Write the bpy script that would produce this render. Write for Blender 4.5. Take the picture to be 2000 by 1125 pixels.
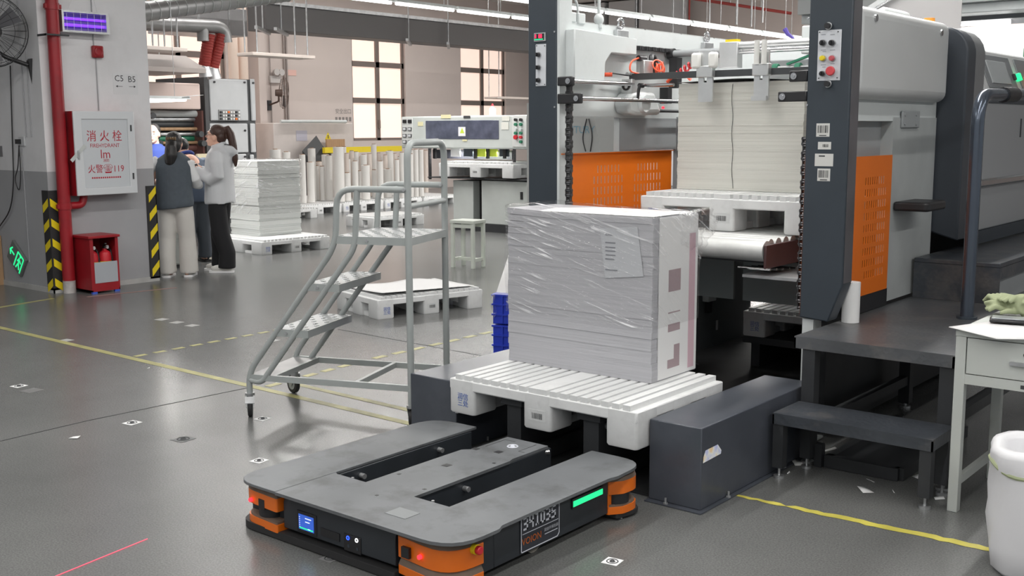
import bpy, bmesh, math, random
from mathutils import Vector, Matrix

for _o in list(bpy.data.objects):
    bpy.data.objects.remove(_o)
scene = bpy.context.scene
COL = scene.collection
R = math.radians
random.seed(7)

# ------------------------------------------------------------------ camera
# axes of the hall: +Y runs along the press and the window wall, -X towards the windows, metres
FPX, PITCH, YAW, ROLL, EYE = 2140.76, 0.144495, 0.685926, -0.0042039, 1.55
_cp, _sp = math.cos(PITCH), math.sin(PITCH)
FW = Vector((-math.sin(YAW) * _cp, math.cos(YAW) * _cp, -_sp))
_r = FW.cross(Vector((0, 0, 1))).normalized()
_u = _r.cross(FW)
RT = _r * math.cos(ROLL) + _u * math.sin(ROLL)
UP = _u * math.cos(ROLL) - _r * math.sin(ROLL)
CAM = Vector((0, 0, EYE))
cam_d = bpy.data.cameras.new('camera')
cam_d.sensor_width = 36
cam_d.lens = FPX / 2000 * 36
cam_d.clip_end = 300
cam = bpy.data.objects.new('camera', cam_d)
COL.objects.link(cam)
_m = Matrix((RT, UP, -FW)).transposed().to_4x4()
_m.translation = CAM
cam.matrix_world = _m
scene.camera = cam


def at(px, py, X=None, Y=None, Z=None):
    """survey helper: the point of the hall seen at a spot of the photo, on a known wall or level"""
    d = FW + RT * ((px - 1000) / FPX) - UP * ((py - 562.5) / FPX)
    if Z is not None:
        t = (Z - EYE) / d.z
    elif X is not None:
        t = X / d.x
    else:
        t = Y / d.y
    return CAM + d * t


# ------------------------------------------------------------------ world, view
w = bpy.data.worlds.new('hall_air')
scene.world = w
w.use_nodes = True
w.node_tree.nodes['Background'].inputs[0].default_value = (0.93, 0.97, 1.0, 1)
w.node_tree.nodes['Background'].inputs[1].default_value = 0.42
vs = scene.view_settings
vs.view_transform = 'Standard'
vs.look = 'None'
vs.exposure = -0.06
vs.gamma = 1.0
vs.use_curve_mapping = False


def area_light(name, loc, sx, sy, power, col=(1, .98, .95), rot=(0, 0, 0)):
    d = bpy.data.lights.new(name, 'AREA')
    d.shape = 'RECTANGLE'
    d.size, d.size_y = sx, sy
    d.energy = power
    d.color = col
    o = bpy.data.objects.new(name, d)
    COL.objects.link(o)
    o.location = loc
    o.rotation_euler = rot
    return o


# strip lights along the hall, some rows added as fill: x, from y, to y, height, watts per metre
LAMP_ROWS = [(-11.3, 8.6, 25.5, 3.3, 30), (-9.78, 11.6, 25.9, 3.3, 32), (-17.6, 5.5, 22.0, 4.75, 15), (-13.4, 7.0, 11.5, 4.75, 22), (-7.6, 15.0, 25.5, 4.75, 60),  # high rows here are added to brighten the back of the hall
             (-6.8, -2.0, 6.5, 3.9, 19), (-3.8, -4.0, 6.0, 3.9, 14), (-0.8, -5.0, 5.0, 3.9, 16), (2.2, -5.0, 8.0, 3.9, 18), (-2.7, 5.2, 10.4, 3.9, 36)]  # final row, over the press, is added to brighten its inside
for lx, y0, y1, lz, wpm in LAMP_ROWS:
    area_light('strip_lamp_light', (lx, (y0 + y1) / 2, lz - .06), 0.12, y1 - y0, wpm * (y1 - y0))


# ------------------------------------------------------------------ materials
def S(r, g, b):
    def c(x):
        x /= 255
        return x / 12.92 if x <= .04045 else ((x + .055) / 1.055) ** 2.4
    return (c(r), c(g), c(b))


MATS = {}


def mat(name, col, rough=.5, metal=0, var=0, scale=6, bump=0, bscale=40, spec=.5, coat=0, emit=None, es=0, stretch=None, dirt=None, dirt_amt=0, dscale=3):
    if name in MATS:
        return MATS[name]
    m = bpy.data.materials.new(name)
    m.use_nodes = True
    nt = m.node_tree
    b = nt.nodes['Principled BSDF']
    b.inputs['Base Color'].default_value = (*col, 1)
    b.inputs['Roughness'].default_value = rough
    b.inputs['Metallic'].default_value = metal
    b.inputs['Specular IOR Level'].default_value = spec
    b.inputs['Coat Weight'].default_value = coat
    if emit:
        b.inputs['Emission Color'].default_value = (*emit, 1)
        b.inputs['Emission Strength'].default_value = es
    if var or bump or dirt:
        tc = nt.nodes.new('ShaderNodeTexCoord')
        src = tc.outputs['Object']
        if stretch:
            mp = nt.nodes.new('ShaderNodeMapping')
            mp.inputs['Scale'].default_value = stretch
            nt.links.new(src, mp.inputs[0])
            src = mp.outputs[0]
    cur = None
    if var:
        n = nt.nodes.new('ShaderNodeTexNoise')
        n.inputs['Scale'].default_value = scale
        n.inputs['Detail'].default_value = 4
        nt.links.new(src, n.inputs['Vector'])
        r = nt.nodes.new('ShaderNodeValToRGB')
        r.color_ramp.elements[0].position = .32
        r.color_ramp.elements[1].position = .68
        r.color_ramp.elements[0].color = (*[c * (1 - var) for c in col], 1)
        r.color_ramp.elements[1].color = (*[min(1, c * (1 + var)) for c in col], 1)
        nt.links.new(n.outputs['Fac'], r.inputs[0])
        cur = r.outputs[0]
        nt.links.new(cur, b.inputs['Base Color'])
    if dirt:
        n = nt.nodes.new('ShaderNodeTexNoise')
        n.inputs['Scale'].default_value = dscale
        n.inputs['Detail'].default_value = 6
        n.inputs['Roughness'].default_value = .65
        nt.links.new(src, n.inputs['Vector'])
        r = nt.nodes.new('ShaderNodeValToRGB')
        r.color_ramp.elements[0].position = .5
        r.color_ramp.elements[1].position = .7
        nt.links.new(n.outputs['Fac'], r.inputs[0])
        mul = nt.nodes.new('ShaderNodeMath')
        mul.operation = 'MULTIPLY'
        mul.inputs[1].default_value = dirt_amt
        nt.links.new(r.outputs[0], mul.inputs[0])
        mx = nt.nodes.new('ShaderNodeMix')
        mx.data_type = 'RGBA'
        nt.links.new(mul.outputs[0], mx.inputs['Factor'])
        if cur:
            nt.links.new(cur, mx.inputs[6])
        else:
            mx.inputs[6].default_value = (*col, 1)
        mx.inputs[7].default_value = (*dirt, 1)
        nt.links.new(mx.outputs[2], b.inputs['Base Color'])
    if bump:
        n = nt.nodes.new('ShaderNodeTexNoise')
        n.inputs['Scale'].default_value = bscale
        n.inputs['Detail'].default_value = 3
        nt.links.new(src, n.inputs['Vector'])
        bp = nt.nodes.new('ShaderNodeBump')
        bp.inputs['Strength'].default_value = bump
        bp.inputs['Distance'].default_value = .01
        nt.links.new(n.outputs['Fac'], bp.inputs['Height'])
        nt.links.new(bp.outputs[0], b.inputs['Normal'])
    MATS[name] = m
    return m


M = {}
M['wall'] = mat('wall_paint_white', (.72, .72, .735), .6, var=.05, scale=2, bump=.05, dirt=(.4, .4, .4), dirt_amt=.25, dscale=1.2)
M['wallgrey'] = mat('wall_paint_grey', (.36, .365, .38), .55, var=.06, scale=2)
M['wallback'] = mat('wall_back_paint', (.68, .60, .565), .6, var=.04, scale=.6)
M['winframe'] = mat('window_frame_bronze', S(132, 120, 114), .45)
M['pane'] = mat('frosted_pane_daylit', (.8, .7, .65), .4, emit=(1.0, .73, .61), es=.84)
M['ceil'] = mat('ceiling_white', (.78, .75, .73), .7)
M['white'] = mat('white_plastic', (.74, .75, .75), .42, var=.04, scale=5, bump=.06, bscale=30, dirt=(.42, .42, .42), dirt_amt=.3, dscale=7)
M['paperw'] = mat('paper_white', (.78, .78, .78), .6)
M['black'] = mat('black_plastic', (.018, .018, .02), .4)
M['rubber'] = mat('rubber_black', (.022, .022, .023), .6)
M['dark'] = mat('dark_machine_grey', S(52, 60, 68), .42, var=.06, scale=5, bump=.02, bscale=200)
M['darkblock'] = mat('slate_painted_steel', S(72, 76, 84), .3, var=.08, scale=4, dirt=S(92, 96, 104), dirt_amt=.35, dscale=5)
M['blackst'] = mat('black_steel', (.028, .030, .033), .5, var=.2, scale=6)
M['pit'] = mat('black_floor_plate', (.014, .015, .016), .75, var=.3, scale=5)
M['agvtop'] = mat('robot_deck_steel', S(110, 113, 116), .45, metal=.25, var=.12, scale=3, dirt=S(58, 58, 57), dirt_amt=.55, dscale=4.5)
M['agvside'] = mat('robot_body_charcoal', S(44, 48, 53), .42, var=.12, scale=6)
M['orange'] = mat('orange_lacquer', S(226, 110, 22), .32, coat=.2, var=.05, scale=3)
M['dust'] = mat('dusty_orange_shelf', S(112, 96, 84), .7, var=.15, scale=12)
M['orangep'] = mat('orange_panel_lacquer', S(224, 112, 22), .38, var=.05, scale=2)
M['steel'] = mat('polished_steel', (.62, .62, .63), .22, metal=1)
M['alu'] = mat('brushed_aluminium', (.66, .67, .67), .35, metal=.85, var=.08, scale=8)
M['rollalu'] = mat('dull_roller_aluminium', (.60, .61, .60), .5, metal=.45, var=.1, scale=9)
M['zinc'] = mat('zinc_plate', (.52, .53, .54), .4, metal=.8, var=.15, scale=14)
M['lgrey'] = mat('machine_light_grey', S(205, 210, 210), .42, var=.03, scale=2, dirt=S(150, 152, 150), dirt_amt=.2, dscale=4)
M['mgrey'] = mat('machine_mid_grey', S(150, 154, 156), .45, var=.04, scale=3)
M['silver'] = mat('silver_lacquer', S(208, 210, 210), .34, metal=.2, var=.03, scale=3)
M['ladder'] = mat('ladder_grey_enamel', S(160, 165, 164), .35, var=.05, scale=9)
M['pegrey'] = mat('booth_beige_grey', S(188, 192, 188), .5, var=.04, scale=3)
M['red'] = mat('fire_red_paint', S(150, 24, 34), .42, var=.12, scale=4, dirt=S(90, 30, 34), dirt_amt=.35, dscale=5)
M['redb'] = mat('bright_red', S(200, 40, 52), .4)
M['redhose'] = mat('red_flex_hose', S(150, 50, 44), .55)
M['yellow'] = mat('safety_yellow', S(232, 208, 30), .45)
M['yline'] = mat('floor_line_yellow', S(196, 186, 84), .5, var=.15, scale=10)
M['ylinef'] = mat('floor_line_faded', S(158, 154, 104), .42, var=.2, scale=10)
M['bluecr'] = mat('blue_crate_plastic', S(36, 60, 190), .42)
M['skin'] = mat('skin', S(226, 180, 158), .5)
M['hair'] = mat('black_hair', (.012, .011, .011), .38, bump=.6, bscale=90, stretch=(1, 1, .12))
M['hairb'] = mat('brown_hair', S(66, 44, 36), .42, bump=.6, bscale=90, stretch=(1, 1, .12))
M['vest'] = mat('slate_fleece', S(78, 86, 94), .85, var=.06, scale=20, bump=.25, bscale=14)
M['cream'] = mat('cream_trousers', S(206, 203, 198), .85, bump=.3, bscale=12)
M['jacket'] = mat('pale_jacket', S(206, 208, 211), .7, bump=.35, bscale=10)
M['wsleeve'] = mat('white_sleeve', S(226, 227, 228), .8, bump=.3, bscale=14)
M['blk'] = mat('black_trousers', (.010, .010, .012), .85, bump=.2, bscale=14)
M['navy'] = mat('blue_work_jacket', S(40, 60, 128), .8)
M['bluegrey'] = mat('blue_grey_work_jacket', S(76, 88, 106), .85, bump=.3, bscale=14)
M['shoe'] = mat('pale_shoe', S(205, 203, 198), .6)
M['green'] = mat('green_rubber', S(40, 120, 90), .5)
M['ggl'] = mat('green_glow', S(20, 220, 130), .4, emit=(.03, .85, .32), es=1.0)
M['glow_w'] = mat('lamp_tube_glow', (1, 1, 1), .4, emit=(1, .98, .96), es=5.0)
M['uv'] = mat('ultraviolet_tube', (.3, .1, .9), .4, emit=(.22, .04, 1.0), es=1.4)
M['rglow'] = mat('red_indicator', (1, .02, .03), .3, emit=(1, .03, .05), es=2.2)
M['bglow'] = mat('blue_indicator', (.02, .08, 1), .3, emit=(.03, .10, 1), es=2.0)
M['wglow'] = mat('white_indicator', (1, 1, 1), .3, emit=(1, 1, 1), es=1.2)
M['screen'] = mat('robot_screen_blue', S(50, 86, 180), .2, emit=S(52, 92, 190), es=.8)
M['scr_txt'] = mat('screen_text_white', (.8, .85, 1), .3, emit=(.7, .8, 1), es=.9)
M['laser'] = mat('laser_strip_red', (1, .05, .10), .4, emit=(1.0, .10, .16), es=1.1)
M['olive'] = mat('pale_green_cloth', S(160, 168, 134), .9, bump=.4, bscale=30)
M['inkred'] = mat('print_red', S(176, 34, 52), .6)
M['inkdk'] = mat('print_dark', S(60, 62, 64), .6)
M['inkblue'] = mat('print_blue', S(66, 100, 180), .6)
M['inkw'] = mat('print_white', S(214, 217, 226), .6)
M['inkor'] = mat('print_orange', S(206, 106, 34), .6)
M['pinkp'] = mat('print_pink', S(206, 176, 186), .6)
M['mauvep'] = mat('print_mauve', S(168, 150, 154), .6)
M['brown'] = mat('brown_oxide_steel', S(74, 50, 50), .45, var=.1, scale=8)
M['brownm'] = mat('red_brown_machine', S(122, 84, 78), .5, var=.06)
M['wood'] = mat('wood_board', S(176, 142, 108), .6, var=.12, scale=3, stretch=(1, 8, 1))
M['roll'] = mat('white_film_roll', (.66, .645, .62), .32, var=.04, scale=1.5)
M['rollw'] = mat('warm_film_roll', (.60, .53, .48), .38, var=.04, scale=1.5)
M['core'] = mat('card_core', S(150, 120, 96), .7)
M['duct'] = mat('galvanised_duct', S(140, 140, 140), .42, metal=.6, var=.12, scale=4)
M['foil'] = mat('silver_insulation', S(172, 172, 174), .4, metal=.4, var=.1, scale=2, bump=.4, bscale=5)
M['chain'] = mat('roller_chain', S(84, 84, 86), .38, metal=.8, var=.25, scale=40)
M['orhose'] = mat('orange_air_hose', S(240, 98, 66), .35)
M['redcoil'] = mat('red_air_hose', S(190, 50, 54), .35)
M['smoked'] = mat('smoked_window', S(84, 88, 104), .12, var=.25, scale=6)
M['acidgreen'] = mat('yellow_green_label', S(196, 214, 70), .5)


def floor_material():
    m = bpy.data.materials.new('polished_grey_floor')
    m.use_nodes = True
    nt = m.node_tree
    b = nt.nodes['Principled BSDF']
    tc = nt.nodes.new('ShaderNodeTexCoord')

    def noise(sc, det, rough=.5):
        n = nt.nodes.new('ShaderNodeTexNoise')
        n.inputs['Scale'].default_value = sc
        n.inputs['Detail'].default_value = det
        n.inputs['Roughness'].default_value = rough
        nt.links.new(tc.outputs['Object'], n.inputs['Vector'])
        return n
    n1, n2, n3 = noise(.8, 5, .6), noise(140, 2), noise(3.2, 6, .7)

    def ramp(n, a, bb, ca, cb):
        r = nt.nodes.new('ShaderNodeValToRGB')
        r.color_ramp.elements[0].position, r.color_ramp.elements[1].position = a, bb
        r.color_ramp.elements[0].color = (*ca, 1)
        r.color_ramp.elements[1].color = (*cb, 1)
        nt.links.new(n.outputs['Fac'], r.inputs[0])
        return r
    c1 = ramp(n1, .3, .7, (.118, .120, .118), (.158, .160, .157))
    c2 = ramp(n2, .3, .75, (.78, .78, .78), (1.25, 1.25, 1.25))
    mx = nt.nodes.new('ShaderNodeMix')
    mx.data_type = 'RGBA'
    mx.blend_type = 'MULTIPLY'
    mx.inputs['Factor'].default_value = 1
    nt.links.new(c1.outputs[0], mx.inputs[6])
    nt.links.new(c2.outputs[0], mx.inputs[7])
    nt.links.new(mx.outputs[2], b.inputs['Base Color'])
    c3 = ramp(n3, .25, .8, (.23, .23, .23), (.29, .29, .29))
    b.inputs['Roughness'].default_value = .25
    b.inputs['Specular IOR Level'].default_value = .45
    bp = nt.nodes.new('ShaderNodeBump')
    bp.inputs['Strength'].default_value = .05
    bp.inputs['Distance'].default_value = .01
    n4 = noise(14, 3)
    nt.links.new(n4.outputs['Fac'], bp.inputs['Height'])
    nt.links.new(bp.outputs[0], b.inputs['Normal'])
    return m


def layered_paper(name, ca, cb, freq, tint=None):
    """edges of stacked sheets: fine horizontal lines of slightly different white"""
    m = bpy.data.materials.new(name)
    m.use_nodes = True
    nt = m.node_tree
    b = nt.nodes['Principled BSDF']
    b.inputs['Roughness'].default_value = .65
    tc = nt.nodes.new('ShaderNodeTexCoord')
    mp = nt.nodes.new('ShaderNodeMapping')
    mp.inputs['Scale'].default_value = (.35, .35, freq)
    nt.links.new(tc.outputs['Object'], mp.inputs[0])
    n = nt.nodes.new('ShaderNodeTexNoise')
    n.inputs['Scale'].default_value = 1
    n.inputs['Detail'].default_value = 6
    n.inputs['Roughness'].default_value = .7
    nt.links.new(mp.outputs[0], n.inputs['Vector'])
    r = nt.nodes.new('ShaderNodeValToRGB')
    r.color_ramp.elements[0].position, r.color_ramp.elements[1].position = .3, .7
    r.color_ramp.elements[0].color = (*ca, 1)
    r.color_ramp.elements[1].color = (*cb, 1)
    nt.links.new(n.outputs['Fac'], r.inputs[0])
    nt.links.new(r.outputs[0], b.inputs['Base Color'])
    bp = nt.nodes.new('ShaderNodeBump')
    bp.inputs['Strength'].default_value = .35
    bp.inputs['Distance'].default_value = .004
    nt.links.new(n.outputs['Fac'], bp.inputs['Height'])
    nt.links.new(bp.outputs[0], b.inputs['Normal'])
    return m


def wrap_material(name, dens, vec_scale, lo=.57):
    """clear stretch film: mostly see-through, glossy, with white streaks painted in as highlights on taut creases"""
    m = bpy.data.materials.new(name)
    m.use_nodes = True
    nt = m.node_tree
    nt.nodes.remove(nt.nodes['Principled BSDF'])
    out = nt.nodes['Material Output']
    tr = nt.nodes.new('ShaderNodeBsdfTransparent')
    tr.inputs[0].default_value = (1, 1, 1, 1)
    gl = nt.nodes.new('ShaderNodeBsdfGlossy')
    gl.inputs['Roughness'].default_value = .12
    df = nt.nodes.new('ShaderNodeBsdfDiffuse')
    df.inputs[0].default_value = (.9, .9, .92, 1)  # white for the crease highlights painted into the film
    tc = nt.nodes.new('ShaderNodeTexCoord')
    mp = nt.nodes.new('ShaderNodeMapping')
    mp.vector_type = 'TEXTURE'
    mp.inputs['Rotation'].default_value = (R(-34), R(15), 0)
    mp.inputs['Scale'].default_value = [1 / q for q in vec_scale]
    nt.links.new(tc.outputs['Object'], mp.inputs[0])
    n = nt.nodes.new('ShaderNodeTexNoise')
    n.inputs['Scale'].default_value = 1
    n.inputs['Detail'].default_value = 5
    n.inputs['Distortion'].default_value = .6
    nt.links.new(mp.outputs[0], n.inputs['Vector'])
    n2 = nt.nodes.new('ShaderNodeTexNoise')
    n2.inputs['Scale'].default_value = 3.2
    n2.inputs['Detail'].default_value = 2
    nt.links.new(tc.outputs['Object'], n2.inputs['Vector'])
    bp = nt.nodes.new('ShaderNodeBump')
    bp.inputs['Strength'].default_value = 1.0
    bp.inputs['Distance'].default_value = .008
    nt.links.new(n.outputs['Fac'], bp.inputs['Height'])
    nt.links.new(bp.outputs[0], gl.inputs['Normal'])
    r = nt.nodes.new('ShaderNodeValToRGB')
    r.color_ramp.elements[0].position, r.color_ramp.elements[1].position = lo, lo + .09
    nt.links.new(n.outputs['Fac'], r.inputs[0])
    r2 = nt.nodes.new('ShaderNodeValToRGB')
    r2.color_ramp.elements[0].position, r2.color_ramp.elements[1].position = .38, .58
    nt.links.new(n2.outputs['Fac'], r2.inputs[0])
    mul = nt.nodes.new('ShaderNodeMath')
    mul.operation = 'MULTIPLY'
    nt.links.new(r.outputs[0], mul.inputs[0])
    nt.links.new(r2.outputs[0], mul.inputs[1])
    mul2 = nt.nodes.new('ShaderNodeMath')
    mul2.operation = 'MULTIPLY'
    mul2.inputs[1].default_value = dens
    nt.links.new(mul.outputs[0], mul2.inputs[0])
    m1 = nt.nodes.new('ShaderNodeMixShader')
    fr = nt.nodes.new('ShaderNodeLayerWeight')
    fr.inputs[0].default_value = .12
    mm = nt.nodes.new('ShaderNodeMath')
    mm.operation = 'MULTIPLY_ADD'
    mm.inputs[1].default_value = .35
    mm.inputs[2].default_value = .07
    nt.links.new(fr.outputs['Facing'], mm.inputs[0])
    nt.links.new(mm.outputs[0], m1.inputs[0])
    nt.links.new(tr.outputs[0], m1.inputs[1])
    nt.links.new(gl.outputs[0], m1.inputs[2])
    m2 = nt.nodes.new('ShaderNodeMixShader')
    nt.links.new(mul2.outputs[0], m2.inputs[0])
    nt.links.new(m1.outputs[0], m2.inputs[1])
    nt.links.new(df.outputs[0], m2.inputs[2])
    nt.links.new(m2.outputs[0], out.inputs[0])
    return m


def tread_material(name, col):
    """dark steel tread plate: raised lozenges as fine relief plus worn dust"""
    m = mat(name, col, .36, metal=.15, var=.15, scale=4, dirt=S(128, 122, 116), dirt_amt=.4, dscale=5)
    nt = m.node_tree
    b = nt.nodes['Principled BSDF']
    tc = nt.nodes.new('ShaderNodeTexCoord')
    mp = nt.nodes.new('ShaderNodeMapping')
    mp.inputs['Rotation'].default_value = (0, 0, R(45))
    mp.inputs['Scale'].default_value = (28, 28, 28)
    nt.links.new(tc.outputs['Object'], mp.inputs[0])
    ck = nt.nodes.new('ShaderNodeTexVoronoi')
    ck.inputs['Scale'].default_value = 1.6
    nt.links.new(mp.outputs[0], ck.inputs['Vector'])
    bp = nt.nodes.new('ShaderNodeBump')
    bp.inputs['Strength'].default_value = .35
    bp.inputs['Distance'].default_value = .003
    nt.links.new(ck.outputs['Distance'], bp.inputs['Height'])
    nt.links.new(bp.outputs[0], b.inputs['Normal'])
    return m


M['floor'] = floor_material()
M['sheets'] = layered_paper('stacked_sheet_edges', (.385, .385, .41), (.50, .50, .525), 90)
M['sheets2'] = layered_paper('cream_sheet_edges', (.55, .55, .50), (.72, .72, .67), 110)
M['sheets3'] = layered_paper('white_sheet_edges', (.50, .525, .51), (.68, .69, .67), 60)
M['film'] = wrap_material('stretch_film', .9, (4, 4, 75))
M['film2'] = wrap_material('crumpled_film', .8, (14, 30, 26), .50)
M['tread'] = tread_material('tread_plate', S(86, 88, 91))
M['treadd'] = tread_material('tread_plate_dark', S(66, 70, 76))


# ------------------------------------------------------------------ mesh helpers
class MB:
    def __init__(self):
        self.v, self.f = [], []

    def add(self, vs, fs):
        n = len(self.v)
        self.v += [tuple(p) for p in vs]
        self.f += [tuple(i + n for i in q) for q in fs]
        return self

    def box(self, x0, x1, y0, y1, z0, z1):
        vs = [(x, y, z) for z in (z0, z1) for y in (y0, y1) for x in (x0, x1)]
        return self.add(vs, [(0, 2, 3, 1), (4, 5, 7, 6), (0, 1, 5, 4), (2, 6, 7, 3), (0, 4, 6, 2), (1, 3, 7, 5)])

    def obox(self, c, sx, sy, sz, ax, ay, az):
        c, ax, ay, az = Vector(c), Vector(ax).normalized(), Vector(ay).normalized(), Vector(az).normalized()
        vs = [c + ax * (sx * i / 2) + ay * (sy * j / 2) + az * (sz * k / 2) for k in (-1, 1) for j in (-1, 1) for i in (-1, 1)]
        return self.add(vs, [(0, 2, 3, 1), (4, 5, 7, 6), (0, 1, 5, 4), (2, 6, 7, 3), (0, 4, 6, 2), (1, 3, 7, 5)])

    def bar(self, p0, p1, wd, ht, up=(0, 0, 1)):
        p0, p1 = Vector(p0), Vector(p1)
        d = (p1 - p0)
        L = d.length
        d.normalize()
        up = Vector(up)
        if abs(d.dot(up)) > .98:
            up = Vector((1, 0, 0))
        s = d.cross(up).normalized()
        u = s.cross(d)
        return self.obox((p0 + p1) / 2, L, wd, ht, d, s, u)

    def tube(self, pts, r, n=10, closed=False, caps=True):
        pts = [Vector(p) for p in pts]
        k = len(pts)
        rs = r if isinstance(r, (list, tuple)) else [r] * k
        tang = []
        for i in range(k):
            a = pts[i - 1] if (i > 0 or closed) else pts[i]
            b = pts[(i + 1) % k] if (i < k - 1 or closed) else pts[i]
            tang.append((b - a).normalized())
        up = Vector((0, 0, 1)) if abs(tang[0].z) < .9 else Vector((1, 0, 0))
        nrm = (up - tang[0] * up.dot(tang[0])).normalized()
        vs, fs = [], []
        for i in range(k):
            t = tang[i]
            nrm = (nrm - t * nrm.dot(t)).normalized()
            bi = t.cross(nrm)
            for j in range(n):
                a = 2 * math.pi * j / n
                vs.append(pts[i] + (nrm * math.cos(a) + bi * math.sin(a)) * rs[i])
        for i in range(k if closed else k - 1):
            i2 = (i + 1) % k
            for j in range(n):
                j2 = (j + 1) % n
                fs.append((i * n + j, i * n + j2, i2 * n + j2, i2 * n + j))
        if caps and not closed:
            fs.append(tuple(reversed(range(n))))
            fs.append(tuple((k - 1) * n + j for j in range(n)))
        return self.add(vs, fs)

    def cyl(self, p0, p1, r, r1=None, n=16):
        return self.tube([p0, p1], [r, r if r1 is None else r1], n)

    def prism(self, poly, axis, a, b):
        def P(q, t):
            if axis == 'x':
                return (t, q[0], q[1])
            if axis == 'y':
                return (q[0], t, q[1])
            return (q[0], q[1], t)
        n = len(poly)
        vs = [P(q, a) for q in poly] + [P(q, b) for q in poly]
        fs = [tuple(range(n)), tuple(reversed(range(n, 2 * n)))]
        fs += [(i, (i + 1) % n + 0, (i + 1) % n + n, i + n) for i in range(n)]
        return self.add(vs, fs)

    def ell(self, c, rad, nu=16, nv=10, rot=None):
        c = Vector(c)
        vs, fs = [], []
        for i in range(1, nv):
            th = math.pi * i / nv
            for j in range(nu):
                ph = 2 * math.pi * j / nu
                q = Vector((rad[0] * math.sin(th) * math.cos(ph), rad[1] * math.sin(th) * math.sin(ph), rad[2] * math.cos(th)))
                if rot:
                    q = rot @ q
                vs.append(c + q)
        t = Vector((0, 0, rad[2]))
        if rot:
            t = rot @ t
        vs += [c + t, c - t]
        nn = len(vs)
        for i in range(nv - 2):
            for j in range(nu):
                j2 = (j + 1) % nu
                fs.append((i * nu + j, (i + 1) * nu + j, (i + 1) * nu + j2, i * nu + j2))
        for j in range(nu):
            j2 = (j + 1) % nu
            fs.append((nn - 2, j, j2))
            fs.append((nn - 1, (nv - 2) * nu + j2, (nv - 2) * nu + j))
        return self.add(vs, fs)

    def loft(self, rings, caps=True):
        n = len(rings[0])
        vs = [p for rg in rings for p in rg]
        fs = []
        for i in range(len(rings) - 1):
            for j in range(n):
                j2 = (j + 1) % n
                fs.append((i * n + j, i * n + j2, (i + 1) * n + j2, (i + 1) * n + j))
        if caps:
            fs.append(tuple(reversed(range(n))))
            fs.append(tuple((len(rings) - 1) * n + j for j in range(n)))
        return self.add(vs, fs)

    def torus(self, c, axis, rr, r, n=32, k=8):
        c, ax = Vector(c), Vector(axis).normalized()
        a = ax.cross(Vector((0, 0, 1)) if abs(ax.z) < .9 else Vector((1, 0, 0))).normalized()
        b = ax.cross(a)
        return self.tube([c + (a * math.cos(2 * math.pi * i / n) + b * math.sin(2 * math.pi * i / n)) * rr for i in range(n)], r, k, closed=True)

    def disc(self, c, axis, r, th, n=20):
        c, ax = Vector(c), Vector(axis).normalized()
        return self.cyl(c, c + ax * th, r, n=n)

    def gridplate(self, us, vv, holes, fn):
        """plate with real cut-outs; fn(u, v, side) gives the point on the front (1) or back (0)"""
        nu, nv = len(us), len(vv)
        idx = {}
        vs, fs = [], []

        def V(i, j, s):
            if (i, j, s) not in idx:
                idx[(i, j, s)] = len(vs)
                vs.append(fn(us[i], vv[j], s))
            return idx[(i, j, s)]

        def solid(i, j):
            return 0 <= i < nu - 1 and 0 <= j < nv - 1 and (i, j) not in holes
        for i in range(nu - 1):
            for j in range(nv - 1):
                if not solid(i, j):
                    continue
                fs.append((V(i, j, 1), V(i + 1, j, 1), V(i + 1, j + 1, 1), V(i, j + 1, 1)))
                fs.append((V(i, j, 0), V(i, j + 1, 0), V(i + 1, j + 1, 0), V(i + 1, j, 0)))
                if not solid(i - 1, j):
                    fs.append((V(i, j, 0), V(i, j, 1), V(i, j + 1, 1), V(i, j + 1, 0)))
                if not solid(i + 1, j):
                    fs.append((V(i + 1, j, 0), V(i + 1, j + 1, 0), V(i + 1, j + 1, 1), V(i + 1, j, 1)))
                if not solid(i, j - 1):
                    fs.append((V(i, j, 0), V(i + 1, j, 0), V(i + 1, j, 1), V(i, j, 1)))
                if not solid(i, j + 1):
                    fs.append((V(i, j + 1, 0), V(i, j + 1, 1), V(i + 1, j + 1, 1), V(i + 1, j + 1, 0)))
        return self.add(vs, fs)

    def mesh(self, name, off=None, ang=38, fix=True):
        me = bpy.data.meshes.new(name)
        vs = self.v if off is None else [(p[0] - off[0], p[1] - off[1], p[2] - off[2]) for p in self.v]
        me.from_pydata(vs, [], self.f)
        if fix:
            bm = bmesh.new()
            bm.from_mesh(me)
            bmesh.ops.recalc_face_normals(bm, faces=bm.faces)
            bm.to_mesh(me)
            bm.free()
        me.shade_smooth()
        me.set_sharp_from_angle(angle=R(ang))
        return me

    def build(self, name, material, parent=None, world=False, bevel=0, seg=2, ang=38):
        off = ROOT.get(parent.name) if (parent is not None and world) else None
        if parent is not None and world and off is None:
            q = parent
            while q.parent is not None:
                q = q.parent
            off = ROOT[q.name]
        o = bpy.data.objects.new(name, self.mesh(name, off, ang))
        COL.objects.link(o)
        o.data.materials.append(M[material] if isinstance(material, str) else material)
        if parent is not None:
            o.parent = parent
        if bevel:
            b = o.modifiers.new('edge', 'BEVEL')
            b.width = bevel
            b.segments = seg
            b.limit_method = 'ANGLE'
            b.angle_limit = R(40)
        return o


ROOT = {}
ORD = ['first', 'second', 'third', 'fourth', 'fifth', 'sixth', 'seventh', 'eighth', 'ninth', 'tenth', 'eleventh', 'twelfth', 'thirteenth', 'fourteenth', 'fifteenth', 'sixteenth', 'seventeenth', 'eighteenth', 'nineteenth', 'twentieth', 'twenty-first', 'twenty-second', 'twenty-third', 'twenty-fourth', 'twenty-fifth', 'twenty-sixth']


def tag(o, label=None, cat=None, group=None, kind=None):
    if label:
        o['label'] = label
    if cat:
        o['category'] = cat
    if group:
        o['group'] = group
    if kind:
        o['kind'] = kind
    return o


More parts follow.
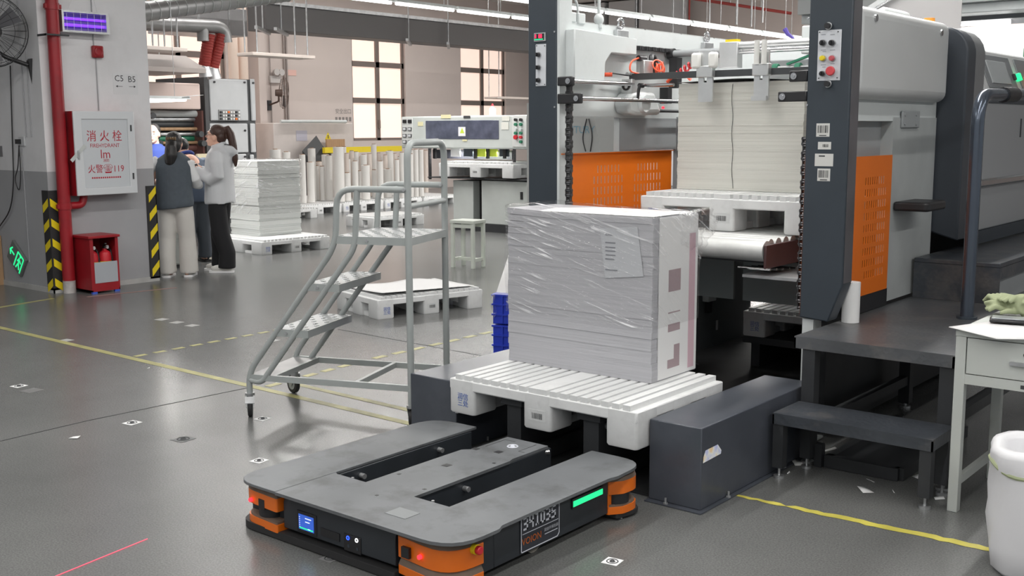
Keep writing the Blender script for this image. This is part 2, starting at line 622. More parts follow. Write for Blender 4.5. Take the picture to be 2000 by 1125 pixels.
def thing(name, label, cat, loc=(0, 0, 0), rotz=0, group=None):
    o = bpy.data.objects.new(name, None)
    COL.objects.link(o)
    o.empty_display_size = .1
    o.location = loc
    o.rotation_euler = (0, 0, rotz)
    ROOT[o.name] = Vector(loc)
    return tag(o, label, cat, group)


def solo(name, mb, material, label, cat, loc=(0, 0, 0), group=None, bevel=0, rotz=0, ang=38):
    """a thing that is one mesh, modelled in hall coordinates, origin moved to its base"""
    o = bpy.data.objects.new(name, mb.mesh(name, loc if rotz == 0 else None, ang))
    COL.objects.link(o)
    o.location = loc
    o.rotation_euler = (0, 0, rotz)
    o.data.materials.append(M[material] if isinstance(material, str) else material)
    ROOT[o.name] = Vector(loc)
    if bevel:
        b = o.modifiers.new('edge', 'BEVEL')
        b.width = bevel
        b.segments = 2
        b.limit_method = 'ANGLE'
        b.angle_limit = R(40)
    return tag(o, label, cat, group)


def struct(name, mb, material, bevel=0, parent=None):
    o = mb.build(name, material, parent, bevel=bevel)
    o['kind'] = 'structure'
    ROOT[o.name] = Vector((0, 0, 0))
    return o


def dup(root, loc, rotz, label=None, group=None, parts=True):
    r = root.copy()
    COL.objects.link(r)
    r.location = loc
    r.rotation_euler = (0, 0, rotz)
    ROOT[r.name] = Vector(loc)
    if label:
        r['label'] = label
    if group:
        r['group'] = group
    if parts:
        for ch in list(root.children):
            c = ch.copy()
            COL.objects.link(c)
            c.parent = r
            for g in list(ch.children):
                d = g.copy()
                COL.objects.link(d)
                d.parent = c
    return r


def share(name, me, material, parent, loc, rot=None):
    o = bpy.data.objects.new(name, me)
    COL.objects.link(o)
    if not me.materials:
        me.materials.append(M[material])
    o.parent = parent
    o.location = loc
    if rot is not None:
        o.rotation_euler = rot
    return o


def text_mb(s, size, org, right, up, depth=.001, align='CENTER', sx=1.0):
    """flat lettering as thin mesh; org = middle (or left) of the line, right/up = directions"""
    cu = bpy.data.curves.new('t', 'FONT')
    cu.body = s
    cu.size = size
    cu.align_x = align
    cu.align_y = 'CENTER'
    cu.resolution_u = 2
    tmp = bpy.data.objects.new('t', cu)
    COL.objects.link(tmp)
    bpy.context.view_layer.update()
    me = bpy.data.meshes.new_from_object(tmp.evaluated_get(bpy.context.evaluated_depsgraph_get()))
    rt, uu = Vector(right).normalized(), Vector(up).normalized()
    nn = rt.cross(uu)
    mb = MB()
    org = Vector(org)
    mb.add([org + rt * (p.co.x * sx) + uu * p.co.y + nn * depth for p in me.vertices], [tuple(q.vertices) for q in me.polygons])
    bpy.data.objects.remove(tmp)
    bpy.data.curves.remove(cu)
    bpy.data.meshes.remove(me)
    return mb


def barcode_mb(mb, org, right, up, wd, ht, depth=.001, seed=1):
    rnd = random.Random(seed)
    rt, uu = Vector(right).normalized(), Vector(up).normalized()
    nn = rt.cross(uu)
    org = Vector(org) + nn * depth
    x = -wd / 2
    while x < wd / 2:
        b = rnd.choice((.03, .05, .08)) * wd
        g = rnd.choice((.03, .05, .07)) * wd
        if x + b > wd / 2:
            break
        mb.add([org + rt * x - uu * ht / 2, org + rt * (x + b) - uu * ht / 2, org + rt * (x + b) + uu * ht / 2, org + rt * x + uu * ht / 2], [(0, 1, 2, 3)])
        x += b + g
    return mb


def quad_mb(org, right, up, wd, ht, th=.0015, mb=None):
    mb = mb or MB()
    rt, uu = Vector(right).normalized(), Vector(up).normalized()
    nn = rt.cross(uu)
    return mb.obox(Vector(org) + nn * th / 2, wd, ht, th, rt, uu, nn)


def arc(c, a, b, r, t0, t1, n=6):
    """points of an arc in the plane of directions a, b"""
    c, a, b = Vector(c), Vector(a), Vector(b)
    return [c + (a * math.cos(t0 + (t1 - t0) * i / n) + b * math.sin(t0 + (t1 - t0) * i / n)) * r for i in range(n + 1)]


def rounded(pts, r, n=5):
    """polyline with rounded corners"""
    pts = [Vector(p) for p in pts]
    out = [pts[0]]
    for i in range(1, len(pts) - 1):
        p, a, b = pts[i], pts[i - 1], pts[i + 1]
        d0, d1 = (a - p), (b - p)
        rr = min(r, d0.length * .49, d1.length * .49)
        s, e = p + d0.normalized() * rr, p + d1.normalized() * rr
        for k in range(n + 1):
            t = k / n
            out.append(s * (1 - t) ** 2 + p * (2 * t * (1 - t)) + e * t ** 2)
    out.append(pts[-1])
    return out

# ================================================================== THE SETTING
fl = struct('floor', MB().box(-34, 12, -8, 60, -.12, 0), 'floor')


def strip(p, q, wd, z=.0012, th=.0012):
    p, q = Vector(p), Vector(q)
    return MB().bar((p.x, p.y, z), (q.x, q.y, z), wd, th)


def floor_line(name, a, b, wd, m, dashes=None):
    pa, pb = at(*a, Z=0), at(*b, Z=0)
    if not dashes:
        strip(pa, pb, wd).build(name, m, fl)
    else:
        n, fr = dashes
        for i in range(n):
            s, e = pa.lerp(pb, (i + .5 - fr / 2) / n), pa.lerp(pb, (i + .5 + fr / 2) / n)
            strip(s, e, wd).build(name, m, fl)


floor_line('marking_line', (-60, 626), (484, 753), .055, 'ylinef')
floor_line('marking_line', (484, 753), (815, 831), .05, 'ylinef')
floor_line('marking_line', (581, 751), (815, 805), .045, 'ylinef')
floor_line('marking_dash', (255, 698), (560, 641), .045, 'ylinef', (9, .6))
floor_line('marking_dash', (515, 757), (720, 702), .05, 'ylinef', (6, .62))
floor_line('marking_dash', (722, 702), (995, 640), .05, 'ylinef', (8, .6))
floor_line('marking_line', (-40, 607), (104, 583), .05, 'ylinef')
floor_line('marking_line', (170, 580), (345, 562), .04, mat('pink_floor_line', S(150, 118, 112), .5))
floor_line('floor_joint', (170, 822), (486, 757), .006, 'inkdk')
floor_line('floor_joint', (0, 862), (170, 822), .006, 'inkdk')
floor_line('floor_joint', (660, 643), (985, 703), .006, 'inkdk')
# the yellow tape on the right has a broken edge
_a, _b = at(1440, 968, Z=0), at(1960, 1079, Z=0)
_mb = MB()
rnd = random.Random(3)
_pts, _n = [], 34
for i in range(_n + 1):
    t = i / _n
    c = _a.lerp(_b, t)
    wd = .020 + .016 * min(1, t * 2.2) + rnd.uniform(-.005, .005)
    if 7 <= i <= 7:
        wd = .004
    c.y += rnd.uniform(-.006, .006)
    _pts.append((c.x, c.y, wd))
_mb.add([(x, y - w_ / 2 * 1.2, .0015) for x, y, w_ in _pts] + [(x, y + w_ / 2 * 1.2, .0015) for x, y, w_ in _pts],
        [(i, i + 1, i + 2 + _n, i + 1 + _n) for i in range(_n)])
_mb.build('marking_tape', 'yline', fl)

# window wall
XW = -20.0
WIN = [(at(283, 150, X=XW).y - 3.2, at(283, 150, X=XW).y - .6, 1.27, 4.10), (at(283, 150, X=XW).y - .3, at(442, 150, X=XW).y, 1.27, 4.10), (18.38, 20.2, 1.27, 4.10), (22.30, 24.2, 1.27, 4.10)]
us = sorted(set([-8, 26.5] + [y for q in WIN for y in q[:2]]))
vv = [0, 1.27, 4.10, 5.0]
holes = set()
for q in WIN:
    holes.add((us.index(q[0]), 1))
wb = struct('wall_back', MB().gridplate(us, vv, holes, lambda u, v, s: (XW if s else XW - .3, u, v)), 'wallback')
struct('wall_far', MB().box(-20.3, 12, 26.5, 26.8, 0, 5.0), 'wallback')
struct('ceiling', MB().box(-20.3, 12, -8, 26.8, 5.0, 5.2), 'ceil')
for k, (y0, y1, z0, z1) in enumerate(WIN):
    f = MB()
    x0, x1 = XW - .14, XW - .06
    ym = (y0 + y1) / 2
    zs = [z0, z0 + (z1 - z0) * .345, z0 + (z1 - z0) * .655, z1]
    for (a, b) in ((y0, y0 + .07), (ym - .06, ym + .06), (y1 - .07, y1)):
        f.box(x0, x1, a, b, z0, z1)
    for z in zs:
        f.box(x0, x1, y0, y1, max(z0, z - .065), min(z1, z + .065))
    wo = struct('window_%d' % (k + 1), f, 'winframe')
    for i in range(3):
        for a, b in ((y0 + .07, ym - .06), (ym + .06, y1 - .07)):
            MB().box(x0 + .02, x0 + .035, a, b, zs[i] + (.065), zs[i + 1] - .065).build('pane', 'pane', wo)
    MB().box(x1, x1 + .05, ym - .02, ym + .02, zs[0] + .3, zs[0] + .5).build('window_latch', 'winframe', wo)

# wall stub with the fire equipment: its corner stands at X -10.0, Y 5.32
WX, WY0, WY1 = -10.0, 5.28, 6.42
struct('wall_left', MB().box(-16.0, WX, WY0, WY1, 1.162, 5.0), 'wall')
struct('trim_1', MB().box(-16.0, WX, WY0, WY1, 0, 1.162), 'wallgrey')
_b = MB()
_b.box(-16, WX + .012, WY0 - .012, WY0, 0, .05).box(WX, WX + .012, WY0 - .012, WY1, 0, .05)
struct('baseboard_left', _b, mat('worn_skirting', S(176, 176, 174), .6, var=.1))
# pilaster between the far windows
struct('trim_2', MB().box(XW, XW + .35, at(486, 150, X=XW).y, at(500, 150, X=XW).y, 0, 5.0), 'wallback')

# ================================================================== strip lamps
TUBE = MB().cyl((0, -.6, 0), (0, .6, 0), .022, n=10).mesh('lamp_tube')
HOUS = MB().prism([(-.06, .02), (.06, .02), (.028, .065), (-.028, .065)], 'y', -.62, .62).mesh('lamp_housing')
ROD = MB().cyl((0, 0, .06), (0, 0, 1.7), .006, n=6).mesh('hanger')
ROWN = ['in the hanging row nearest the windows', 'in the hanging row above the press infeed', 'in the added high row by the window wall', 'in the short added high row over the laminator', 'in the added high row far behind the press',
        'in the overhead row above the ladder', 'in the overhead row above the robot', 'in the overhead row above the table', 'in the overhead row right of the table', 'in the added overhead row above the press']
for ri, (lx, y0, y1, lz, wpm) in enumerate(LAMP_ROWS):
    n = int((y1 - y0) / 1.3)
    for i in range(n):
        yy = y0 + .65 + i * 1.3
        t = thing('strip_lamp', ORD[i] + ' tube lamp from the near end ' + ROWN[ri], 'lamp', (lx, yy, lz), group='tube lamps ' + ROWN[ri])
        share('tube', TUBE, 'glow_w', t, (0, 0, 0))
        share('housing', HOUS, 'lgrey', t, (0, 0, 0))
        if ri < 2:
            share('hanger', ROD, 'zinc', t, (0, .4, 0))

# ================================================================== PALLETS (white plastic)
PL, PW, PH = 1.045, .73, .18
_deck = MB().box(-PL / 2, PL / 2, -PW / 2, PW / 2, .112, .162).mesh('deck')
_slat = MB().box(-.0185, .0185, -PW / 2 + .004, PW / 2 - .004, .160, .184).mesh('slat')
_slatw = MB().box(-.05, .05, -PW / 2 + .004, PW / 2 - .004, .160, .184).mesh('slat')


def _rail(w0):
    m = MB()
    for a, b in ((-PW / 2 - .001, -PW / 2 + .165), (-.08, .08), (PW / 2 - .165, PW / 2 + .001)):
        r_, pl = .016, []
        for cx, cy, t0 in ((w0 / 2 - r_, b - r_, 0), (-w0 / 2 + r_, b - r_, 90), (-w0 / 2 + r_, a + r_, 180), (w0 / 2 - r_, a + r_, 270)):
            pl += [(cx + r_ * math.cos(R(t0 + k * 30)), cy + r_ * math.sin(R(t0 + k * 30))) for k in range(4)]
        cx, cy = 0, (a + b) / 2
        m.loft([[(cx + (x - cx) * .94, cy + (y - cy) * .95, 0) for x, y in pl], [(x, y, .008) for x, y in pl], [(x, y, .158) for x, y in pl]])
    m.box(-w0 / 2 + .03, w0 / 2 - .03, -PW / 2 + .02, PW / 2 - .02, .0, .034)
    return m.mesh('foot_rail')


_railm = _rail(.157)


def add_bevel(o, wd, seg=2):
    b = o.modifiers.new('edge', 'BEVEL')
    b.width = wd
    b.segments = seg
    b.limit_method = 'ANGLE'
    b.angle_limit = R(40)


def make_pallet(label, loc, rotz, group='white plastic pallets'):
    t = thing('plastic_pallet', label, 'pallet', loc, rotz, group)
    o = share('deck', _deck, 'white', t, (0, 0, 0))
    add_bevel(o, .007)
    xs = [-PL / 2 + .055 + i * .0545 for i in range(9)]
    for x in xs + [-x for x in xs]:
        if abs(x) < .07:
            continue
        share('slat', _slat, 'white', t, (x, 0, 0))
    share('slat', _slatw, 'white', t, (0, 0, 0))
    for x in (-PL / 2 + .0775, .0, PL / 2 - .0775):
        share('foot_rail', _railm, 'white', t, (x, 0, 0))
    yf = -PW / 2 - .0020
    pm = MB()
    for s, z in (('润信', .082), ('三处', .05)):
        q = text_mb(s, .034, (-PL / 2 + .086, yf, z), (1, 0, 0), (0, 0, 1))
        pm.add(q.v, q.f)
    o = pm.build('stencil_print', 'inkblue', t)
    l = MB().box(-.045, .05, yf, yf + .0008, .04, .09)
    o = l.build('label', mat('label_grey_white', (.6, .61, .61), .5), t)
    b = barcode_mb(MB(), (.004, yf, .063), (1, 0, 0), (0, 0, 1), .06, .026, .0012, 4)
    b.build('barcode', 'inkdk', o)
    return t


pal_main = make_pallet('white plastic pallet under the film-wrapped grey paper stack in front of the press', ((-3.425 - 2.38) / 2, 3.716 + PW / 2, .229), 0)
pal_in = dup(pal_main, (-2.91, 5.366 + PW / 2, .990), 0, 'white plastic pallet raised inside the press under the cream sheet stack')
pal_in.scale = (1, 1, 1.085)
pal_low = dup(pal_main, (-3.275 + PL / 2, 6.36 + PW / 2, .217), 0, 'white plastic pallet in the shade low inside the press below the rollers')


def corner_loc(ox, oy, a, L=PL, W=PW):
    return (ox + math.cos(a) * L / 2 - math.sin(a) * W / 2, oy + math.sin(a) * L / 2 + math.cos(a) * W / 2, 0)


pal_loose = dup(pal_main, corner_loc(-6.465, 6.16, R(75.4)), R(75.4), 'white plastic pallet on the floor behind the ladder with one blank sheet on it')
pal_stack = dup(pal_main, corner_loc(-11.0, 8.53, R(85.6)), R(85.6), 'white plastic pallet on the floor under the white wrapped stack beside the people')
_p = at(778, 441, Z=0)
pal_back = dup(pal_main, (_p.x - .3, _p.y, 0), R(84), 'empty white plastic pallet on the floor seen through the ladder railing, further back')
# loose sheet on it
_sh = MB()
_N, _K = 12, 8
_sh.add([(-.46 + .92 * i / _N, -.33 + .66 * j / _K, .190 + .014 * math.sin(i * .9) * (j / _K) * (i / _N) + .018 * (1 - j / _K) ** 2 * (1 - i / _N)) for j in range(_K + 1) for i in range(_N + 1)],
        [(j * (_N + 1) + i, j * (_N + 1) + i + 1, (j + 1) * (_N + 1) + i + 1, (j + 1) * (_N + 1) + i) for j in range(_K) for i in range(_N)])
o = bpy.data.objects.new('blank_sheet', _sh.mesh('blank_sheet'))
COL.objects.link(o)
o.data.materials.append(M['paperw'])
o.location = pal_loose.location
o.location.z += .006
o.rotation_euler = (0, 0, R(75.4))
sm = o.modifiers.new('thick', 'SOLIDIFY')
sm.thickness = .001
tag(o, 'large blank white sheet lying on the loose pallet behind the ladder', 'paper sheet')

# ================================================================== MAIN PAPER STACK
SX0, SX1, SY0, SY1, SZ0, SZ1 = -3.392, -2.565, 4.115, 4.50, .414, 1.158
st = thing('paper_stack', 'tall grey-edged stack of printed sheets wrapped in clear film on the near pallet', 'paper stack', ((SX0 + SX1) / 2, (SY0 + SY1) / 2, SZ0))
rnd = random.Random(11)
mb = MB()
nl = 26
z = SZ0
for i in range(nl):
    h = (SZ1 - SZ0) / nl
    dx, dy = rnd.uniform(-.0022, .0022), rnd.uniform(-.002, .002)
    if i < 3:
        dx += .003
    lift = .016 * max(0, (i - 18) / 8) ** 2       # upper sheets curl up at the left end
    vs_ = []
    for zz in (z, z + h):
        for (x, y, l) in ((SX0, SY0, 1), ((SX0 * .66 + SX1 * .34), SY0, .1), (SX1, SY0, 0), (SX1, SY1, 0), (SX0, SY1, .6)):
            vs_.append((x + dx, y + dy, zz + lift * l))
    mb.add(vs_, [(4, 3, 2, 1, 0), (5, 6, 7, 8, 9)] + [(k, (k + 1) % 5, (k + 1) % 5 + 5, k + 5) for k in range(5)])
    z += h
mb.build('sheets', 'sheets', st, world=True)
o = MB().box(SX0 + .01, SX1 - .004, SY0 + .006, SY1 - .006, SZ1 + .003, SZ1 + .0045).build('top_sheet', 'paperw', st, world=True)
o = MB().box(SX1 + .0015, SX1 + .0055, SY0 + .05, SY1 + .002, SZ0 + .004, SZ1 - .004).build('side_cover', 'paperw', st, world=True)
xx = SX1 + .0056
g = MB().box(xx, xx + .0006, SY1 - .075, SY1 - .02, SZ0 + .02, SZ1 - .09)
g.build('printed_band', 'pinkp', o, world=True)
g = MB()
for y0, y1, z0, z1 in ((.15, .255, .045, .085), (.205, .255, .085, .15), (.15, .255, .215, .25), (.15, .255, .30, .306), (.15, .255, .40, .50)):
    g.box(xx, xx + .0007, SY0 + y0 - .02, SY0 + y1 - .02, SZ0 + z0, SZ0 + z1)
g.build('printed_marks', 'mauvep', o, world=True)
# job sheet under the film
a4 = MB()
p0, p1, p2, p3 = at(1172, 446, Y=SY0 - .003), at(1245, 443, Y=SY0 - .003), at(1257, 540, Y=SY0 - .003), at(1182, 543, Y=SY0 - .003)
a4.add([p3, p2, p1, p0] + [q + Vector((0, -.001, 0)) for q in (p3, p2, p1, p0)], [(0, 1, 2, 3), (7, 6, 5, 4), (0, 4, 5, 1), (1, 5, 6, 2), (2, 6, 7, 3), (3, 7, 4, 0)])
o = a4.build('job_sheet', mat('job_sheet_paper', S(188, 190, 194), .6), st, world=True)
g = MB()
for y_, w_ in ((458, 14), (473, 20), (482, 20), (489, 20), (497, 20), (505, 18), (526, 24)):
    a, b = at(1182, y_, Y=SY0 - .0046), at(1182 + w_, y_ + 1, Y=SY0 - .0046)
    g.box(a.x, b.x, SY0 - .0048, SY0 - .0044, a.z - .004, a.z + .002)
g.build('printed_lines', mat('faint_print', S(128, 130, 136), .6), o, world=True)
# film
def film_shell(x0, x1, y0, y1, z0, z1, fn, n=34, m=22, top=True):
    mb = MB()
    per = []
    for i in range(n):
        per.append((x0 + (x1 - x0) * i / n, y0))
    ny = max(4, int(n * (y1 - y0) / (x1 - x0)))
    for i in range(ny):
        per.append((x1, y0 + (y1 - y0) * i / ny))
    for i in range(n):
        per.append((x1 - (x1 - x0) * i / n, y1))
    for i in range(ny):
        per.append((x0, y1 - (y1 - y0) * i / ny))
    rings = []
    cx, cy = (x0 + x1) / 2, (y0 + y1) / 2
    for j in range(m + 1):
        zz = z0 + (z1 - z0) * j / m
        rings.append([fn(Vector((x, y, zz)), Vector((x - cx, y - cy, 0))) for x, y in per])
    if top:
        for s in (.97, .8, .5, .15):
            rings.append([fn(Vector((cx + (x - cx) * s, cy + (y - cy) * s, z1)), Vector((0, 0, 1))) for x, y in per])
    mb.loft(rings, caps=False)
    return mb


def nz(p, s):
    return (math.sin(p.x * 17 * s + 1.3) * math.sin(p.y * 23 * s + p.z * 11 * s) + math.sin(p.z * 31 * s + p.x * 9 * s)) * .5


def fn_main(p, d):
    q = p.copy()
    d = d.normalized() if d.length else d
    q += d * (.003 + .0035 * abs(nz(p, 1.4)))
    bul = math.exp(-(((p.x - SX1) / .05) ** 2 + ((p.y - SY1) / .10) ** 2 + ((p.z - (SZ1 - .06)) / .10) ** 2))
    q += Vector((.5, .45, .1)).normalized() * (.085 * bul * (1 + .5 * nz(p, 4)))
    lb = math.exp(-(((p.x - SX0) / .03) ** 2 + ((p.y - SY0) / .06) ** 2)) * (.5 + .5 * math.sin(p.z * 16))
    q += Vector((-1, -.3, 0)) * .008 * lb
    lift = .016 * max(0, (p.z - .93) / .23) ** 2 * max(0, (SX0 * .66 + SX1 * .34 - p.x) / .28)
    q.z += lift + (.004 if d.z > .5 else 0)
    return q


film_shell(SX0 - .004, SX1 + .008, SY0 - .006, SY1 + .006, .66, SZ1 + .006, fn_main).build('stretch_film', 'film', st, world=True, ang=80)
cr = MB()      # crumpled gather of film at the top right corner
_c, _rd = Vector((SX1 - .008, SY1 - .055, SZ1 - .075)), (.045, .115, .10)
rnd = random.Random(5)
cr.ell(_c, _rd, 30, 22)
cr.v = [tuple(_c + (Vector(q) - _c) * (1 + .16 * nz(Vector(q), 3.1) + rnd.uniform(-.05, .05))) for q in cr.v]
cr.v = [(x, y, min(z_, SZ1 + .012)) for x, y, z_ in cr.v]
cr.build('film_gather', 'film2', st, world=True, ang=20)

# ================================================================== GUIDE BOXES
def guide_box(x0, x1, y0, y1, label, mirror):
    t = thing('guide_box', label, 'guide box', ((x0 + x1) / 2, (y0 + y1) / 2, 0))
    MB().box(x0, x1, y0, y1, .006, .35).build('housing', 'darkblock', t, world=True, bevel=.004)
    f = MB().box(x0 - .002, x1 + .02, y0 - .03, y1, .001, .006)
    f.build('base_flange', 'darkblock', t, world=True)
    for bx, by in (((x0 + x1) / 2 - .03, y0 - .017), (x1 + .010, y0 + .22), (x1 + .010, y0 + .75)):
        b = MB().cyl((bx, by, .006), (bx, by, .012), .011, n=6).cyl((bx, by, .012), (bx, by, .032), .005, n=8)
        b.build('anchor_bolt', 'zinc', t, world=True)
    return t


gb = guide_box(-2.372, -2.125, 3.80, 4.85, 'slate grey steel guide box bolted right of the wrapped stack', 1)
tp = MB().add([at(*q, X=-2.1235) for q in ((1373, 905), (1374, 893), (1378, 880), (1402, 868), (1409, 879), (1408, 886))], [(0, 1, 2, 3, 4, 5)])
def tape_mat():
    m = mat('reflective_tape', (.86, .84, .80), .3)
    nt = m.node_tree
    b = nt.nodes['Principled BSDF']
    tc = nt.nodes.new('ShaderNodeTexCoord')
    n = nt.nodes.new('ShaderNodeTexNoise')
    n.inputs['Scale'].default_value = 22
    r = nt.nodes.new('ShaderNodeValToRGB')
    r.color_ramp.elements[0].position, r.color_ramp.elements[0].color = .35, (1, .74, .42, 1)
    r.color_ramp.elements[1].position, r.color_ramp.elements[1].color = .65, (.66, .70, 1, 1)
    e = r.color_ramp.elements.new(.5)
    e.color = (1, 1, .97, 1)
    nt.links.new(tc.outputs['Object'], n.inputs['Vector'])
    nt.links.new(n.outputs['Fac'], r.inputs[0])
    nt.links.new(r.outputs[0], b.inputs['Base Color'])
    return m


o = tp.build('reflective_tape', tape_mat(), gb, world=True)
gbl = guide_box(-3.765, -3.46, 3.80, 4.78, 'slate grey steel guide box left of the wrapped stack beside the ladder', -1)
o = MB().box(-3.458, -3.44, 3.79, 3.83, .20, .36).build('sensor_plate', 'zinc', gbl, world=True)
MB().box(-3.45, -3.4395, 3.788, 3.7895, .29, .32).build('red_strip', 'redb', o, world=True)

# lift rails that reach under the pallet between its feet
for k, (x0, x1) in enumerate(((-3.145, -3.025), (-2.715, -2.595))):
    t = thing('lift_rail', ['black steel lift rail under the pallet, left of the two', 'black steel lift rail under the pallet, right of the two'][k], 'rail', ((x0 + x1) / 2, 4.1, 0))
    MB().box(x0, x1, 3.80, 4.42, .014, .10).build('beam', 'blackst', t, world=True, bevel=.004)
    MB().box(x0 + .02, x1 - .02, 3.78, 4.42, .10, .30).build('web', 'blackst', t, world=True)
    MB().box(x0, x1, 3.76, 4.42, .30, .339).build('chain_guide', 'blackst', t, world=True, bevel=.003)
    for yy in (3.84, 4.05, 4.26):
        MB().cyl((x0 - .004, yy, .27), (x1 + .004, yy, .27), .014, n=10).build('roller', 'zinc', t, world=True)
tag(MB().box(-3.455, -2.38, 3.83, 4.9, .001, .013).box(-3.745, -2.285, 4.9, 7.37, .001, .013).box(-3.755, -3.456, 4.785, 4.9, .001, .013).build('base_plate', 'pit'), 'black steel base plate on the floor inside the press infeed', 'base plate')  # flat black plate covering the floor of the infeed

# ================================================================== TRANSPORT ROBOT
ag = thing('transport_robot', 'flat charcoal pallet robot with orange corner bumpers on the floor in front', 'robot', (-2.87, 3.05, 0))


def rpoly(pts):
    """polygon with radii: (x, y, r)"""
    out = []
    n = len(pts)
    for i in range(n):
        x, y, r_ = pts[i]
        p = Vector((x, y, 0))
        if r_ <= 0:
            out.append((x, y))
            continue
        a, b = Vector((*pts[i - 1][:2], 0)), Vector((*pts[(i + 1) % n][:2], 0))
        s, e = p + (a - p).normalized() * r_, p + (b - p).normalized() * r_
        for k in range(7):
            t_ = k / 6
            q = s * (1 - t_) ** 2 + p * 2 * t_ * (1 - t_) + e * t_ ** 2
            out.append((q.x, q.y))
    return out


def fan_prism(mb, poly, z0, z1):
    """non-convex prism triangulated by bmesh"""
    bm = bmesh.new()
    vs0 = [bm.verts.new((x, y, z0)) for x, y in poly]
    f = bm.faces.new(vs0)
    r_ = bmesh.ops.extrude_face_region(bm, geom=[f])
    for v in r_['geom']:
        if isinstance(v, bmesh.types.BMVert):
            v.co.z = z1
    bmesh.ops.triangulate(bm, faces=[q for q in bm.faces if len(q.verts) > 4])
    bm.verts.index_update()
    mb.add([v.co.copy() for v in bm.verts], [tuple(v.index for v in q.verts) for q in bm.faces])
    bm.free()
    return mb


ZT = .21
lp = rpoly([(-3.455, 2.492, .13), (-3.191, 2.492, 0), (-3.191, 3.64, 0), (-3.455, 3.63, .14)])
fan_prism(MB(), lp, ZT - .012, ZT).build('left_deck_plate', 'agvtop', ag, world=True, bevel=.002)
mp_ = rpoly([(-3.185, 2.487, 0), (-2.285, 2.487, .15), (-2.285, 2.72, .01), (-2.300, 2.75, .01), (-2.300, 3.40, .01), (-2.29, 3.44, .01), (-2.30, 3.66, .12), (-2.566, 3.66, .01), (-2.566, 2.775, 0), (-2.742, 2.775, 0), (-2.742, 3.33, 0), (-2.752, 3.36, 0), (-2.752, 3.60, 0), (-2.975, 3.60, 0), (-2.975, 3.36, 0), (-3.005, 3.33, 0), (-3.005, 2.78, 0), (-3.168, 2.78, 0), (-3.185, 2.79, 0)])
fan_prism(MB(), mp_, ZT - .012, ZT).build('main_deck_plate', 'agvtop', ag, world=True, bevel=.002)
bd = MB()
bd.box(-3.44, -2.355, 2.575, 2.772, .035, .197)
bd.box(-3.44, -3.185, 2.772, 3.60, .035, .197)
bd.box(-2.56, -2.355, 2.772, 3.50, .035, .197)
bd.box(-2.995, -2.75, 2.772, 3.62, .055, .197)
bd.build('chassis', 'agvside', ag, world=True, bevel=.003)
# sockets, lids and marks on the centre arm
for cx, cy, sx, sy in ((-2.905, 3.13, .032, .032), (-2.86, 3.40, .03, .03), (-2.965, 3.375, .03, .026), (-2.975, 2.93, .013, .013), (-2.86, 2.70, .011, .011), (-2.77, 2.86, .013, .013), (-2.775, 3.27, .012, .012)):
    o = MB().box(cx - sx / 2, cx + sx / 2, cy - sy / 2, cy + sy / 2, ZT, ZT + .0008)
    o.build('socket', 'black', ag, world=True)
lid = MB()
for (x0, y0, x1, y1) in ((-2.955, 3.43, -2.955, 3.56), (-2.955, 3.56, -2.90, 3.56), (-2.80, 3.46, -2.80, 3.58), (-2.80, 3.46, -2.77, 3.46)):
    lid.box(min(x0, x1) - .001, max(x0, x1) + .001, min(y0, y1) - .001, max(y0, y1) + .001, ZT, ZT + .0007)
lid.build('lid_seam', 'black', ag, world=True)
MB().torus((-2.865, 3.50, ZT + .0005), (0, 0, 1), .022, .003, 24, 4).torus((-2.865, 3.50, ZT + .0005), (0, 0, 1), .008, .003, 16, 4).build('round_mark', 'inkw', ag, world=True)
MB().box(-2.70, -2.60, 2.585, 2.66, ZT, ZT + .0012).build('metal_patch', mat('patch_steel', S(132, 136, 138), .4, metal=.3), ag, world=True)
for x0 in (-3.12, -2.69):
    c = MB().box(x0, x0 + .09, 2.783, 2.80, ZT - .03, ZT - .026).cyl((x0 + .02, 2.80, ZT - .03), (x0 + .02, 2.80, ZT - .006), .006, n=8)
    c.build('slot_clip', 'zinc', ag, world=True)
for (x, y) in ((-2.745, 3.06), (-3.18, 3.38), (-3.18, 2.92)):
    MB().cyl((x - .008, y, .165), (x + .02, y, .165), .011, n=10).build('bolt', 'zinc', ag, world=True)
MB().cyl((-2.76, 3.58, .185), (-2.745, 3.60, .185), .01, n=10).build('bolt', 'steel', ag, world=True)
# corner bumpers
def corner(pts, slot, name='corner_bumper'):
    pl = rpoly(pts)
    cx, cy = sum(p[0] for p in pl) / len(pl), sum(p[1] for p in pl) / len(pl)
    sh = [(cx + (x - cx) * .93, cy + (y - cy) * .93) for x, y in pl]
    if slot:
        o = MB().prism(pl, 'z', .112, .165).build(name, 'orange', ag, world=True, bevel=.003)
        MB().loft([[(x, y, .1652) for x, y in pl], [(x, y, .181) for x, y in sh]]).build('dusty_top', 'dust', o, world=True)
        MB().prism(sh, 'z', .06, .0685).build('dusty_ledge', 'dust', o, world=True)
        MB().prism(pl, 'z', .030, .060).build('lower_band', 'orange', o, world=True, bevel=.003)
        MB().cyl((cx, cy, .0685), (cx, cy, .111), .055, n=20).build('scanner', 'black', o, world=True)
    else:
        o = MB().prism(pl, 'z', .088, .165).build(name, 'orange', ag, world=True, bevel=.004)
        MB().loft([[(x, y, .1652) for x, y in pl], [(x, y, .186) for x, y in sh]]).build('dusty_top', 'dust', o, world=True)
        MB().loft([[(x, y, .062) for x, y in pl], [(x, y, .088) for x, y in sh]]).build('dusty_ledge', 'dust', o, world=True)
        MB().prism(pl, 'z', .028, .062).build('lower_band', 'orange', o, world=True, bevel=.003)
    return o


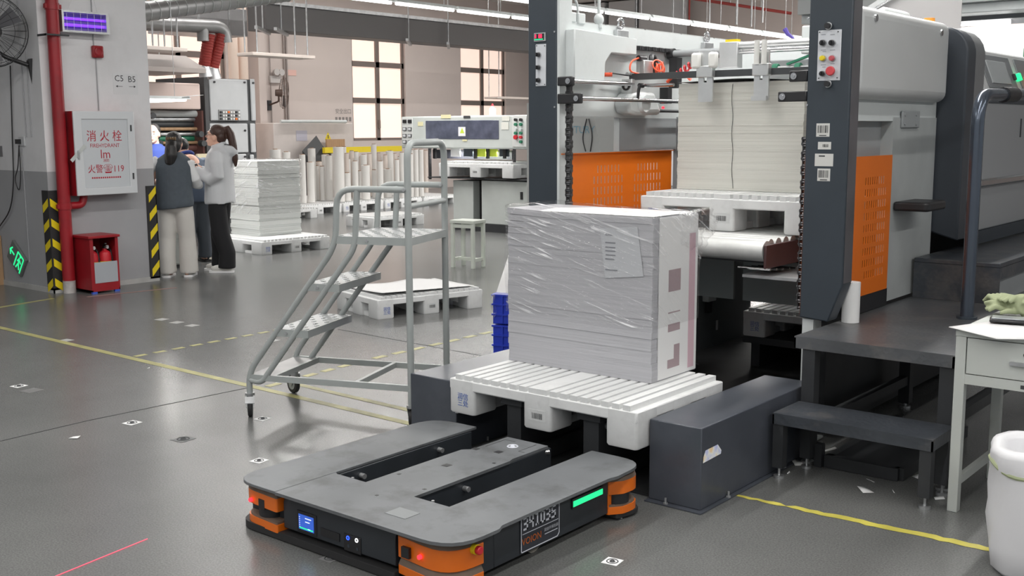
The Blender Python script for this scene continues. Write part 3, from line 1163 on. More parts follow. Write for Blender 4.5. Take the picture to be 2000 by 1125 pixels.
c1 = corner([(-2.60, 2.545, .01), (-2.335, 2.515, .12), (-2.325, 2.685, .004), (-2.56, 2.685, .01)], False)
c2 = corner([(-3.44, 2.68, .05), (-3.465, 2.535, .10), (-3.22, 2.52, .01), (-3.22, 2.60, .01)], True)
c3 = corner([(-2.42, 3.47, .01), (-2.352, 3.47, .004), (-2.315, 3.52, .01), (-2.30, 3.655, .10), (-2.44, 3.66, .05)], True)
MB().box(-2.42, -2.353, 3.468, 3.53, .0605, .115).build('inner_web', 'orange', c3, world=True)
# red button, lenses, port covers
p = at(930, 1073, X=-2.318)
MB().cyl((p.x - .012, p.y, p.z), (p.x + .004, p.y + .0, p.z), .018, n=20).build('button_collar', 'yellow', c1, world=True)
MB().cyl((p.x + .004, p.y, p.z), (p.x + .022, p.y, p.z), .015, n=20).build('stop_button', 'redb', c1, world=True, bevel=.004)
for px, py, par in ((820, 1088, c1), (490, 976, c2)):
    q = at(px, py, Y=2.524)
    MB().cyl((q.x, q.y + .004, q.z), (q.x, q.y - .006, q.z), .008, n=14).build('red_lens', 'rglow', par, world=True)
for px, py, par in ((793, 1079, c1), (513, 984, c2)):
    q = at(px, py, Y=2.530)
    MB().box(q.x - .018, q.x + .018, q.y - .006, q.y + .006, q.z - .019, q.z + .019).build('port_cover', 'black', par, world=True)
# front panel
MB().prism([(2.545, .05), (2.575, .04), (2.575, .19), (2.558, .185), (2.545, .15)], 'x', -3.21, -2.61).build('front_panel', 'agvside', ag, world=True, bevel=.003)
pf = 2.5445
a, b = at(585, 1002, Y=pf), at(615, 1041, Y=pf)
o = MB().box(a.x - .012, b.x + .012, pf - .004, pf + .002, b.z - .012, a.z + .012).build('screen_bezel', 'black', ag, world=True, bevel=.003)
MB().box(a.x, b.x, pf - .0055, pf - .004, b.z, a.z).build('screen', 'screen', o, world=True)
g = MB()
for (u0, u1, v) in ((.45, .85, .78), (.45, .75, .55), (.62, .78, .10)):
    g.box(a.x + (b.x - a.x) * u0, a.x + (b.x - a.x) * u1, pf - .0062, pf - .0056, b.z + (a.z - b.z) * v, b.z + (a.z - b.z) * (v + .06))
for k in range(6):
    g.box(a.x + .004, a.x + .008, pf - .0062, pf - .0056, b.z + (a.z - b.z) * (.15 + k * .13), b.z + (a.z - b.z) * (.19 + k * .13))
g.build('screen_text', 'scr_txt', o, world=True)
MB().box(a.x + .006, b.x - .004, pf - .0062, pf - .0056, b.z + .004, b.z + .0085).build('battery_bar', 'ggl', o, world=True)
a, b = at(627, 1030, Y=pf), at(664, 1058, Y=pf)
MB().box(a.x, b.x, pf - .003, pf + .001, b.z, a.z).build('card_slot', 'black', ag, world=True)
a, b = at(672, 1040, Y=pf), at(706, 1085, Y=pf)
o = MB().box(a.x, b.x, pf - .003, pf + .002, b.z, a.z).build('button_plate', 'black', ag, world=True, bevel=.002)
for px, py, m_ in ((681, 1050, 'bglow'), (698, 1055, 'wglow')):
    q = at(px, py, Y=pf)
    MB().torus((q.x, pf - .004, q.z), (0, 1, 0), .0065, .002, 18, 6).build('ring_button', m_, o, world=True)
for px, py in ((682, 1066), (699, 1072)):
    q = at(px, py, Y=pf)
    MB().cyl((q.x, pf - .004, q.z), (q.x, pf - .003, q.z), .006, n=14).build('socket', 'dark', o, world=True)
# skirt and wheels
sk = rpoly([(-3.475, 2.70, .02), (-3.48, 2.525, .10), (-2.6, 2.525, .01), (-2.6, 2.56, .01), (-3.2, 2.60, .01), (-3.40, 2.70, .02)])
fan_prism(MB(), sk, .006, .034).build('rubber_skirt', 'rubber', ag, world=True, bevel=.008)
MB().prism(rpoly([(-2.43, 3.50, .01), (-2.33, 3.50, .01), (-2.29, 3.66, .10), (-2.43, 3.67, .04)]), 'z', .008, .03).build('rubber_skirt', 'rubber', ag, world=True, bevel=.006)
for x in (-2.42, -3.38):
    for y in (3.04, 2.70):
        MB().cyl((x - .03, y, .05), (x + .03, y, .05), .05, n=20).build('wheel', mat('grey_wheel', S(140, 136, 128), .6), ag, world=True)
# side marking
xs_ = -2.3535
a, b = at(1118, 984, X=xs_), at(1175, 957, X=xs_)
MB().box(xs_, xs_ + .004, a.y - .006, b.y + .006, .122, .162).build('status_bezel', 'black', ag, world=True)
MB().box(xs_ + .004, xs_ + .006, a.y, b.y, .130, .152).build('status_light', 'ggl', ag, world=True)
y0, y1, z0, z1 = at(1017, 1040, X=xs_).y, at(1092, 1020, X=xs_).y, .043, .187
o = MB().box(xs_, xs_ + .0012, y0 - .004, y1 + .004, z0 - .003, z1 + .002).build('number_plate', mat('plate_slate', S(50, 52, 60), .45), ag, world=True)
g = MB()
xf = xs_ + .0013
lw = .0034
g.box(xf, xf + .0006, y0, y0 + lw, z0, z1 - .006).box(xf, xf + .0006, y1 - lw, y1, z0 + .012, z1).box(xf, xf + .0006, y0, y1 - .012, z0, z0 + lw)
g.box(xf, xf + .0006, y0 + .006, y0 + .115, z1 - lw, z1).box(xf, xf + .0006, y0 + .008, y1 - .008, z0 + .066, z0 + .066 + lw * .8)
g.obox((xf + .0003, y1 - .0075, z0 + .0075), .0006, .020, lw, (1, 0, 0), (0, .7, .7), (0, -.7, .7))
# blocky digits
SEG = {'3': 'abgcd', '4': 'fgbc', '1': 'i', '0': 'abcdef', '5': 'afgcd'}
dx = (y1 - y0 - .03) / 6
zb_, hh, ww, tt = z0 + .080, .048, dx * .78, .0075
for k, ch in enumerate('341035'):
    ys = y0 + .014 + k * dx
    def sg(u0, u1, v0, v1):
        g.box(xf, xf + .0006, ys + u0, ys + u1, zb_ + v0, zb_ + v1)
    for s_ in SEG[ch]:
        if s_ == 'a':
            sg(0, ww, hh - tt, hh)
        if s_ == 'g':
            sg(0 if ch != '3' else ww * .12, ww, hh / 2 - tt / 2, hh / 2 + tt / 2)
        if s_ == 'd':
            sg(0, ww, 0, tt)
        if s_ == 'b':
            sg(ww - tt, ww, hh / 2, hh)
        if s_ == 'c':
            sg(ww - tt, ww, 0, hh / 2)
        if s_ == 'e':
            sg(0, tt, 0, hh / 2)
        if s_ == 'f':
            sg(0, tt, hh / 2, hh)
        if s_ == 'i':
            sg(ww * .45, ww * .45 + tt, 0, hh)
            sg(ww * .15, ww * .5, hh - tt, hh)
            sg(ww * .15, ww * .85, 0, tt)
q = text_mb('润信环保包装', .0145, (xf, y1 - .05, z0 + .047), (0, 1, 0), (0, 0, 1), .0005)
g.add(q.v, q.f)
g.box(xf, xf + .0006, y1 - .09, y1 - .012, z0 + .030, z0 + .033)
g.build('plate_print', 'inkw', o, world=True)
text_mb('VOION', .037, (xf, y0 + .062, z0 + .037), (0, 1, 0), (0, 0, 1), .0005, sx=.95).build('plate_brand_print', 'inkor', o, world=True)

# ================================================================== ROLLING LADDER (local: x front to back, y across)
ld = thing('platform_ladder', 'grey tubular rolling platform ladder with perforated treads on the floor left of the guide box', 'ladder', (-4.82, 3.62, 0), R(21.5))
LL, LW, ZP, ZR, ZH = .957, .51, 1.0, 1.245, 1.48
for y in (0, LW):
    f = rounded([(0, y, .10), (0, y, .24), (.545, y, .95), (.56, y, ZR), (LL - .012, y, ZR)], .09)
    MB().tube(f, .0165, 10).build('handrail_tube', 'ladder', ld)
    gpts = rounded([(0, y, .20), (.075, y, .185), (.14, y, .27), (.655, y, .94), (.675, y, ZR)], .06)
    MB().tube(gpts, .0165, 10).build('stringer_tube', 'ladder', ld)
    MB().bar((0, y, .215), (LL, y, .215), .022, .032).build('base_rail', 'ladder', ld)
    MB().cyl((LL - .012, y - .03, ZR), (LL - .012, y + .03, ZR), .009, n=8).build('bolt', 'zinc', ld)
back = rounded([(LL, 0, .11), (LL, 0, ZH), (LL, LW, ZH), (LL, LW, .11)], .09)
MB().tube(back, .018, 12).build('back_hoop', 'ladder', ld)
MB().tube([(LL, 0, 1.16), (LL, LW, 1.16)], .0155, 10).build('cross_tube', 'ladder', ld)
MB().bar((.15, 0, .215), (.15, LW, .215), .022, .03).build('cross_bar', 'ladder', ld)
MB().bar((.64, 0, .215), (.64, LW, .215), .022, .03).build('cross_bar', 'ladder', ld)
MB().bar((LL, 0, .215), (LL, LW, .215), .022, .03).build('cross_bar', 'ladder', ld)


def tread(x0, x1, z, nx, ny, name):
    us, vv_, hl = [x0], [-.005], set()
    px_, py_ = (x1 - x0) / nx, (LW + .01) / ny
    for i in range(nx):
        us += [x0 + px_ * (i + .35), x0 + px_ * (i + .65)]
    us.append(x1)
    for j in range(ny):
        vv_ += [-.005 + py_ * (j + .30), -.005 + py_ * (j + .60)]
    vv_.append(LW + .005)
    for i in range(nx):
        for j in range(ny):
            if (i + j) % 2 == 0:
                hl.add((2 * i + 1, 2 * j + 1))
    o = MB().gridplate(us, vv_, hl, lambda u, v, s: (u, v, z if s else z - .003)).build(name, mat('tread_sheet', S(172, 175, 176), .38, metal=.25), ld)
    lip = MB().box(x0 - .002, x0, -.005, LW + .005, z - .04, z).box(x1, x1 + .002, -.005, LW + .005, z - .04, z)
    lip.box(x0, x1, -.007, -.005, z - .04, z).box(x0, x1, LW + .005, LW + .007, z - .04, z)
    lip.build('tread_lip', 'ladder', o)
    rv = MB()
    bl = random.Random(int(z * 100))
    for (i, j) in hl:      # pressed rims of the holes
        cx, cy = (us[i] + us[i + 1]) / 2, (vv_[j] + vv_[j + 1]) / 2
        rv.box(us[i] - .004, us[i + 1] + .004, vv_[j] - .004, vv_[j], z, z + .003).box(us[i] - .004, us[i + 1] + .004, vv_[j + 1], vv_[j + 1] + .004, z, z + .003)
    rv.build('hole_rims', 'alu', o)['kind'] = 'stuff'
    for y in (-.008, LW + .008):
        MB().cyl(((x0 + x1) / 2 - .03, y - .004, z - .02), ((x0 + x1) / 2 - .03, y + .004, z - .02), .009, n=8).build('tread_bolt', 'zinc', o)


tread(.17, .37, .49, 5, 9, 'tread')
tread(.37, .56, .745, 5, 9, 'tread')
tread(.545, LL + .01, ZP, 10, 9, 'platform')
MB().box(.0, .14, 0, LW, .222, .226).build('bottom_tread', mat('clouded_tread_plate', S(150, 150, 150), .35, metal=.4, var=.2), ld)


def caster(x, y, ang, brake):
    ca, sa = math.cos(ang), math.sin(ang)

    def L(p):
        return (x + p[0] * ca - p[1] * sa, y + p[0] * sa + p[1] * ca, p[2])
    m = MB()
    m.cyl(L((0, 0, .125)), L((0, 0, .16)), .014, n=10)
    m.cyl(L((0, 0, .112)), L((0, 0, .126)), .026, n=14)
    for s in (-1, 1):
        m.add([L(p) for p in ((-.02, s * .018, .115), (.02, s * .018, .115), (.045, s * .018, .055), (.02, s * .018, .045), (-.02, s * .021, .115), (.02, s * .021, .115), (.045, s * .021, .055), (.02, s * .021, .045))],
              [(0, 1, 2, 3), (7, 6, 5, 4), (0, 4, 5, 1), (1, 5, 6, 2), (2, 6, 7, 3), (3, 7, 4, 0)])
    o = m.build('caster', 'zinc', ld)
    wz = .0565
    MB().cyl(L((.028, -.013, wz)), L((.028, .013, wz)), .056, n=26).build('wheel', 'rubber', o, bevel=.006)
    MB().cyl(L((.028, -.0145, wz)), L((.028, .0145, wz)), .034, n=20).build('wheel_hub', mat('hub_grey', S(150, 154, 154), .4), o)
    if brake:
        MB().obox(L((.07, 0, .10)), .045, .05, .004, Vector(L((.8, 0, -.6))) - Vector(L((0, 0, 0))), Vector(L((0, 1, 0))) - Vector(L((0, 0, 0))), (0, 0, 1)).build('brake_pedal', 'zinc', o)


caster(0, 0, R(-60), True)
caster(.0, LW, R(150), False)
caster(LL, 0, R(100), False)
caster(LL, LW, R(160), False)

# ================================================================== PRESS INFEED (the big machine)
YF = 5.0
pr = thing('printing_press', 'big grey and charcoal sheet-fed press with orange guards behind the wrapped stack', 'printing press', (-2.9, 6.2, 0))


def pb(name, m_, parent=None, bevel=0, **k):
    return lambda mb: mb.build(name, m_, parent or pr, world=True, bevel=bevel)


# uprights
colL = MB().box(-3.966, -3.762, YF, YF + .12, .014, 2.62).build('left_upright', 'dark', pr, world=True, bevel=.006)
MB().box(-3.762, -3.745, YF + .004, YF + .12, .95, 2.62).build('upright_trim', 'lgrey', colL, world=True)
colR = MB().prism([(-2.27, .628), (-2.125, .618), (-2.058, .80), (-2.058, 2.62), (-2.27, 2.62)], 'y', YF, YF + .11).build('right_upright', 'dark', pr, world=True, bevel=.006)
MB().box(-2.0575, -2.0555, YF + .01, YF + .105, .81, 2.6).build('upright_cheek', mat('cheek_grey', S(112, 110, 114), .28, metal=.45, var=.2, scale=3), colR, world=True)  # thin side strip, paler and shinier than the upright's front
MB().box(-2.277, -2.271, YF + .02, YF + .09, .635, 1.41).build('orange_edge', 'orangep', colR, world=True)
MB().box(-2.262, -2.205, YF + .02, YF + .09, .014, .62).build('foot_post', 'lgrey', colR, world=True)
MB().box(-2.285, -2.18, YF, YF + .13, .005, .014).build('foot_plate', 'lgrey', colR, world=True)
MB().cyl((-2.2, YF + .02, .014), (-2.2, YF + .02, .06), .012, n=8).build('levelling_bolt', 'zinc', colR, world=True)

e = -.0012


def on_front(px0, py0, px1, py1, Y=YF):
    a, b = at(px0, py0, Y=Y), at(px1, py1, Y=Y)
    return a, b


# left panel: display and three knobs
a, b = on_front(1044.5, 65, 1067, 80)
o = MB().box(a.x, b.x, YF - .008, YF, b.z, a.z).build('display', 'zinc', pr, world=True)
MB().box(a.x + .005, b.x - .010, YF - .010, YF - .008, b.z + .006, a.z - .005).build('display_glass', 'black', o, world=True)
g = MB()
hh = a.z - b.z
for k in range(4):
    if k == 1:
        continue
    xk = a.x + .008 + k * .0135
    w_ = .0095
    zb2 = b.z + hh * .38
    for (u0, u1, v0, v1) in ((0, w_, 0, .0025), (0, w_, hh * .2, hh * .2 + .0025), (0, w_, hh * .4, hh * .4 + .0025), (0, .0025, 0, hh * .4), (w_ - .0025, w_, 0, hh * .4)):
        g.box(xk + u0, xk + u1, YF - .0108, YF - .0101, zb2 + v0, zb2 + v1)
g.build('red_digits', mat('red_led', (1, .04, .12), .4, emit=(1, .05, .16), es=1.2), o, world=True)
MB().box(a.x + .006, b.x - .016, YF - .0108, YF - .0101, b.z + .008, b.z + .013).build('green_bar', 'ggl', o, world=True)
a, b = on_front(1047, 87, 1067, 168)
o = MB().box(a.x, b.x, YF - .005, YF, b.z, a.z).build('knob_plate', mat('plate_pale', S(206, 209, 214), .4), pr, world=True, bevel=.003)


def knob(par, px, py, r_, m_='black', Y=YF, ring=True):
    q = at(px, py, Y=Y)
    k = MB().cyl((q.x, Y - .006, q.z), (q.x, Y - .011, q.z), r_ * 1.25, n=18)
    k.build('knob_ring', 'zinc', par, world=True)
    k = MB().cyl((q.x, Y - .011, q.z), (q.x, Y - .028, q.z), r_, r_ * .88, n=18)
    if m_ == 'black':
        k.box(q.x - r_ * .22, q.x + r_ * .22, Y - .037, Y - .028, q.z - r_ * .85, q.z + r_ * .85)
    k.build('knob' if m_ == 'black' else 'button', m_, par, world=True, bevel=.002)


for py in (107, 132, 157):
    knob(o, 1054, py, .0125)
for px, py in ((1049.5, 89.5), (1065, 89.5), (1049.5, 165), (1065, 165)):
    q = at(px, py, Y=YF)
    MB().cyl((q.x, YF - .008, q.z), (q.x, YF - .005, q.z), .003, n=8).build('screw', 'inkdk', o, world=True)
# right panel
a, b = on_front(1599, 60, 1641, 157)
o = MB().box(a.x, b.x, YF - .005, YF, b.z, a.z).build('button_plate', mat('plate_pale', S(206, 209, 214), .4), pr, world=True, bevel=.003)
knob(o, 1609, 84, .0135)
knob(o, 1627, 84, .0135)
knob(o, 1609, 114, .013, 'yellow')
knob(o, 1627, 114, .013, mat('button_pink_red', S(196, 84, 92), .4))
knob(o, 1608, 144, .012, 'black')
q = at(1626, 139, Y=YF)
MB().cyl((q.x, YF - .006, q.z), (q.x, YF - .02, q.z), .013, n=16).build('stop_stem', 'zinc', o, world=True)
MB().cyl((q.x, YF - .02, q.z), (q.x, YF - .034, q.z), .0225, .021, n=22).build('stop_button', mat('stop_red', S(206, 72, 78), .4), o, world=True, bevel=.003)
g = MB()
for px, py, w_ in ((1609, 68, 9), (1627, 68, 9), (1609, 98, 10), (1611, 101, 7), (1627, 98, 10), (1609, 127, 10), (1610, 131, 6), (1627, 125, 8)):
    a, b = at(px - w_ / 2, py, Y=YF), at(px + w_ / 2, py, Y=YF)
    g.box(a.x, b.x, YF - .0058, YF - .0051, a.z - .0012, a.z + .0012)
g.build('plate_print', mat('plate_ink', S(120, 124, 130), .6), o, world=True)
for px, py in ((1602, 63), (1638, 62), (1600, 153), (1636, 152)):
    q = at(px, py, Y=YF)
    MB().cyl((q.x, YF - .008, q.z), (q.x, YF - .005, q.z), .003, n=8).build('screw', 'inkdk', o, world=True)
for px, py in ((1620, 51), (1619, 164)):
    q = at(px, py, Y=YF)
    o = MB().torus((q.x, YF - .012, q.z), (0, 1, 0), .015, .003, 20, 6).build('socket_ring', 'zinc', pr, world=True)
    MB().cyl((q.x, YF, q.z), (q.x, YF - .03, q.z), .0135, n=18).build('socket_plug', 'black', o, world=True)
for px, py in ((1084, 62), (1084, 209), (1579, 36), (1577, 205)):
    q = at(px, py, Y=YF)
    MB().cyl((q.x, YF, q.z), (q.x, YF - .006, q.z), .0055, n=10).build('cap_screw', 'steel', pr, world=True)
# stickers
for i, (x0, y0, x1, y1) in enumerate(((1595, 241, 1620, 267), (1598, 277, 1623, 292), (1592, 300, 1627, 325), (1597, 329, 1621, 354))):
    a, b = at(x0, y0, Y=YF), at(x1, y1, Y=YF)
    o = MB().box(a.x, b.x, YF - .0012, YF - .0002, b.z, a.z).build('sticker', mat('sticker_paper', S(206, 206, 202), .5), pr, world=True)
    c = (a + b) / 2
    if i in (0, 3):
        g = barcode_mb(MB(), (c.x, YF - .0014, c.z + .004), (1, 0, 0), (0, 0, 1), (b.x - a.x) * .8, .035, .0006, i + 2)
        g.box(c.x - .018, c.x + .018, YF - .0019, YF - .0013, b.z + .004, b.z + .008)
    elif i == 1:
        g = barcode_mb(MB(), (c.x + .006, YF - .0014, c.z), (1, 0, 0), (0, 0, 1), .03, .014, .0006, 9)
    else:
        g = MB().box(c.x - .026, c.x + .004, YF - .0019, YF - .0013, a.z - .014, a.z - .008)
    g.build('sticker_print', 'inkdk', o, world=True)
# brackets on the uprights, rods running back, cross bar, guides
for (x0, x1, y0, y1) in ((1088, 1117, 150, 167), (1088, 1133, 183, 202), (1541, 1575, 138, 159), (1519, 1575, 179, 198)):
    a, b = at(x0, y0, Y=YF), at(x1, y1, Y=YF)
    lft = x0 < 1300
    xa, xb = (-3.76, b.x) if lft else (a.x, -2.272)
    o = MB().box(xa, xb, YF, YF + .03, b.z, a.z).build('rod_bracket', 'black', pr, world=True, bevel=.006)
    cx, cz = (xb - .026, (a.z + b.z) / 2) if lft else (xa + .026, (a.z + b.z) / 2)
    g = MB().cyl((cx, YF, cz), (cx, YF - .006, cz), .016, n=18).cyl((cx, YF - .006, cz), (cx, YF - .010, cz), .008, n=6)
    g.build('bracket_bolt', 'steel', o, world=True)
    L_ = 5.64 if y0 < 170 else 6.6
    MB().cyl((cx + (.012 if lft else -.012), YF + .03, cz), (cx + (.012 if lft else -.012), L_, cz), .0125, n=14).build('guide_rod', 'steel', pr, world=True)
zb = 1.853
MB().box(-3.70, -2.34, 5.640, 5.665, zb - .018, zb + .02).build('cross_bar', mat('cross_bar_steel', S(84, 86, 88), .35, metal=.6), pr, world=True, bevel=.002)
o = MB().box(-3.735, -3.66, 5.61, 5.675, 1.755, 1.84).build('slide_block', 'alu', pr, world=True, bevel=.003)
MB().torus((-3.70, 5.605, 1.80), (0, 1, 0), .022, .006, 20, 6).build('bearing', 'black', o, world=True)
for xk in (-3.712, -3.685):
    MB().cyl((xk, 5.635, 1.872), (xk, 5.64, 1.872), .011, n=10).build('bolt', 'steel', o, world=True)
MB().cyl((-3.62, 5.66, 1.80), (-3.40, 5.66, 1.80), .011, n=10).build('clamp_rod', 'steel', pr, world=True)
o = MB().cyl((-3.60, 5.64, 1.80), (-3.60, 5.60, 1.80), .014, n=10).build('clamp_lever', 'black', pr, world=True)
MB().tube([(-3.60, 5.605, 1.80), (-3.605, 5.60, 1.77), (-3.61, 5.60, 1.72)], [.010, .010, .008], 8).build('lever_arm', 'black', o, world=True)
# hanging side stops of bright plate
for i, (x0, x1, yb) in enumerate(((1367, 1393, 199), (1476, 1502, 195))):
    a, b = at(x0, 100, Y=5.63), at(x1, yb, Y=5.63)
    us = [a.x, a.x + (b.x - a.x) * .38, a.x + (b.x - a.x) * .58, b.x]
    zs = [b.z, b.z + .11, b.z + .20, a.z]
    o = MB().gridplate(us, zs, {(1, 1)}, lambda u, v, s: (u, 5.618 if s else 5.63, v)).build('stop_plate', 'alu', pr, world=True)
    MB().box(a.x - .005, b.x + .005, 5.60, 5.64, zb - .02, zb + .045).build('stop_clamp', 'alu', o, world=True, bevel=.004)
    if i == 0:
        for s in (-1, 1):
            c = (a.x + b.x) / 2 + s * .055
            MB().box(c - .03, c + .03, 5.59, 5.62, zb + .03, zb + .12).build('stop_knob', mat('pale_knob', S(232, 232, 228), .4), o, world=True, bevel=.014)
    else:
        for s in (-1, 1):
            c = (a.x + b.x) / 2 + s * .022
            MB().cyl((c, 5.60, zb + .04), (c, 5.60, zb + .17), .015, n=10).build('stop_cylinder', mat('pale_knob', S(232, 232, 228), .4), o, world=True)
    if i == 1:
        MB().box(a.x - .006, b.x - .004, 5.60, 5.6175, b.z - .004, b.z + .022).build('stop_lip', 'alu', o, world=True)

# left side frame: pale plate seen from inside
XL = -3.76
us, zs = [5.02, 5.085, 5.63, 6.30, 8.6], [1.41, 1.612, 2.15]
MB().gridplate(us, zs, {(1, 0)}, lambda u, v, s: (XL if s else XL - .04, u, v)).build('side_frame', 'lgrey', pr, world=True)
MB().box(XL, XL + .004, 5.63, 6.29, 1.412, 1.61).build('grey_shutter', 'mgrey', pr, world=True)
MB().box(XL - .02, XL + .012, 6.30, 6.42, .95, 1.62).build('frame_post', 'mgrey', pr, world=True)
MB().box(XL + .012, XL + .016, 6.33, 6.37, .95, 1.60).build('post_slot', 'black', pr, world=True)
# cover over the chain wheel
yz = [(5.13, 1.805), (5.35, 1.805), (5.36, 1.90), (5.42, 1.965), (5.68, 1.965), (5.69, 2.06), (5.07, 2.10), (5.07, 2.14), (5.02, 2.14), (5.02, 1.81)]
yz = [(5.06, 1.81), (5.36, 1.81), (5.37, 1.93), (5.43, 1.985), (5.70, 1.985), (5.70, 2.08), (5.06, 2.10)]
fanm = MB()
bm = bmesh.new()
f0 = bm.faces.new([bm.verts.new((XL, y, z)) for y, z in yz])
r_ = bmesh.ops.extrude_face_region(bm, geom=[f0])
for v in r_['geom']:
    if isinstance(v, bmesh.types.BMVert):
        v.co.x = XL + .075
bmesh.ops.triangulate(bm, faces=[q for q in bm.faces if len(q.verts) > 4])
bm.verts.index_update()
fanm.add([v.co.copy() for v in bm.verts], [tuple(v.index for v in q.verts) for q in bm.faces])
bm.free()
fanm.build('chain_cover', 'lgrey', pr, world=True, bevel=.006)
# drum-shaped cover low on the frame
dm = MB()
prof = [(5.58, 1.64), (5.56, 1.70), (5.60, 1.755), (5.68, 1.77), (5.86, 1.765), (5.93, 1.66), (5.93, 1.63), (5.66, 1.625)]
dm.prism(prof, 'x', XL, XL + .11)
dm.build('drum_cover', 'lgrey', pr, world=True, bevel=.02)
MB().cyl((XL + .10, 5.72, 1.695), (XL + .135, 5.72, 1.695), .06, .05, n=24).build('drum_end', 'lgrey', pr, world=True)
# boxes and eye bolts on the top edge of the frame
MB().box(XL - .06, XL + .01, 5.07, 5.17, 2.145, 2.20).build('junction_box', 'lgrey', pr, world=True, bevel=.006)
MB().box(XL - .05, XL + .01, 5.19, 5.26, 2.14, 2.20).build('junction_box', 'lgrey', pr, world=True, bevel=.006)
MB().ell((XL - .01, 5.42, 2.18), (.03, .03, .035)).cyl((XL - .01, 5.42, 2.13), (XL - .01, 5.42, 2.16), .022, n=12).build('cable_dome', 'lgrey', pr, world=True)
MB().tube([(XL - .01, 5.42, 2.2), (XL - .01, 5.42, 2.9)], .010, 8).build('conduit', 'lgrey', pr, world=True)
MB().tube(rounded([(XL - .02, 5.225, 2.2), (XL - .02, 5.215, 2.27), (XL - .03, 5.12, 2.31), (XL - .05, 5.04, 2.3)], .06), .007, 8).build('cable', 'lgrey', pr, world=True)
for yy, zz in ((5.62, 2.115), (6.66, 2.10)):
    o = MB().box(XL - .01, XL + .03, yy - .06, yy + .06, zz - .03, zz + .015).build('eye_bolt_base', 'zinc', pr, world=True, bevel=.003)
    MB().torus((XL + .01, yy, zz + .055), (1, 0, 0), .028, .008, 20, 8).build('eye', 'steel', o, world=True)
MB().cyl((XL, 5.41, 1.86), (XL + .008, 5.41, 1.86), .022, n=18).build('port', 'black', pr, world=True)
MB().tube([(XL, 5.41, 1.862), (XL + .06, 5.46, 1.862)], .012, 8).build('orange_nozzle', 'orhose', pr, world=True)
MB().tube([(XL + .05, 5.45, 1.872), (XL + .05, 5.66, 1.862)], .004, 6).build('rod', 'inkdk', pr, world=True)

# chains
_lk = MB().cyl((-.016, 0, -.012), (.016, 0, -.012), .0085, n=8).cyl((-.016, 0, .012), (.016, 0, .012), .0085, n=8)
for s in (-1, 1):
    _lk.box(s * .012 - .002, s * .012 + .002, -.009, .009, -.021, .021)
_lkm = _lk.mesh('chain_link', None)


def chain(p0, p1, n, rot, name):
    p0, p1 = Vector(p0), Vector(p1)
    root = MB().tube([p0, p1], .003, 5).build(name, 'chain', pr, world=True)
    for i in range(n):
        q = p0.lerp(p1, (i + .5) / n) - ROOT[pr.name]
        o = share('link', _lkm, 'chain', root, q, rot)
        o.scale = (1.3, 1.3, 1)
        if i % 2:
            o.scale = (.95, 1.25, 1)


chain((-3.70, 5.035, 1.82), (-3.70, 5.035, 1.00), 24, (0, 0, 0), 'lift_chain')
chain((-3.735, 5.70, 2.035), (-3.735, 6.86, 2.035), 30, (R(90), 0, 0), 'drive_chain')
chain((-2.292, 5.06, 1.50), (-2.292, 5.06, .66), 24, (0, 0, 0), 'lift_chain')


# orange perforated guards
def slot_panel(name, fn, U, Z, groups):
    us, zs = set(U), set(Z)
    rects = []
    for (u0, nu, du, w_, z0, nz_, dz, h_, cut) in groups:
        for i in range(nu):
            for j in range(nz_):
                if (i, j) in cut:
                    continue
                rects.append((round(u0 + i * du, 4), round(u0 + i * du + w_, 4), round(z0 + j * dz, 4), round(z0 + j * dz + h_, 4)))
    for a, b, c, d in rects:
        us |= {a, b}
        zs |= {c, d}
    us, zs = sorted(us), sorted(zs)
    hl = set()
    for a, b, c, d in rects:
        hl.add((us.index(a), zs.index(c)))
    return MB().gridplate(us, zs, hl, fn).build(name, 'orangep', pr, world=True)


cut = {(0, 6), (8, 6), (0, 0), (8, 0)}
slot_panel('orange_guard', lambda u, v, s: (XL + .004 if s else XL + .0015, u, v), (5.02, 6.24), (.70, 1.405),
           [(5.36, 9, .037, .009, 1.03, 5, .064, .044, {(0, 4), (8, 4)}), (5.80, 9, .037, .009, 1.03, 5, .064, .044, {(0, 4), (8, 4)}), (5.36, 9, .037, .009, .76, 4, .064, .044, set()), (5.80, 9, .037, .009, .76, 4, .064, .044, set())])
MB().box(XL + .003, XL + .02, 5.02, 6.24, 1.402, 1.408).build('guard_rim', 'orangep', pr, world=True)
slot_panel('orange_guard', lambda u, v, s: (-2.126 if s else -2.1285, u, v), (5.17, 5.765), (.695, 1.405),
           [(5.21, 3, .03, .012, .78, 9, .06, .038, set()), (5.41, 10, .03, .012, .78, 9, .06, .038, {(9, 8), (0, 0)})])

# right side wall, posts, housings
XR = -2.13
MB().box(-2.20, -2.14, 5.12, 6.45, 1.58, 1.69).build('side_beam', 'lgrey', pr, world=True)
MB().box(-2.20, -2.135, 5.78, 6.45, .62, 1.60).build('side_post', mat('post_grey', S(168, 172, 172), .45, var=.05), pr, world=True)
MB().box(-2.21, -2.2, 5.12, 5.78, 1.40, 1.60).build('recess_panel', 'mgrey', pr, world=True)
MB().box(-2.16, -2.129, 5.17, 5.78, .605, .695).build('kick_plate', 'black', pr, world=True)
MB().box(-2.135, -2.122, 5.88, 6.14, 1.545, 1.635).build('hinge_plate', 'mgrey', pr, world=True, bevel=.004)
for yy in (5.91, 6.08):
    for zz in (1.565, 1.615):
        MB().cyl((-2.122, yy, zz), (-2.117, yy, zz), .008, n=8).build('hinge_screw', 'mgrey', pr, world=True)
hz = MB().box(-2.215, -2.07, 5.12, 6.43, 1.685, 2.125)
o = hz.build('upper_housing', 'silver', pr, world=True, bevel=.055, seg=5)
for px, py in ((1710, 35), (1838, 64)):
    q = at(px, py, X=-2.07)
    MB().cyl((-2.072, q.y, q.z), (-2.062, q.y, q.z), .017, n=18).build('housing_bolt', 'steel', o, world=True)
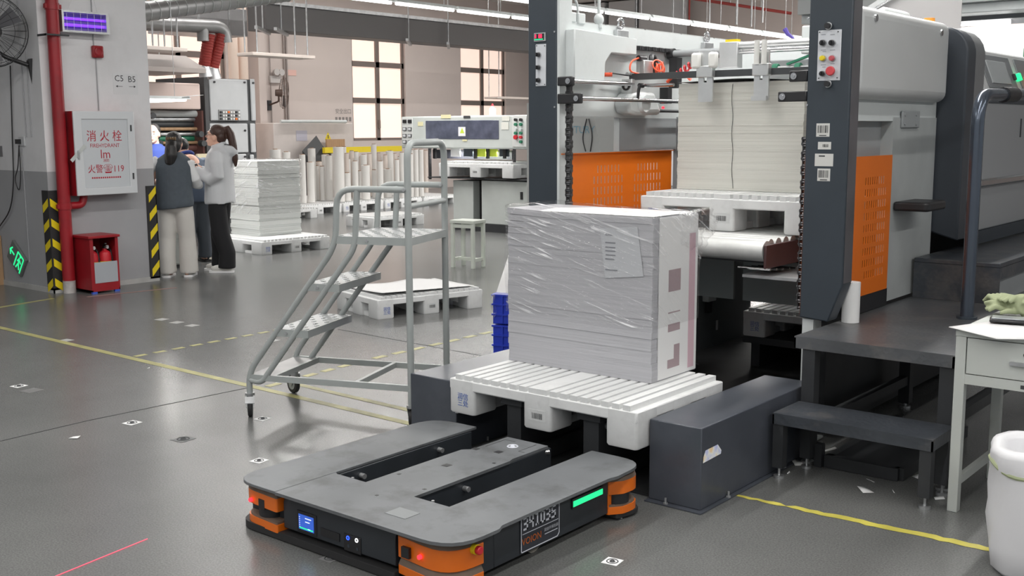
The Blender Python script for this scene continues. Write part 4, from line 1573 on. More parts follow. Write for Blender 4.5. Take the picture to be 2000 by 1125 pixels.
# dark tower with rounded shoulder
tw = [(-2.62, .90), (-2.135, .94), (-1.99, .90), (-1.985, 1.96)]
tw += [(-2.125 + .14 * math.cos(R(a_)), 1.96 + .15 * math.sin(R(a_))) for a_ in range(10, 91, 16)]
tw += [(-2.62, 2.12)]
MB().prism(tw, 'y', 6.47, 6.62).build('dark_tower', mat('tower_charcoal', S(58, 63, 70), .4), pr, world=True, bevel=.01)
tw2 = [(x - .004, z_ - .003) for x, z_ in tw]
MB().prism(tw2, 'y', 6.625, 6.80).build('tower_shell', mat('tower_side_grey', S(128, 130, 132), .38, metal=.2), pr, world=True)
# second unit with console
bx = -2.02
MB().box(-3.4, bx, 6.81, 11.5, .92, 1.72).build('unit_body', mat('unit_grey', S(158, 161, 164), .4, metal=.15), pr, world=True, bevel=.01)
MB().box(bx, bx + .03, 6.86, 11.5, 1.19, 1.235).build('grab_rail', 'steel', pr, world=True, bevel=.01)
MB().box(bx - .03, bx + .004, 6.86, 11.5, .84, .92).build('toe_strip', 'dark', pr, world=True)
MB().box(bx, bx + .004, 6.86, 11.5, 1.69, 1.72).build('top_strip', 'dark', pr, world=True)
for yy, z0, z1 in ((7.74, 1.48, 1.60), (7.92, 1.60, 1.66)):
    MB().box(bx, bx + .004, yy, yy + .02, z0, z1).build('slot', 'inkdk', pr, world=True)
cs = [(bx + .01, 1.74), (bx - .10, 2.02), (bx - .6, 2.02), (bx - .6, 1.74)]
o = MB().prism(cs, 'y', 6.95, 8.35).build('console', mat('console_pale', S(196, 198, 198), .4), pr, world=True, bevel=.015)
nn = Vector((.28, 0, .11)).normalized()
ud = Vector((-.11, 0, .28)).normalized()


def cons(u, v, wd, ht, th, nm, m_):
    c = Vector((bx + .01, 0, 1.74)) + ud * v + Vector((0, u, 0)) + nn * (th / 2 + .001)
    MB().obox(c, wd, ht, th, (0, 1, 0), ud, nn).build(nm, m_, o, world=True, bevel=.002)


cons(7.35, .155, .62, .22, .006, 'console_panel', mat('console_dark', S(120, 123, 126), .45))
cons(7.32, .15, .40, .15, .012, 'console_screen', mat('screen_off', S(156, 160, 162), .25))
cons(7.98, .155, .40, .22, .006, 'console_panel', mat('console_dark', S(120, 123, 126), .45))
cons(7.72, .13, .04, .05, .03, 'green_button', 'ggl')
cons(7.63, .13, .04, .04, .02, 'console_knob', 'black')
cons(7.92, .085, .10, .10, .05, 'stop_box', mat('stop_box_orange', S(226, 144, 40), .4))
cons(7.92, .085, .04, .04, .075, 'stop_button', 'redb')
cons(8.02, .2, .04, .04, .02, 'console_knob', 'black')
# folding seat
MB().prism(rpoly([(-2.133, 5.82, 0), (-1.95, 5.84, .03), (-1.95, 6.13, .03), (-2.133, 6.13, 0)]), 'z', 1.105, 1.155).build('folding_seat', 'black', pr, world=True, bevel=.012)
# gantry beam, top lamp, slanted guard
o = MB().box(-2.47, -2.28, 6.33, 6.42, 2.13, 2.17).build('work_lamp', 'lgrey', pr, world=True, bevel=.006)
MB().box(-2.46, -2.30, 6.24, 6.345, 2.155, 2.185).build('lamp_head', mat('lamp_head_warm', S(235, 234, 214), .4, emit=(1, .97, .85), es=.5), o, world=True, bevel=.004)
MB().tube(rounded([(-2.48, 6.38, 2.13), (-2.50, 6.36, 2.22), (-2.42, 6.36, 2.21), (-2.37, 6.37, 2.17)], .05), .008, 8).build('lamp_cable', 'black', o, world=True)
MB().cyl((-2.20, 6.44, 2.125), (-2.20, 6.44, 2.16), .03, n=16).build('beacon', mat('beacon_orange', S(236, 150, 60), .3, emit=(1, .45, .08), es=.3), pr, world=True)
MB().bar((-3.02, 7.0, 2.16), (-2.32, 7.2, 2.62), .03, .03).build('guard_rail', 'alu', pr, world=True)
MB().bar((-2.98, 7.0, 2.155), (-2.28, 7.2, 2.615), .012, .012).build('guard_rail', 'steel', pr, world=True)
gp = MB().add([(-2.98, 7.02, 2.16), (-2.27, 7.22, 2.60), (-2.27, 7.22, 2.16), (-2.98, 7.025, 2.16), (-2.27, 7.225, 2.60), (-2.27, 7.225, 2.16)], [(0, 1, 2), (5, 4, 3), (0, 3, 4, 1), (1, 4, 5, 2), (2, 5, 3, 0)])
gp.build('slanted_guard', mat('guard_sheet', S(176, 174, 174), .3), pr, world=True)
MB().box(-2.36, -2.275, 6.0, 6.4, 1.96, 2.2).build('pale_cowl', 'lgrey', pr, world=True, bevel=.05)
# feeder head: cross shaft, suction rail and hoses
o = MB().cyl((-3.76, 6.16, 2.015), (-2.28, 6.16, 2.015), .022, n=16).build('cross_shaft', 'mgrey', pr, world=True)
MB().cyl((-3.74, 6.16, 2.015), (-3.70, 6.16, 2.015), .035, n=16).build('shaft_clamp', 'black', o, world=True)
MB().box(-3.72, -3.66, 6.13, 6.19, 1.80, 1.99).build('shaft_arm', 'black', o, world=True)
o = MB().cyl((-3.18, 5.95, 2.03), (-2.28, 5.95, 2.03), .020, n=16).build('suction_rail', 'alu', pr, world=True)
MB().cyl((-3.18, 5.95, 1.995), (-2.28, 5.95, 1.995), .014, n=12).build('lower_rail', 'steel', o, world=True)
MB().box(-3.25, -3.13, 5.92, 5.99, 1.90, 2.05).build('rail_block', 'alu', o, world=True, bevel=.004)
o = MB().cyl((-3.0, 6.0, 1.885), (-2.30, 6.0, 1.885), .017, n=12).build('drive_shaft', 'zinc', pr, world=True)
for xk in (-2.92, -2.78, -2.52):
    MB().cyl((xk - .016, 6.0, 1.885), (xk + .016, 6.0, 1.885), .032, n=18).build('green_wheel', 'green', o, world=True, bevel=.004)
MB().bar((-2.85, 6.0, 1.91), (-2.68, 6.02, 1.97), .03, .012).build('pawl', 'green', o, world=True)
MB().box(-2.47, -2.41, 5.95, 6.02, 1.83, 1.92).build('coupling', 'black', o, world=True)
MB().box(-3.10, -2.3, 6.2, 6.3, 1.80, 1.95).build('feeder_head', 'mgrey', pr, world=True, bevel=.008)
o = MB().box(-3.0, -2.3, 6.5, 6.6, 2.0, 2.17).build('feeder_cover', 'lgrey', pr, world=True, bevel=.008)
MB().box(-2.46, -2.40, 6.485, 6.5, 2.09, 2.14).build('wall_socket', mat('socket_cream', S(232, 230, 214), .4), o, world=True)
MB().box(-3.28, -3.20, 6.05, 6.09, 2.05, 2.075).build('yellow_fitting', 'yellow', pr, world=True)
MB().tube([(-2.86, 6.1, 2.06), (-2.90, 6.1, 2.09), (-2.92, 6.1, 2.12)], [.007, .012, .015], 8).build('purple_nozzle', mat('purple_plastic', S(84, 70, 156), .4), pr, world=True)
for xk in (-2.66, -2.56, -2.49):
    MB().box(xk - .03, xk + .03, 6.04, 6.10, 1.88, 1.96).build('sucker_block', 'alu', pr, world=True, bevel=.004)
MB().box(-2.60, -2.54, 6.02, 6.05, 1.90, 1.95).build('red_fitting', 'redcoil', pr, world=True, bevel=.004)
# air valve with coiled hoses
vx, vy, vz = -3.66, 5.75, 1.895
o = MB().box(vx - .03, vx + .03, vy - .05, vy + .05, vz - .03, vz + .06).build('air_valve', 'alu', pr, world=True, bevel=.005)
MB().cyl((vx, vy - .07, vz + .07), (vx, vy, vz + .07), .018, n=12).build('valve_knob', 'black', o, world=True)
MB().torus((vx - .01, vy + .12, vz + .045), (1, .3, .2), .05, .016, 20, 8).build('valve_hose_black', 'black', o, world=True)
rnd = random.Random(2)
for k in range(6):
    MB().torus((vx + rnd.uniform(.02, .06), vy + .06 + k * .018, vz + .01 + rnd.uniform(-.01, .02)), (rnd.uniform(.5, 1), rnd.uniform(-.3, .5), rnd.uniform(-.4, .4)), .034 + rnd.uniform(-.006, .008), .0045, 22, 6).build('hose_loop', 'orhose', o, world=True)
MB().tube(rounded([(vx, vy - .07, vz + .07), (vx, vy - .15, vz + .05), (vx, vy - .17, vz - .01), (vx + .02, vy - .05, vz - .03)], .08, 8), .0055, 8).build('orange_hose', 'orhose', o, world=True)
hel = [(-3.62 + .16 * t / 40, 6.05 + .022 * math.cos(t * .9), 1.87 + .10 * t / 40 + .022 * math.sin(t * .9)) for t in range(41)]
MB().tube(hel, .006, 6).build('coiled_hose', 'redcoil', pr, world=True)
MB().tube(rounded([(-3.50, 5.75, 1.82), (-3.45, 5.75, 1.865), (-3.38, 5.75, 1.865), (-3.34, 5.75, 1.83)], .05), .010, 8).build('orange_hose', 'orhose', pr, world=True)
MB().box(-3.70, -3.64, 5.99, 6.04, 1.70, 1.80).build('photo_cell', 'black', pr, world=True)
q = MB().cyl((-3.67, 5.98, 1.675), (-3.67, 5.99, 1.675), .008, n=10)
q.build('sensor_light', 'rglow', pr, world=True)
MB().cyl((-3.70, 5.95, 1.655), (-3.70, 6.6, 1.655), .009, n=8).build('thin_rod', 'inkdk', pr, world=True)

# roller table under the raised pallet
rt_ = MB().box(-3.58, -2.50, 5.14, 6.35, .86, .93).build('roller_bed', 'blackst', pr, world=True)
_rol = MB().cyl((-.54, 0, 0), (.54, 0, 0), .034, n=18).mesh('roller')
for i in range(14):
    share('roller', _rol, 'rollalu', rt_, Vector((-3.035, 5.13 + i * .086, .955)) - ROOT[pr.name])
MB().cyl((-3.575, 5.075, .93), (-2.49, 5.075, .93), .053, n=22).build('nose_roller', 'rollalu', rt_, world=True)
MB().box(-2.485, -2.470, 5.03, 5.9, .845, .965).build('side_plate', 'brown', rt_, world=True, bevel=.004)
MB().box(-3.60, -3.585, 5.03, 6.35, .845, .965).build('side_plate', 'brown', rt_, world=True)
for k in range(5):
    MB().cyl((-2.66 - .0 * k, 5.10 + k * .075, .835 - .006 * k), (-2.48, 5.10 + k * .075, .835 - .006 * k), .007, n=8).build('small_roller', 'steel', rt_, world=True)
MB().box(-2.62, -2.29, 5.07, 5.5, .79, .805).build('tray', 'zinc', rt_, world=True)
MB().box(-3.74, -3.0, 5.70, 5.72, .56, .80).build('apron', mat('apron_green_grey', S(128, 136, 136), .45), pr, world=True)
MB().box(-2.94, -2.3, 5.70, 5.72, .56, .80).build('apron', mat('apron_green_grey', S(128, 136, 136), .45), pr, world=True)
MB().box(-3.74, -2.23, 6.47, 7.40, .95, 1.50).build('light_block_box', 'blackst', pr, world=True)  # unseen solid box added to keep lamplight off the lower pallet
MB().box(-3.795, -3.75, 5.13, 7.4, .0, .94).build('inner_wall', mat('inner_green_grey', S(96, 102, 104), .5, var=.05), pr, world=True)
MB().box(-3.6, -2.2, 7.38, 7.42, .014, .94).build('rear_wall', 'blackst', pr, world=True)
MB().box(-2.22, -2.19, 5.15, 7.4, .014, .6).build('outer_wall', 'blackst', pr, world=True)
MB().box(-3.72, -3.66, 6.20, 6.36, .014, .62).build('inner_post', mat('apron_green_grey', S(128, 136, 136), .45), pr, world=True)
q = at(1380, 582, X=-3.745)
o = MB().box(-3.75, -3.70, q.y - .05, q.y + .06, q.z - .02, q.z + .03).build('sensor_box', 'lgrey', pr, world=True, bevel=.004)
MB().box(-3.74, -3.71, q.y - .03, q.y + .02, q.z - .10, q.z - .021).build('sensor_stem', 'black', o, world=True)
q = at(1401, 635, X=-3.745)
MB().box(-3.75, -3.746, q.y - .012, q.y + .012, q.z - .035, q.z + .035).build('small_label', 'paperw', pr, world=True)
q = at(1416, 562, X=-3.745)
MB().box(-3.75, -3.74, q.y - .07, q.y + .07, q.z - .05, q.z + .05).build('vent_panel', 'black', pr, world=True)
# shelf bars that carry the lower pallet
for xk in (-3.02, -2.58, -2.14):
    pass
MB().box(-3.28, -2.23, 6.37, 7.10, .17, .214).build('lower_shelf', 'blackst', pr, world=True)
for xk in (-3.2, -2.27):
    MB().box(xk - .03, xk + .03, 6.4, 7.0, .014, .17).build('shelf_leg', 'blackst', pr, world=True)
for xk, yk in ((-3.3, 5.3), (-2.75, 5.55)):
    pass
o = MB().box(-3.62, -3.54, 5.62, 5.70, .014, .10).build('drag_chain', 'black', pr, world=True)
MB().tube(rounded([(-3.58, 5.66, .09), (-3.56, 5.72, .16), (-3.50, 5.85, .13), (-3.40, 6.0, .05)], .1), .022, 8).build('drag_chain_link', 'black', o, world=True)
for xk, yk in ((-3.40, 5.50), (-3.20, 5.64), (-3.05, 5.58)):
    MB().cyl((xk, yk, .014), (xk, yk, .06), .009, n=8).cyl((xk, yk, .05), (xk, yk, .06), .02, n=6).build('floor_bolt', 'zinc', pr, world=True)

# sheet stack inside the press
si = thing('paper_stack', 'cream-edged stack of sheets on the raised pallet inside the press', 'paper stack', (-3.0, 5.9, 1.191))
mb = MB()
rnd = random.Random(21)
z = 1.191
nl = 30
for i in range(nl):
    h = .615 / nl
    dx, dy = rnd.uniform(-.002, .002), rnd.uniform(-.0025, .0025)
    mb.box(-3.39 + dx, -2.60 + dx, 5.70 + dy, 6.08 + dy, z, z + h)
    z += h
mb.build('sheets', 'sheets2', si, world=True)
cr = [(at(1430, y_, Y=5.695).x + .004 * math.sin(y_ * .09), 5.6955, at(1430, y_, Y=5.695).z) for y_ in range(164, 372, 12)]
MB().tube(cr, .0016, 4).build('bundle_seam', 'inkdk', si, world=True)
ts = MB()
_N = 20
ts.add([(-3.39 + .79 * i / _N, y_, 1.808 + .012 * math.sin(i / _N * math.pi) ** 2 - .010 * (i / _N) ** 4 + (.006 if y_ < 5.8 else 0)) for y_ in (5.69, 6.08) for i in range(_N + 1)],
       [(i, i + 1, i + 2 + _N, i + 1 + _N) for i in range(_N)])
ts.build('top_sheet', 'paperw', si, world=True)

# ================================================================== PLATFORM, STEP, HANDRAIL
pf_ = thing('access_platform', 'black tread-plate platform on legs along the right side of the press', 'platform', (-1.78, 5.2, 0))
MB().box(-2.136, -1.418, 4.66, 9.5, .594, .60).build('tread_plate', 'tread', pf_, world=True)
MB().box(-2.136, -1.418, 4.66, 4.668, .545, .594).box(-1.426, -1.418, 4.66, 9.5, .545, .594).box(-2.136, -2.128, 4.66, 4.98, .545, .594).build('apron', 'tread', pf_, world=True)
for x, y in ((-2.068, 4.70), (-1.45, 4.70), (-2.08, 6.0), (-1.45, 6.2)):
    MB().box(x - .03, x + .03, y - .03, y + .03, .03, .594).build('leg', 'blackst', pf_, world=True)
    MB().cyl((x, y, .012), (x, y, .03), .008, n=8).cyl((x, y, 0), (x, y, .012), .03, n=14).build('levelling_foot', 'zinc', pf_, world=True)
MB().bar((-1.45, 4.72, .30), (-1.45, 6.2, .30), .05, .05).build('side_rail', 'blackst', pf_, world=True)
MB().bar((-2.09, 4.72, .16), (-2.08, 5.97, .16), .04, .05).build('side_rail', 'blackst', pf_, world=True)
up = thing('access_platform', 'higher black tread-plate walkway step at the back of the platform', 'platform', (-1.9, 7.5, .6))
MB().box(-2.12, -1.66, 6.15, 9.4, .80, .825).build('tread_plate', 'treadd', up, world=True, bevel=.004)
MB().box(-2.12, -1.66, 6.15, 6.158, .601, .80).build('riser', 'treadd', up, world=True)
MB().box(-1.668, -1.66, 6.158, 9.4, .735, .80).build('edge_plate', 'treadd', up, world=True)
MB().box(-1.70, -1.69, 6.158, 9.4, .601, .80).build('side_skirt', 'mgrey', up, world=True)
sp_ = thing('step_stool', 'low black tread-plate step in front of the platform', 'step', (-1.75, 4.52, 0))
MB().box(-2.10, -1.40, 4.385, 4.655, .294, .30).build('tread_plate', 'treadd', sp_, world=True)
MB().box(-2.10, -1.40, 4.385, 4.392, .25, .294).box(-1.407, -1.40, 4.385, 4.655, .25, .294).box(-2.10, -2.093, 4.385, 4.655, .25, .294).build('apron', 'treadd', sp_, world=True)
for x, y in ((-2.075, 4.415), (-1.43, 4.415), (-2.04, 4.625), (-1.43, 4.625)):
    MB().box(x - .024, x + .024, y - .024, y + .024, .05, .294).build('leg', 'blackst', sp_, world=True)
    MB().cyl((x, y, .012), (x, y, .05), .006, n=8).cyl((x, y, 0), (x, y, .012), .024, n=16).build('levelling_foot', 'zinc', sp_, world=True)
# black frame lying below
fr_ = thing('floor_frame', 'black steel frame lying on the floor beneath the step and platform', 'frame', (-1.75, 4.9, 0))
MB().bar((-1.98, 4.70, .03), (-1.64, 4.70, .03), .04, .055).build('front_bar', 'blackst', fr_, world=True)
MB().bar((-1.96, 4.70, .03), (-1.96, 5.6, .03), .04, .055).build('side_bar', 'blackst', fr_, world=True)
MB().bar((-1.64, 4.70, .03), (-1.64, 5.6, .03), .04, .055).build('side_bar', 'blackst', fr_, world=True)
MB().box(-1.94, -1.66, 4.75, 5.55, .012, .02).build('tray', 'blackst', fr_, world=True)
MB().box(-2.02, -1.985, 4.66, 4.70, .002, .11).build('stub', 'blackst', fr_, world=True)
hr = thing('handrail', 'grey steel handrail post bent over at the top, standing on the platform', 'handrail', (-1.663, 5.622, .6))
MB().tube(rounded([(-1.663, 5.622, .60), (-1.663, 5.622, 1.70), (-1.663, 6.4, 1.72)], .14, 8), .032, 16).build('rail_tube', mat('rail_blue_grey', S(92, 100, 112), .22, metal=.7), hr, world=True)
MB().cyl((-1.663, 5.622, .60), (-1.663, 5.622, .612), .05, n=18).build('base_flange', 'dark', hr, world=True)
MB().cyl((-1.663, 6.02, 1.71), (-1.663, 6.22, 1.715), .04, n=14).build('grip', 'black', hr, world=True)
solo('paper_roll', MB().cyl((-2.078, 5.165, .6012), (-2.078, 5.165, .80), .043, n=24).cyl((-2.078, 5.165, .80), (-2.078, 5.165, .802), .03, n=16), 'paperw', 'short white roll standing on the platform behind the right charcoal upright', 'paper roll', (-2.078, 5.165, .6012))

# ================================================================== TABLE AND WHAT LIES ON IT
tb = thing('work_table', 'pale grey steel work table with a drawer at the right edge', 'table', (-.95, 4.75, 0))
TX0, TX1, TY0, TY1, TZ = -1.352, -.50, 4.44, 5.02, .75
MB().box(TX0, TX1, TY0, TY1, TZ - .025, TZ).build('top', 'pegrey', tb, world=True, bevel=.003)
for x, y in ((TX0 + .022, TY0 + .022), (TX1 - .022, TY0 + .022), (TX0 + .022, TY1 - .022), (TX1 - .022, TY1 - .022)):
    MB().box(x - .02, x + .02, y - .02, y + .02, 0, TZ - .025).build('leg', 'pegrey', tb, world=True, bevel=.002)
MB().box(TX0 + .042, TX1 - .042, TY0 + .004, TY0 + .03, TZ - .215, TZ - .175).build('rail', 'pegrey', tb, world=True)
d_ = MB().box(TX0 + .046, TX0 + .42, TY0 + .002, TY0 + .30, TZ - .172, TZ - .028).build('drawer', 'pegrey', tb, world=True, bevel=.002)
MB().box(TX0 + .21, TX0 + .33, TY0 - .012, TY0 + .002, TZ - .115, TZ - .10).build('handle', 'zinc', d_, world=True)
MB().cyl((TX0 + .265, TY0 + .004, TZ - .07), (TX0 + .265, TY0 - .002, TZ - .07), .009, n=12).build('lock', 'black', d_, world=True)
MB().bar((TX0 + .022, TY0 + .04, .12), (TX0 + .022, TY1 - .04, .12), .02, .035).build('stretcher', 'pegrey', tb, world=True)
MB().box(TX0 + .016, TX0 + .022, TY0 + .044, TY1 - .044, TZ - .17, TZ - .026).build('side_panel', 'pegrey', tb, world=True)
MB().box(-1.10, -1.02, TY0 - .0006 + .004, TY0 + .004, TZ - .205, TZ - .190).build('paint_chip', 'inkdk', tb, world=True)
pp = MB()
pp.add([(-1.375, 4.425, TZ + .012), (-1.18, 4.38, TZ - .006), (-.98, 4.45, TZ + .004), (-.99, 4.72, TZ + .003), (-1.30, 4.70, TZ + .003), (-1.20, 4.5, TZ + .006)], [(0, 1, 5), (1, 2, 5), (2, 3, 5), (3, 4, 5), (4, 0, 5)])
o = solo('paper_sheets', pp, 'paperw', 'loose white paper sheets curling over the front corner of the table', 'paper', (-1.18, 4.55, TZ + .003))
sm = o.modifiers.new('thick', 'SOLIDIFY')
sm.thickness = .003
c = at(1960, 616, Z=TZ + .03)
tr_ = thing('flat_case', 'flat dark case with clear lid lying on the papers on the table', 'case', (c.x + .03, c.y - .02, TZ + .008))
MB().box(-.075, .075, -.045, .045, 0, .014).build('body', 'black', tr_, bevel=.006)
MB().box(-.068, .068, -.038, .038, .014, .020).build('lid', mat('clear_lid', S(150, 154, 158), .15), tr_, bevel=.004)
tr_.rotation_euler = (0, 0, R(14))
cl = MB()
rnd = random.Random(4)
g0 = at(1975, 592, Z=TZ + .05)


def glove(m, ox, oy, oz, ang, fl_):
    ca, sa = math.cos(ang), math.sin(ang)

    def L(x, y, z_):
        return (ox + x * ca - y * sa, oy + x * sa + y * ca, oz + z_)
    m.ell(L(0, 0, .018), (.055, .045, .02), 16, 10, Matrix.Rotation(ang, 3, 'Z'))
    for k in range(4):
        y = -.032 + k * .021
        m.tube([L(.03, y, .018), L(.075, y * 1.1, .024 + .008 * fl_), L(.115 - .008 * abs(k - 1.5), y * 1.15, .012)], [.012, .0115, .008], 8)
    m.tube([L(-.01, .04, .016), L(.03, .066, .02), (L(.06, .072, .012))], [.013, .012, .008], 8)
    m.tube([L(-.03, 0, .018), L(-.10, .004, .022)], [.038, .042], 12)


glove(cl, g0.x + .02, g0.y - .03, TZ + .010, R(200), 1)
glove(cl, g0.x - .01, g0.y - .01, TZ + .034, R(150), 2)
glove(cl, g0.x + .05, g0.y - .0, TZ + .056, R(235), 1)
o = solo('work_gloves', cl, 'olive', 'pale green cloth work gloves heaped on the table', 'gloves', (g0.x, g0.y, TZ + .004))
rm = o.modifiers.new('fuse', 'REMESH')
rm.mode = 'VOXEL'
rm.voxel_size = .006
rm.use_smooth_shade = True
sh_ = thing('shelf_stand', 'white shelf stand rising behind the table at the right edge', 'shelf', (-.9, 5.12, 0))
MB().box(-1.14, -.5, 5.06, 5.10, 0, 1.69).build('panel', 'paperw', sh_, world=True)
MB().box(-1.27, -.5, 4.98, 5.30, 1.69, 1.71).build('shelf', 'paperw', sh_, world=True, bevel=.003)
j = thing('tool_bits', 'small white nozzle and grey fittings standing on the shelf stand', 'fittings', (-1.15, 5.1, 1.711))
MB().cyl((-1.17, 5.08, 1.711), (-1.17, 5.08, 1.765), .012, .008, n=12).build('nozzle', 'paperw', j, world=True)
MB().box(-1.14, -1.0, 5.04, 5.12, 1.711, 1.75).build('fitting', 'inkdk', j, world=True, bevel=.006)
cy_ = MB()
cy_.cyl((-1.05, 5.15, 1.711), (-1.05, 5.15, 2.05), .045, n=18)
solo('clear_bottle', cy_, mat('bluish_bottle', S(176, 204, 222), .15), 'pale blue clear bottle at the right edge on the shelf stand', 'bottle', (-1.05, 5.15, 1.711))
# white sack
bg = thing('waste_sack', 'crumpled white plastic sack liner standing at the lower right edge', 'sack', (-.875, 4.03, 0))
rings = []
rnd = random.Random(9)
for i, (z_, r0) in enumerate(((.0, .165), (.02, .185), (.10, .195), (.2, .20), (.30, .20), (.36, .20), (.385, .205), (.43, .207), (.45, .20), (.455, .17), (.43, .15), (.3, .14))):
    rg = []
    for k in range(36):
        a_ = 2 * math.pi * k / 36
        r_ = r0 * (1 + .025 * math.sin(a_ * 5 + z_ * 14) + .018 * math.sin(a_ * 11 - z_ * 30))
        rg.append((r_ * math.cos(a_), r_ * math.sin(a_), z_ + .006 * math.sin(a_ * 3)))
    rings.append(rg)
MB().loft(rings).build('liner', mat('white_liner', (.72, .72, .74), .35, bump=.4, bscale=9), bg, ang=70)
MB().tube([(.20 * math.cos(a_), .20 * math.sin(a_), .385 + .012 * math.sin(a_ * 4)) for a_ in [R(x) for x in range(170, 290, 8)]], [.003] + [.009] * 13 + [.003], 8).build('sack_edge', 'olive', bg)

# ================================================================== FIRE EQUIPMENT ON THE WALL STUB (faces +X)
fp = thing('fire_pipe', 'red painted fire riser pipe running up the wall stub corner', 'pipe', (-9.925, 5.392, 0))
MB().tube([(-9.925, 5.392, .12), (-9.925, 5.392, 4.99)], .058, 18).build('riser', 'red', fp, world=True)
MB().tube([(-9.925, 5.392, 0), (-9.925, 5.392, .12)], .0585, 18).build('bare_foot', mat('primer_pale', S(176, 172, 170), .6, var=.2, scale=14), fp, world=True)
for z_ in (2.69, .835):
    o = MB().tube([(-9.925, 5.392, z_ - .03), (-9.925, 5.392, z_ + .03)], .066, 18).build('coupling', 'red', fp, world=True)
    for s in (-1, 1):
        MB().box(-9.935, -9.9, 5.392 + s * .068 - .012, 5.392 + s * .068 + .012, z_ - .02, z_ + .02).build('coupling_lug', 'red', o, world=True)
MB().tube(rounded([(-9.925, 5.392, .835), (-9.925, 5.58, .835), (-9.925, 5.60, .95)], .09), .036, 14).build('branch', 'red', fp, world=True)
o = MB().box(-10, -9.84, 5.27, 5.275, 2.415, 2.435).box(-9.866, -9.84, 5.27, 5.50, 2.42, 2.435).build('pipe_bracket', 'inkdk', fp, world=True)
hc = thing('hydrant_cabinet', 'white-fronted red fire hydrant cabinet hung on the wall stub', 'cabinet', (-9.9, 5.79, .93))
CY0, CY1, CZ0, CZ1, CX = 5.475, 6.115, .93, 1.73, -9.82
MB().box(-9.999, CX - .02, CY0, CY1, CZ0, CZ1).build('body', 'red', hc, world=True)
fm = MB().gridplate([CY0, CY0 + .085, CY1 - .075, CY1], [CZ0, CZ0 + .07, CZ1 - .075, CZ1], {(1, 1)}, lambda u, v, s: (CX + .004 if s else CX - .019, u, v))
frm = fm.build('door_frame', mat('cabinet_white', S(206, 209, 212), .35), hc, world=True, bevel=.006)
MB().box(CX - .018, CX - .006, CY0 + .086, CY1 - .076, CZ0 + .071, CZ1 - .076).build('door_panel', mat('cabinet_panel', S(196, 200, 204), .3), hc, world=True)
for z_ in (1.57, 1.10):
    MB().box(CX + .004, CX + .010, CY1 - .05, CY1 - .035, z_ - .03, z_ + .03).build('hinge', 'inkdk', hc, world=True)
MB().box(CX + .004, CX + .014, CY0 + .02, CY0 + .04, 1.28, 1.36).build('latch', 'zinc', hc, world=True)
xf = CX - .0058
tx = MB()
yc = (CY0 + CY1) / 2 - .01
for s, sz, z_ in (('消 火 栓', .115, 1.488), ('FIREHYDRANT', .052, 1.402), ('lm', .12, 1.318), ('火警☎119', .088, 1.175)):
    q = text_mb(s, sz, (xf, yc + .005, z_), (0, 1, 0), (0, 0, 1), .001, sx=.92)
    tx.add(q.v, q.f)
q = text_mb('消防', .034, (xf, yc + .01, 1.258), (0, 1, 0), (0, 0, 1), .001)
tx.add(q.v, q.f)
for k in range(14):
    tx.box(xf, xf + .001, yc - .15 + k * .0225, yc - .135 + k * .0225, 1.088, 1.103)
tx.build('door_lettering', 'inkred', hc, world=True)
MB().obox((CX + .006, CY0 + .03, 1.335), .002, .21, .035, (1, 0, 0), (0, .72, .69), (0, -.69, .72)).build('seal_strip', mat('seal_paper', S(190, 194, 192), .6), hc, world=True)
# extinguisher box
eb = thing('extinguisher_box', 'red open-topped-front extinguisher box on the floor below the hydrant cabinet', 'box', (-9.78, 5.615, 0))
EX0, EX1, EY0, EY1, EH = -9.97, -9.65, 5.47, 5.765, .53
t_ = .012
b_ = MB().box(EX0, EX1, EY0, EY0 + t_, .02, EH).box(EX0, EX1, EY1 - t_, EY1, .02, EH).box(EX0, EX0 + t_, EY0, EY1, .02, EH).box(EX0, EX1, EY0, EY1, .02, .035)
b_.build('shell', 'red', eb, world=True)
MB().box(EX0, EX1 + .02, EY0 - .02, EY1 + .015, EH, EH + .025).build('lid', 'red', eb, world=True, bevel=.005)
MB().box(EX1 - .012, EX1, EY0 + t_, EY1 - t_, .035, .13).box(EX1 - .012, EX1, EY0 + t_, EY0 + .035, .13, EH).box(EX1 - .012, EX1, EY1 - .03, EY1 - t_, .13, EH).build('front_rim', 'red', eb, world=True)
MB().box(EX1, EX1 + .004, EY0 + .035, EY1 - .02, .10, .30).build('front_plate', mat('blank_plate', S(166, 170, 176), .4), eb, world=True)
for y_ in (EY0 + .03, EY1 - .03):
    MB().box(EX1 - .03, EX1 - .002, y_ - .025, y_ + .025, 0, .02).build('blue_foot', mat('blue_foot', S(60, 90, 190), .5), eb, world=True)
for k, y_ in enumerate((5.545, 5.685)):
    ex = thing('fire_extinguisher', ['red fire extinguisher in the open box, left of the two', 'red fire extinguisher in the open box, right of the two'][k], 'extinguisher', (-9.76, y_, .036), group='extinguishers in the red box')
    prof = [(.055, 0), (.06, .01), (.06, .31), (.05, .345), (.022, .365), (.02, .38)]
    rg = [[(r_ * math.cos(2 * math.pi * j_ / 18), r_ * math.sin(2 * math.pi * j_ / 18), z_) for j_ in range(18)] for r_, z_ in prof]
    MB().loft(rg).build('cylinder', 'redb', ex)
    MB().loft([[(.0608 * math.cos(2 * math.pi * j_ / 18), .0608 * math.sin(2 * math.pi * j_ / 18), z_) for j_ in range(18)] for z_ in (.20, .26)], caps=False).build('label_band', 'yellow', ex)
    MB().cyl((0, 0, .38), (0, 0, .405), .018, n=12).bar((-.02, 0, .41), (.075, -.03, .435), .018, .008).bar((-.02, 0, .40), (.07, -.03, .405), .018, .008).build('valve_lever', 'black', ex)
    MB().cyl((.02, .01, .395), (.034, .015, .395), .017, n=14).build('gauge', 'paperw', ex)
    MB().tube(rounded([(0, .02, .39), (0, .06, .37), (.02, .068, .25), (.03, .066, .15)], .05), .009, 8).build('hose', 'black', ex)


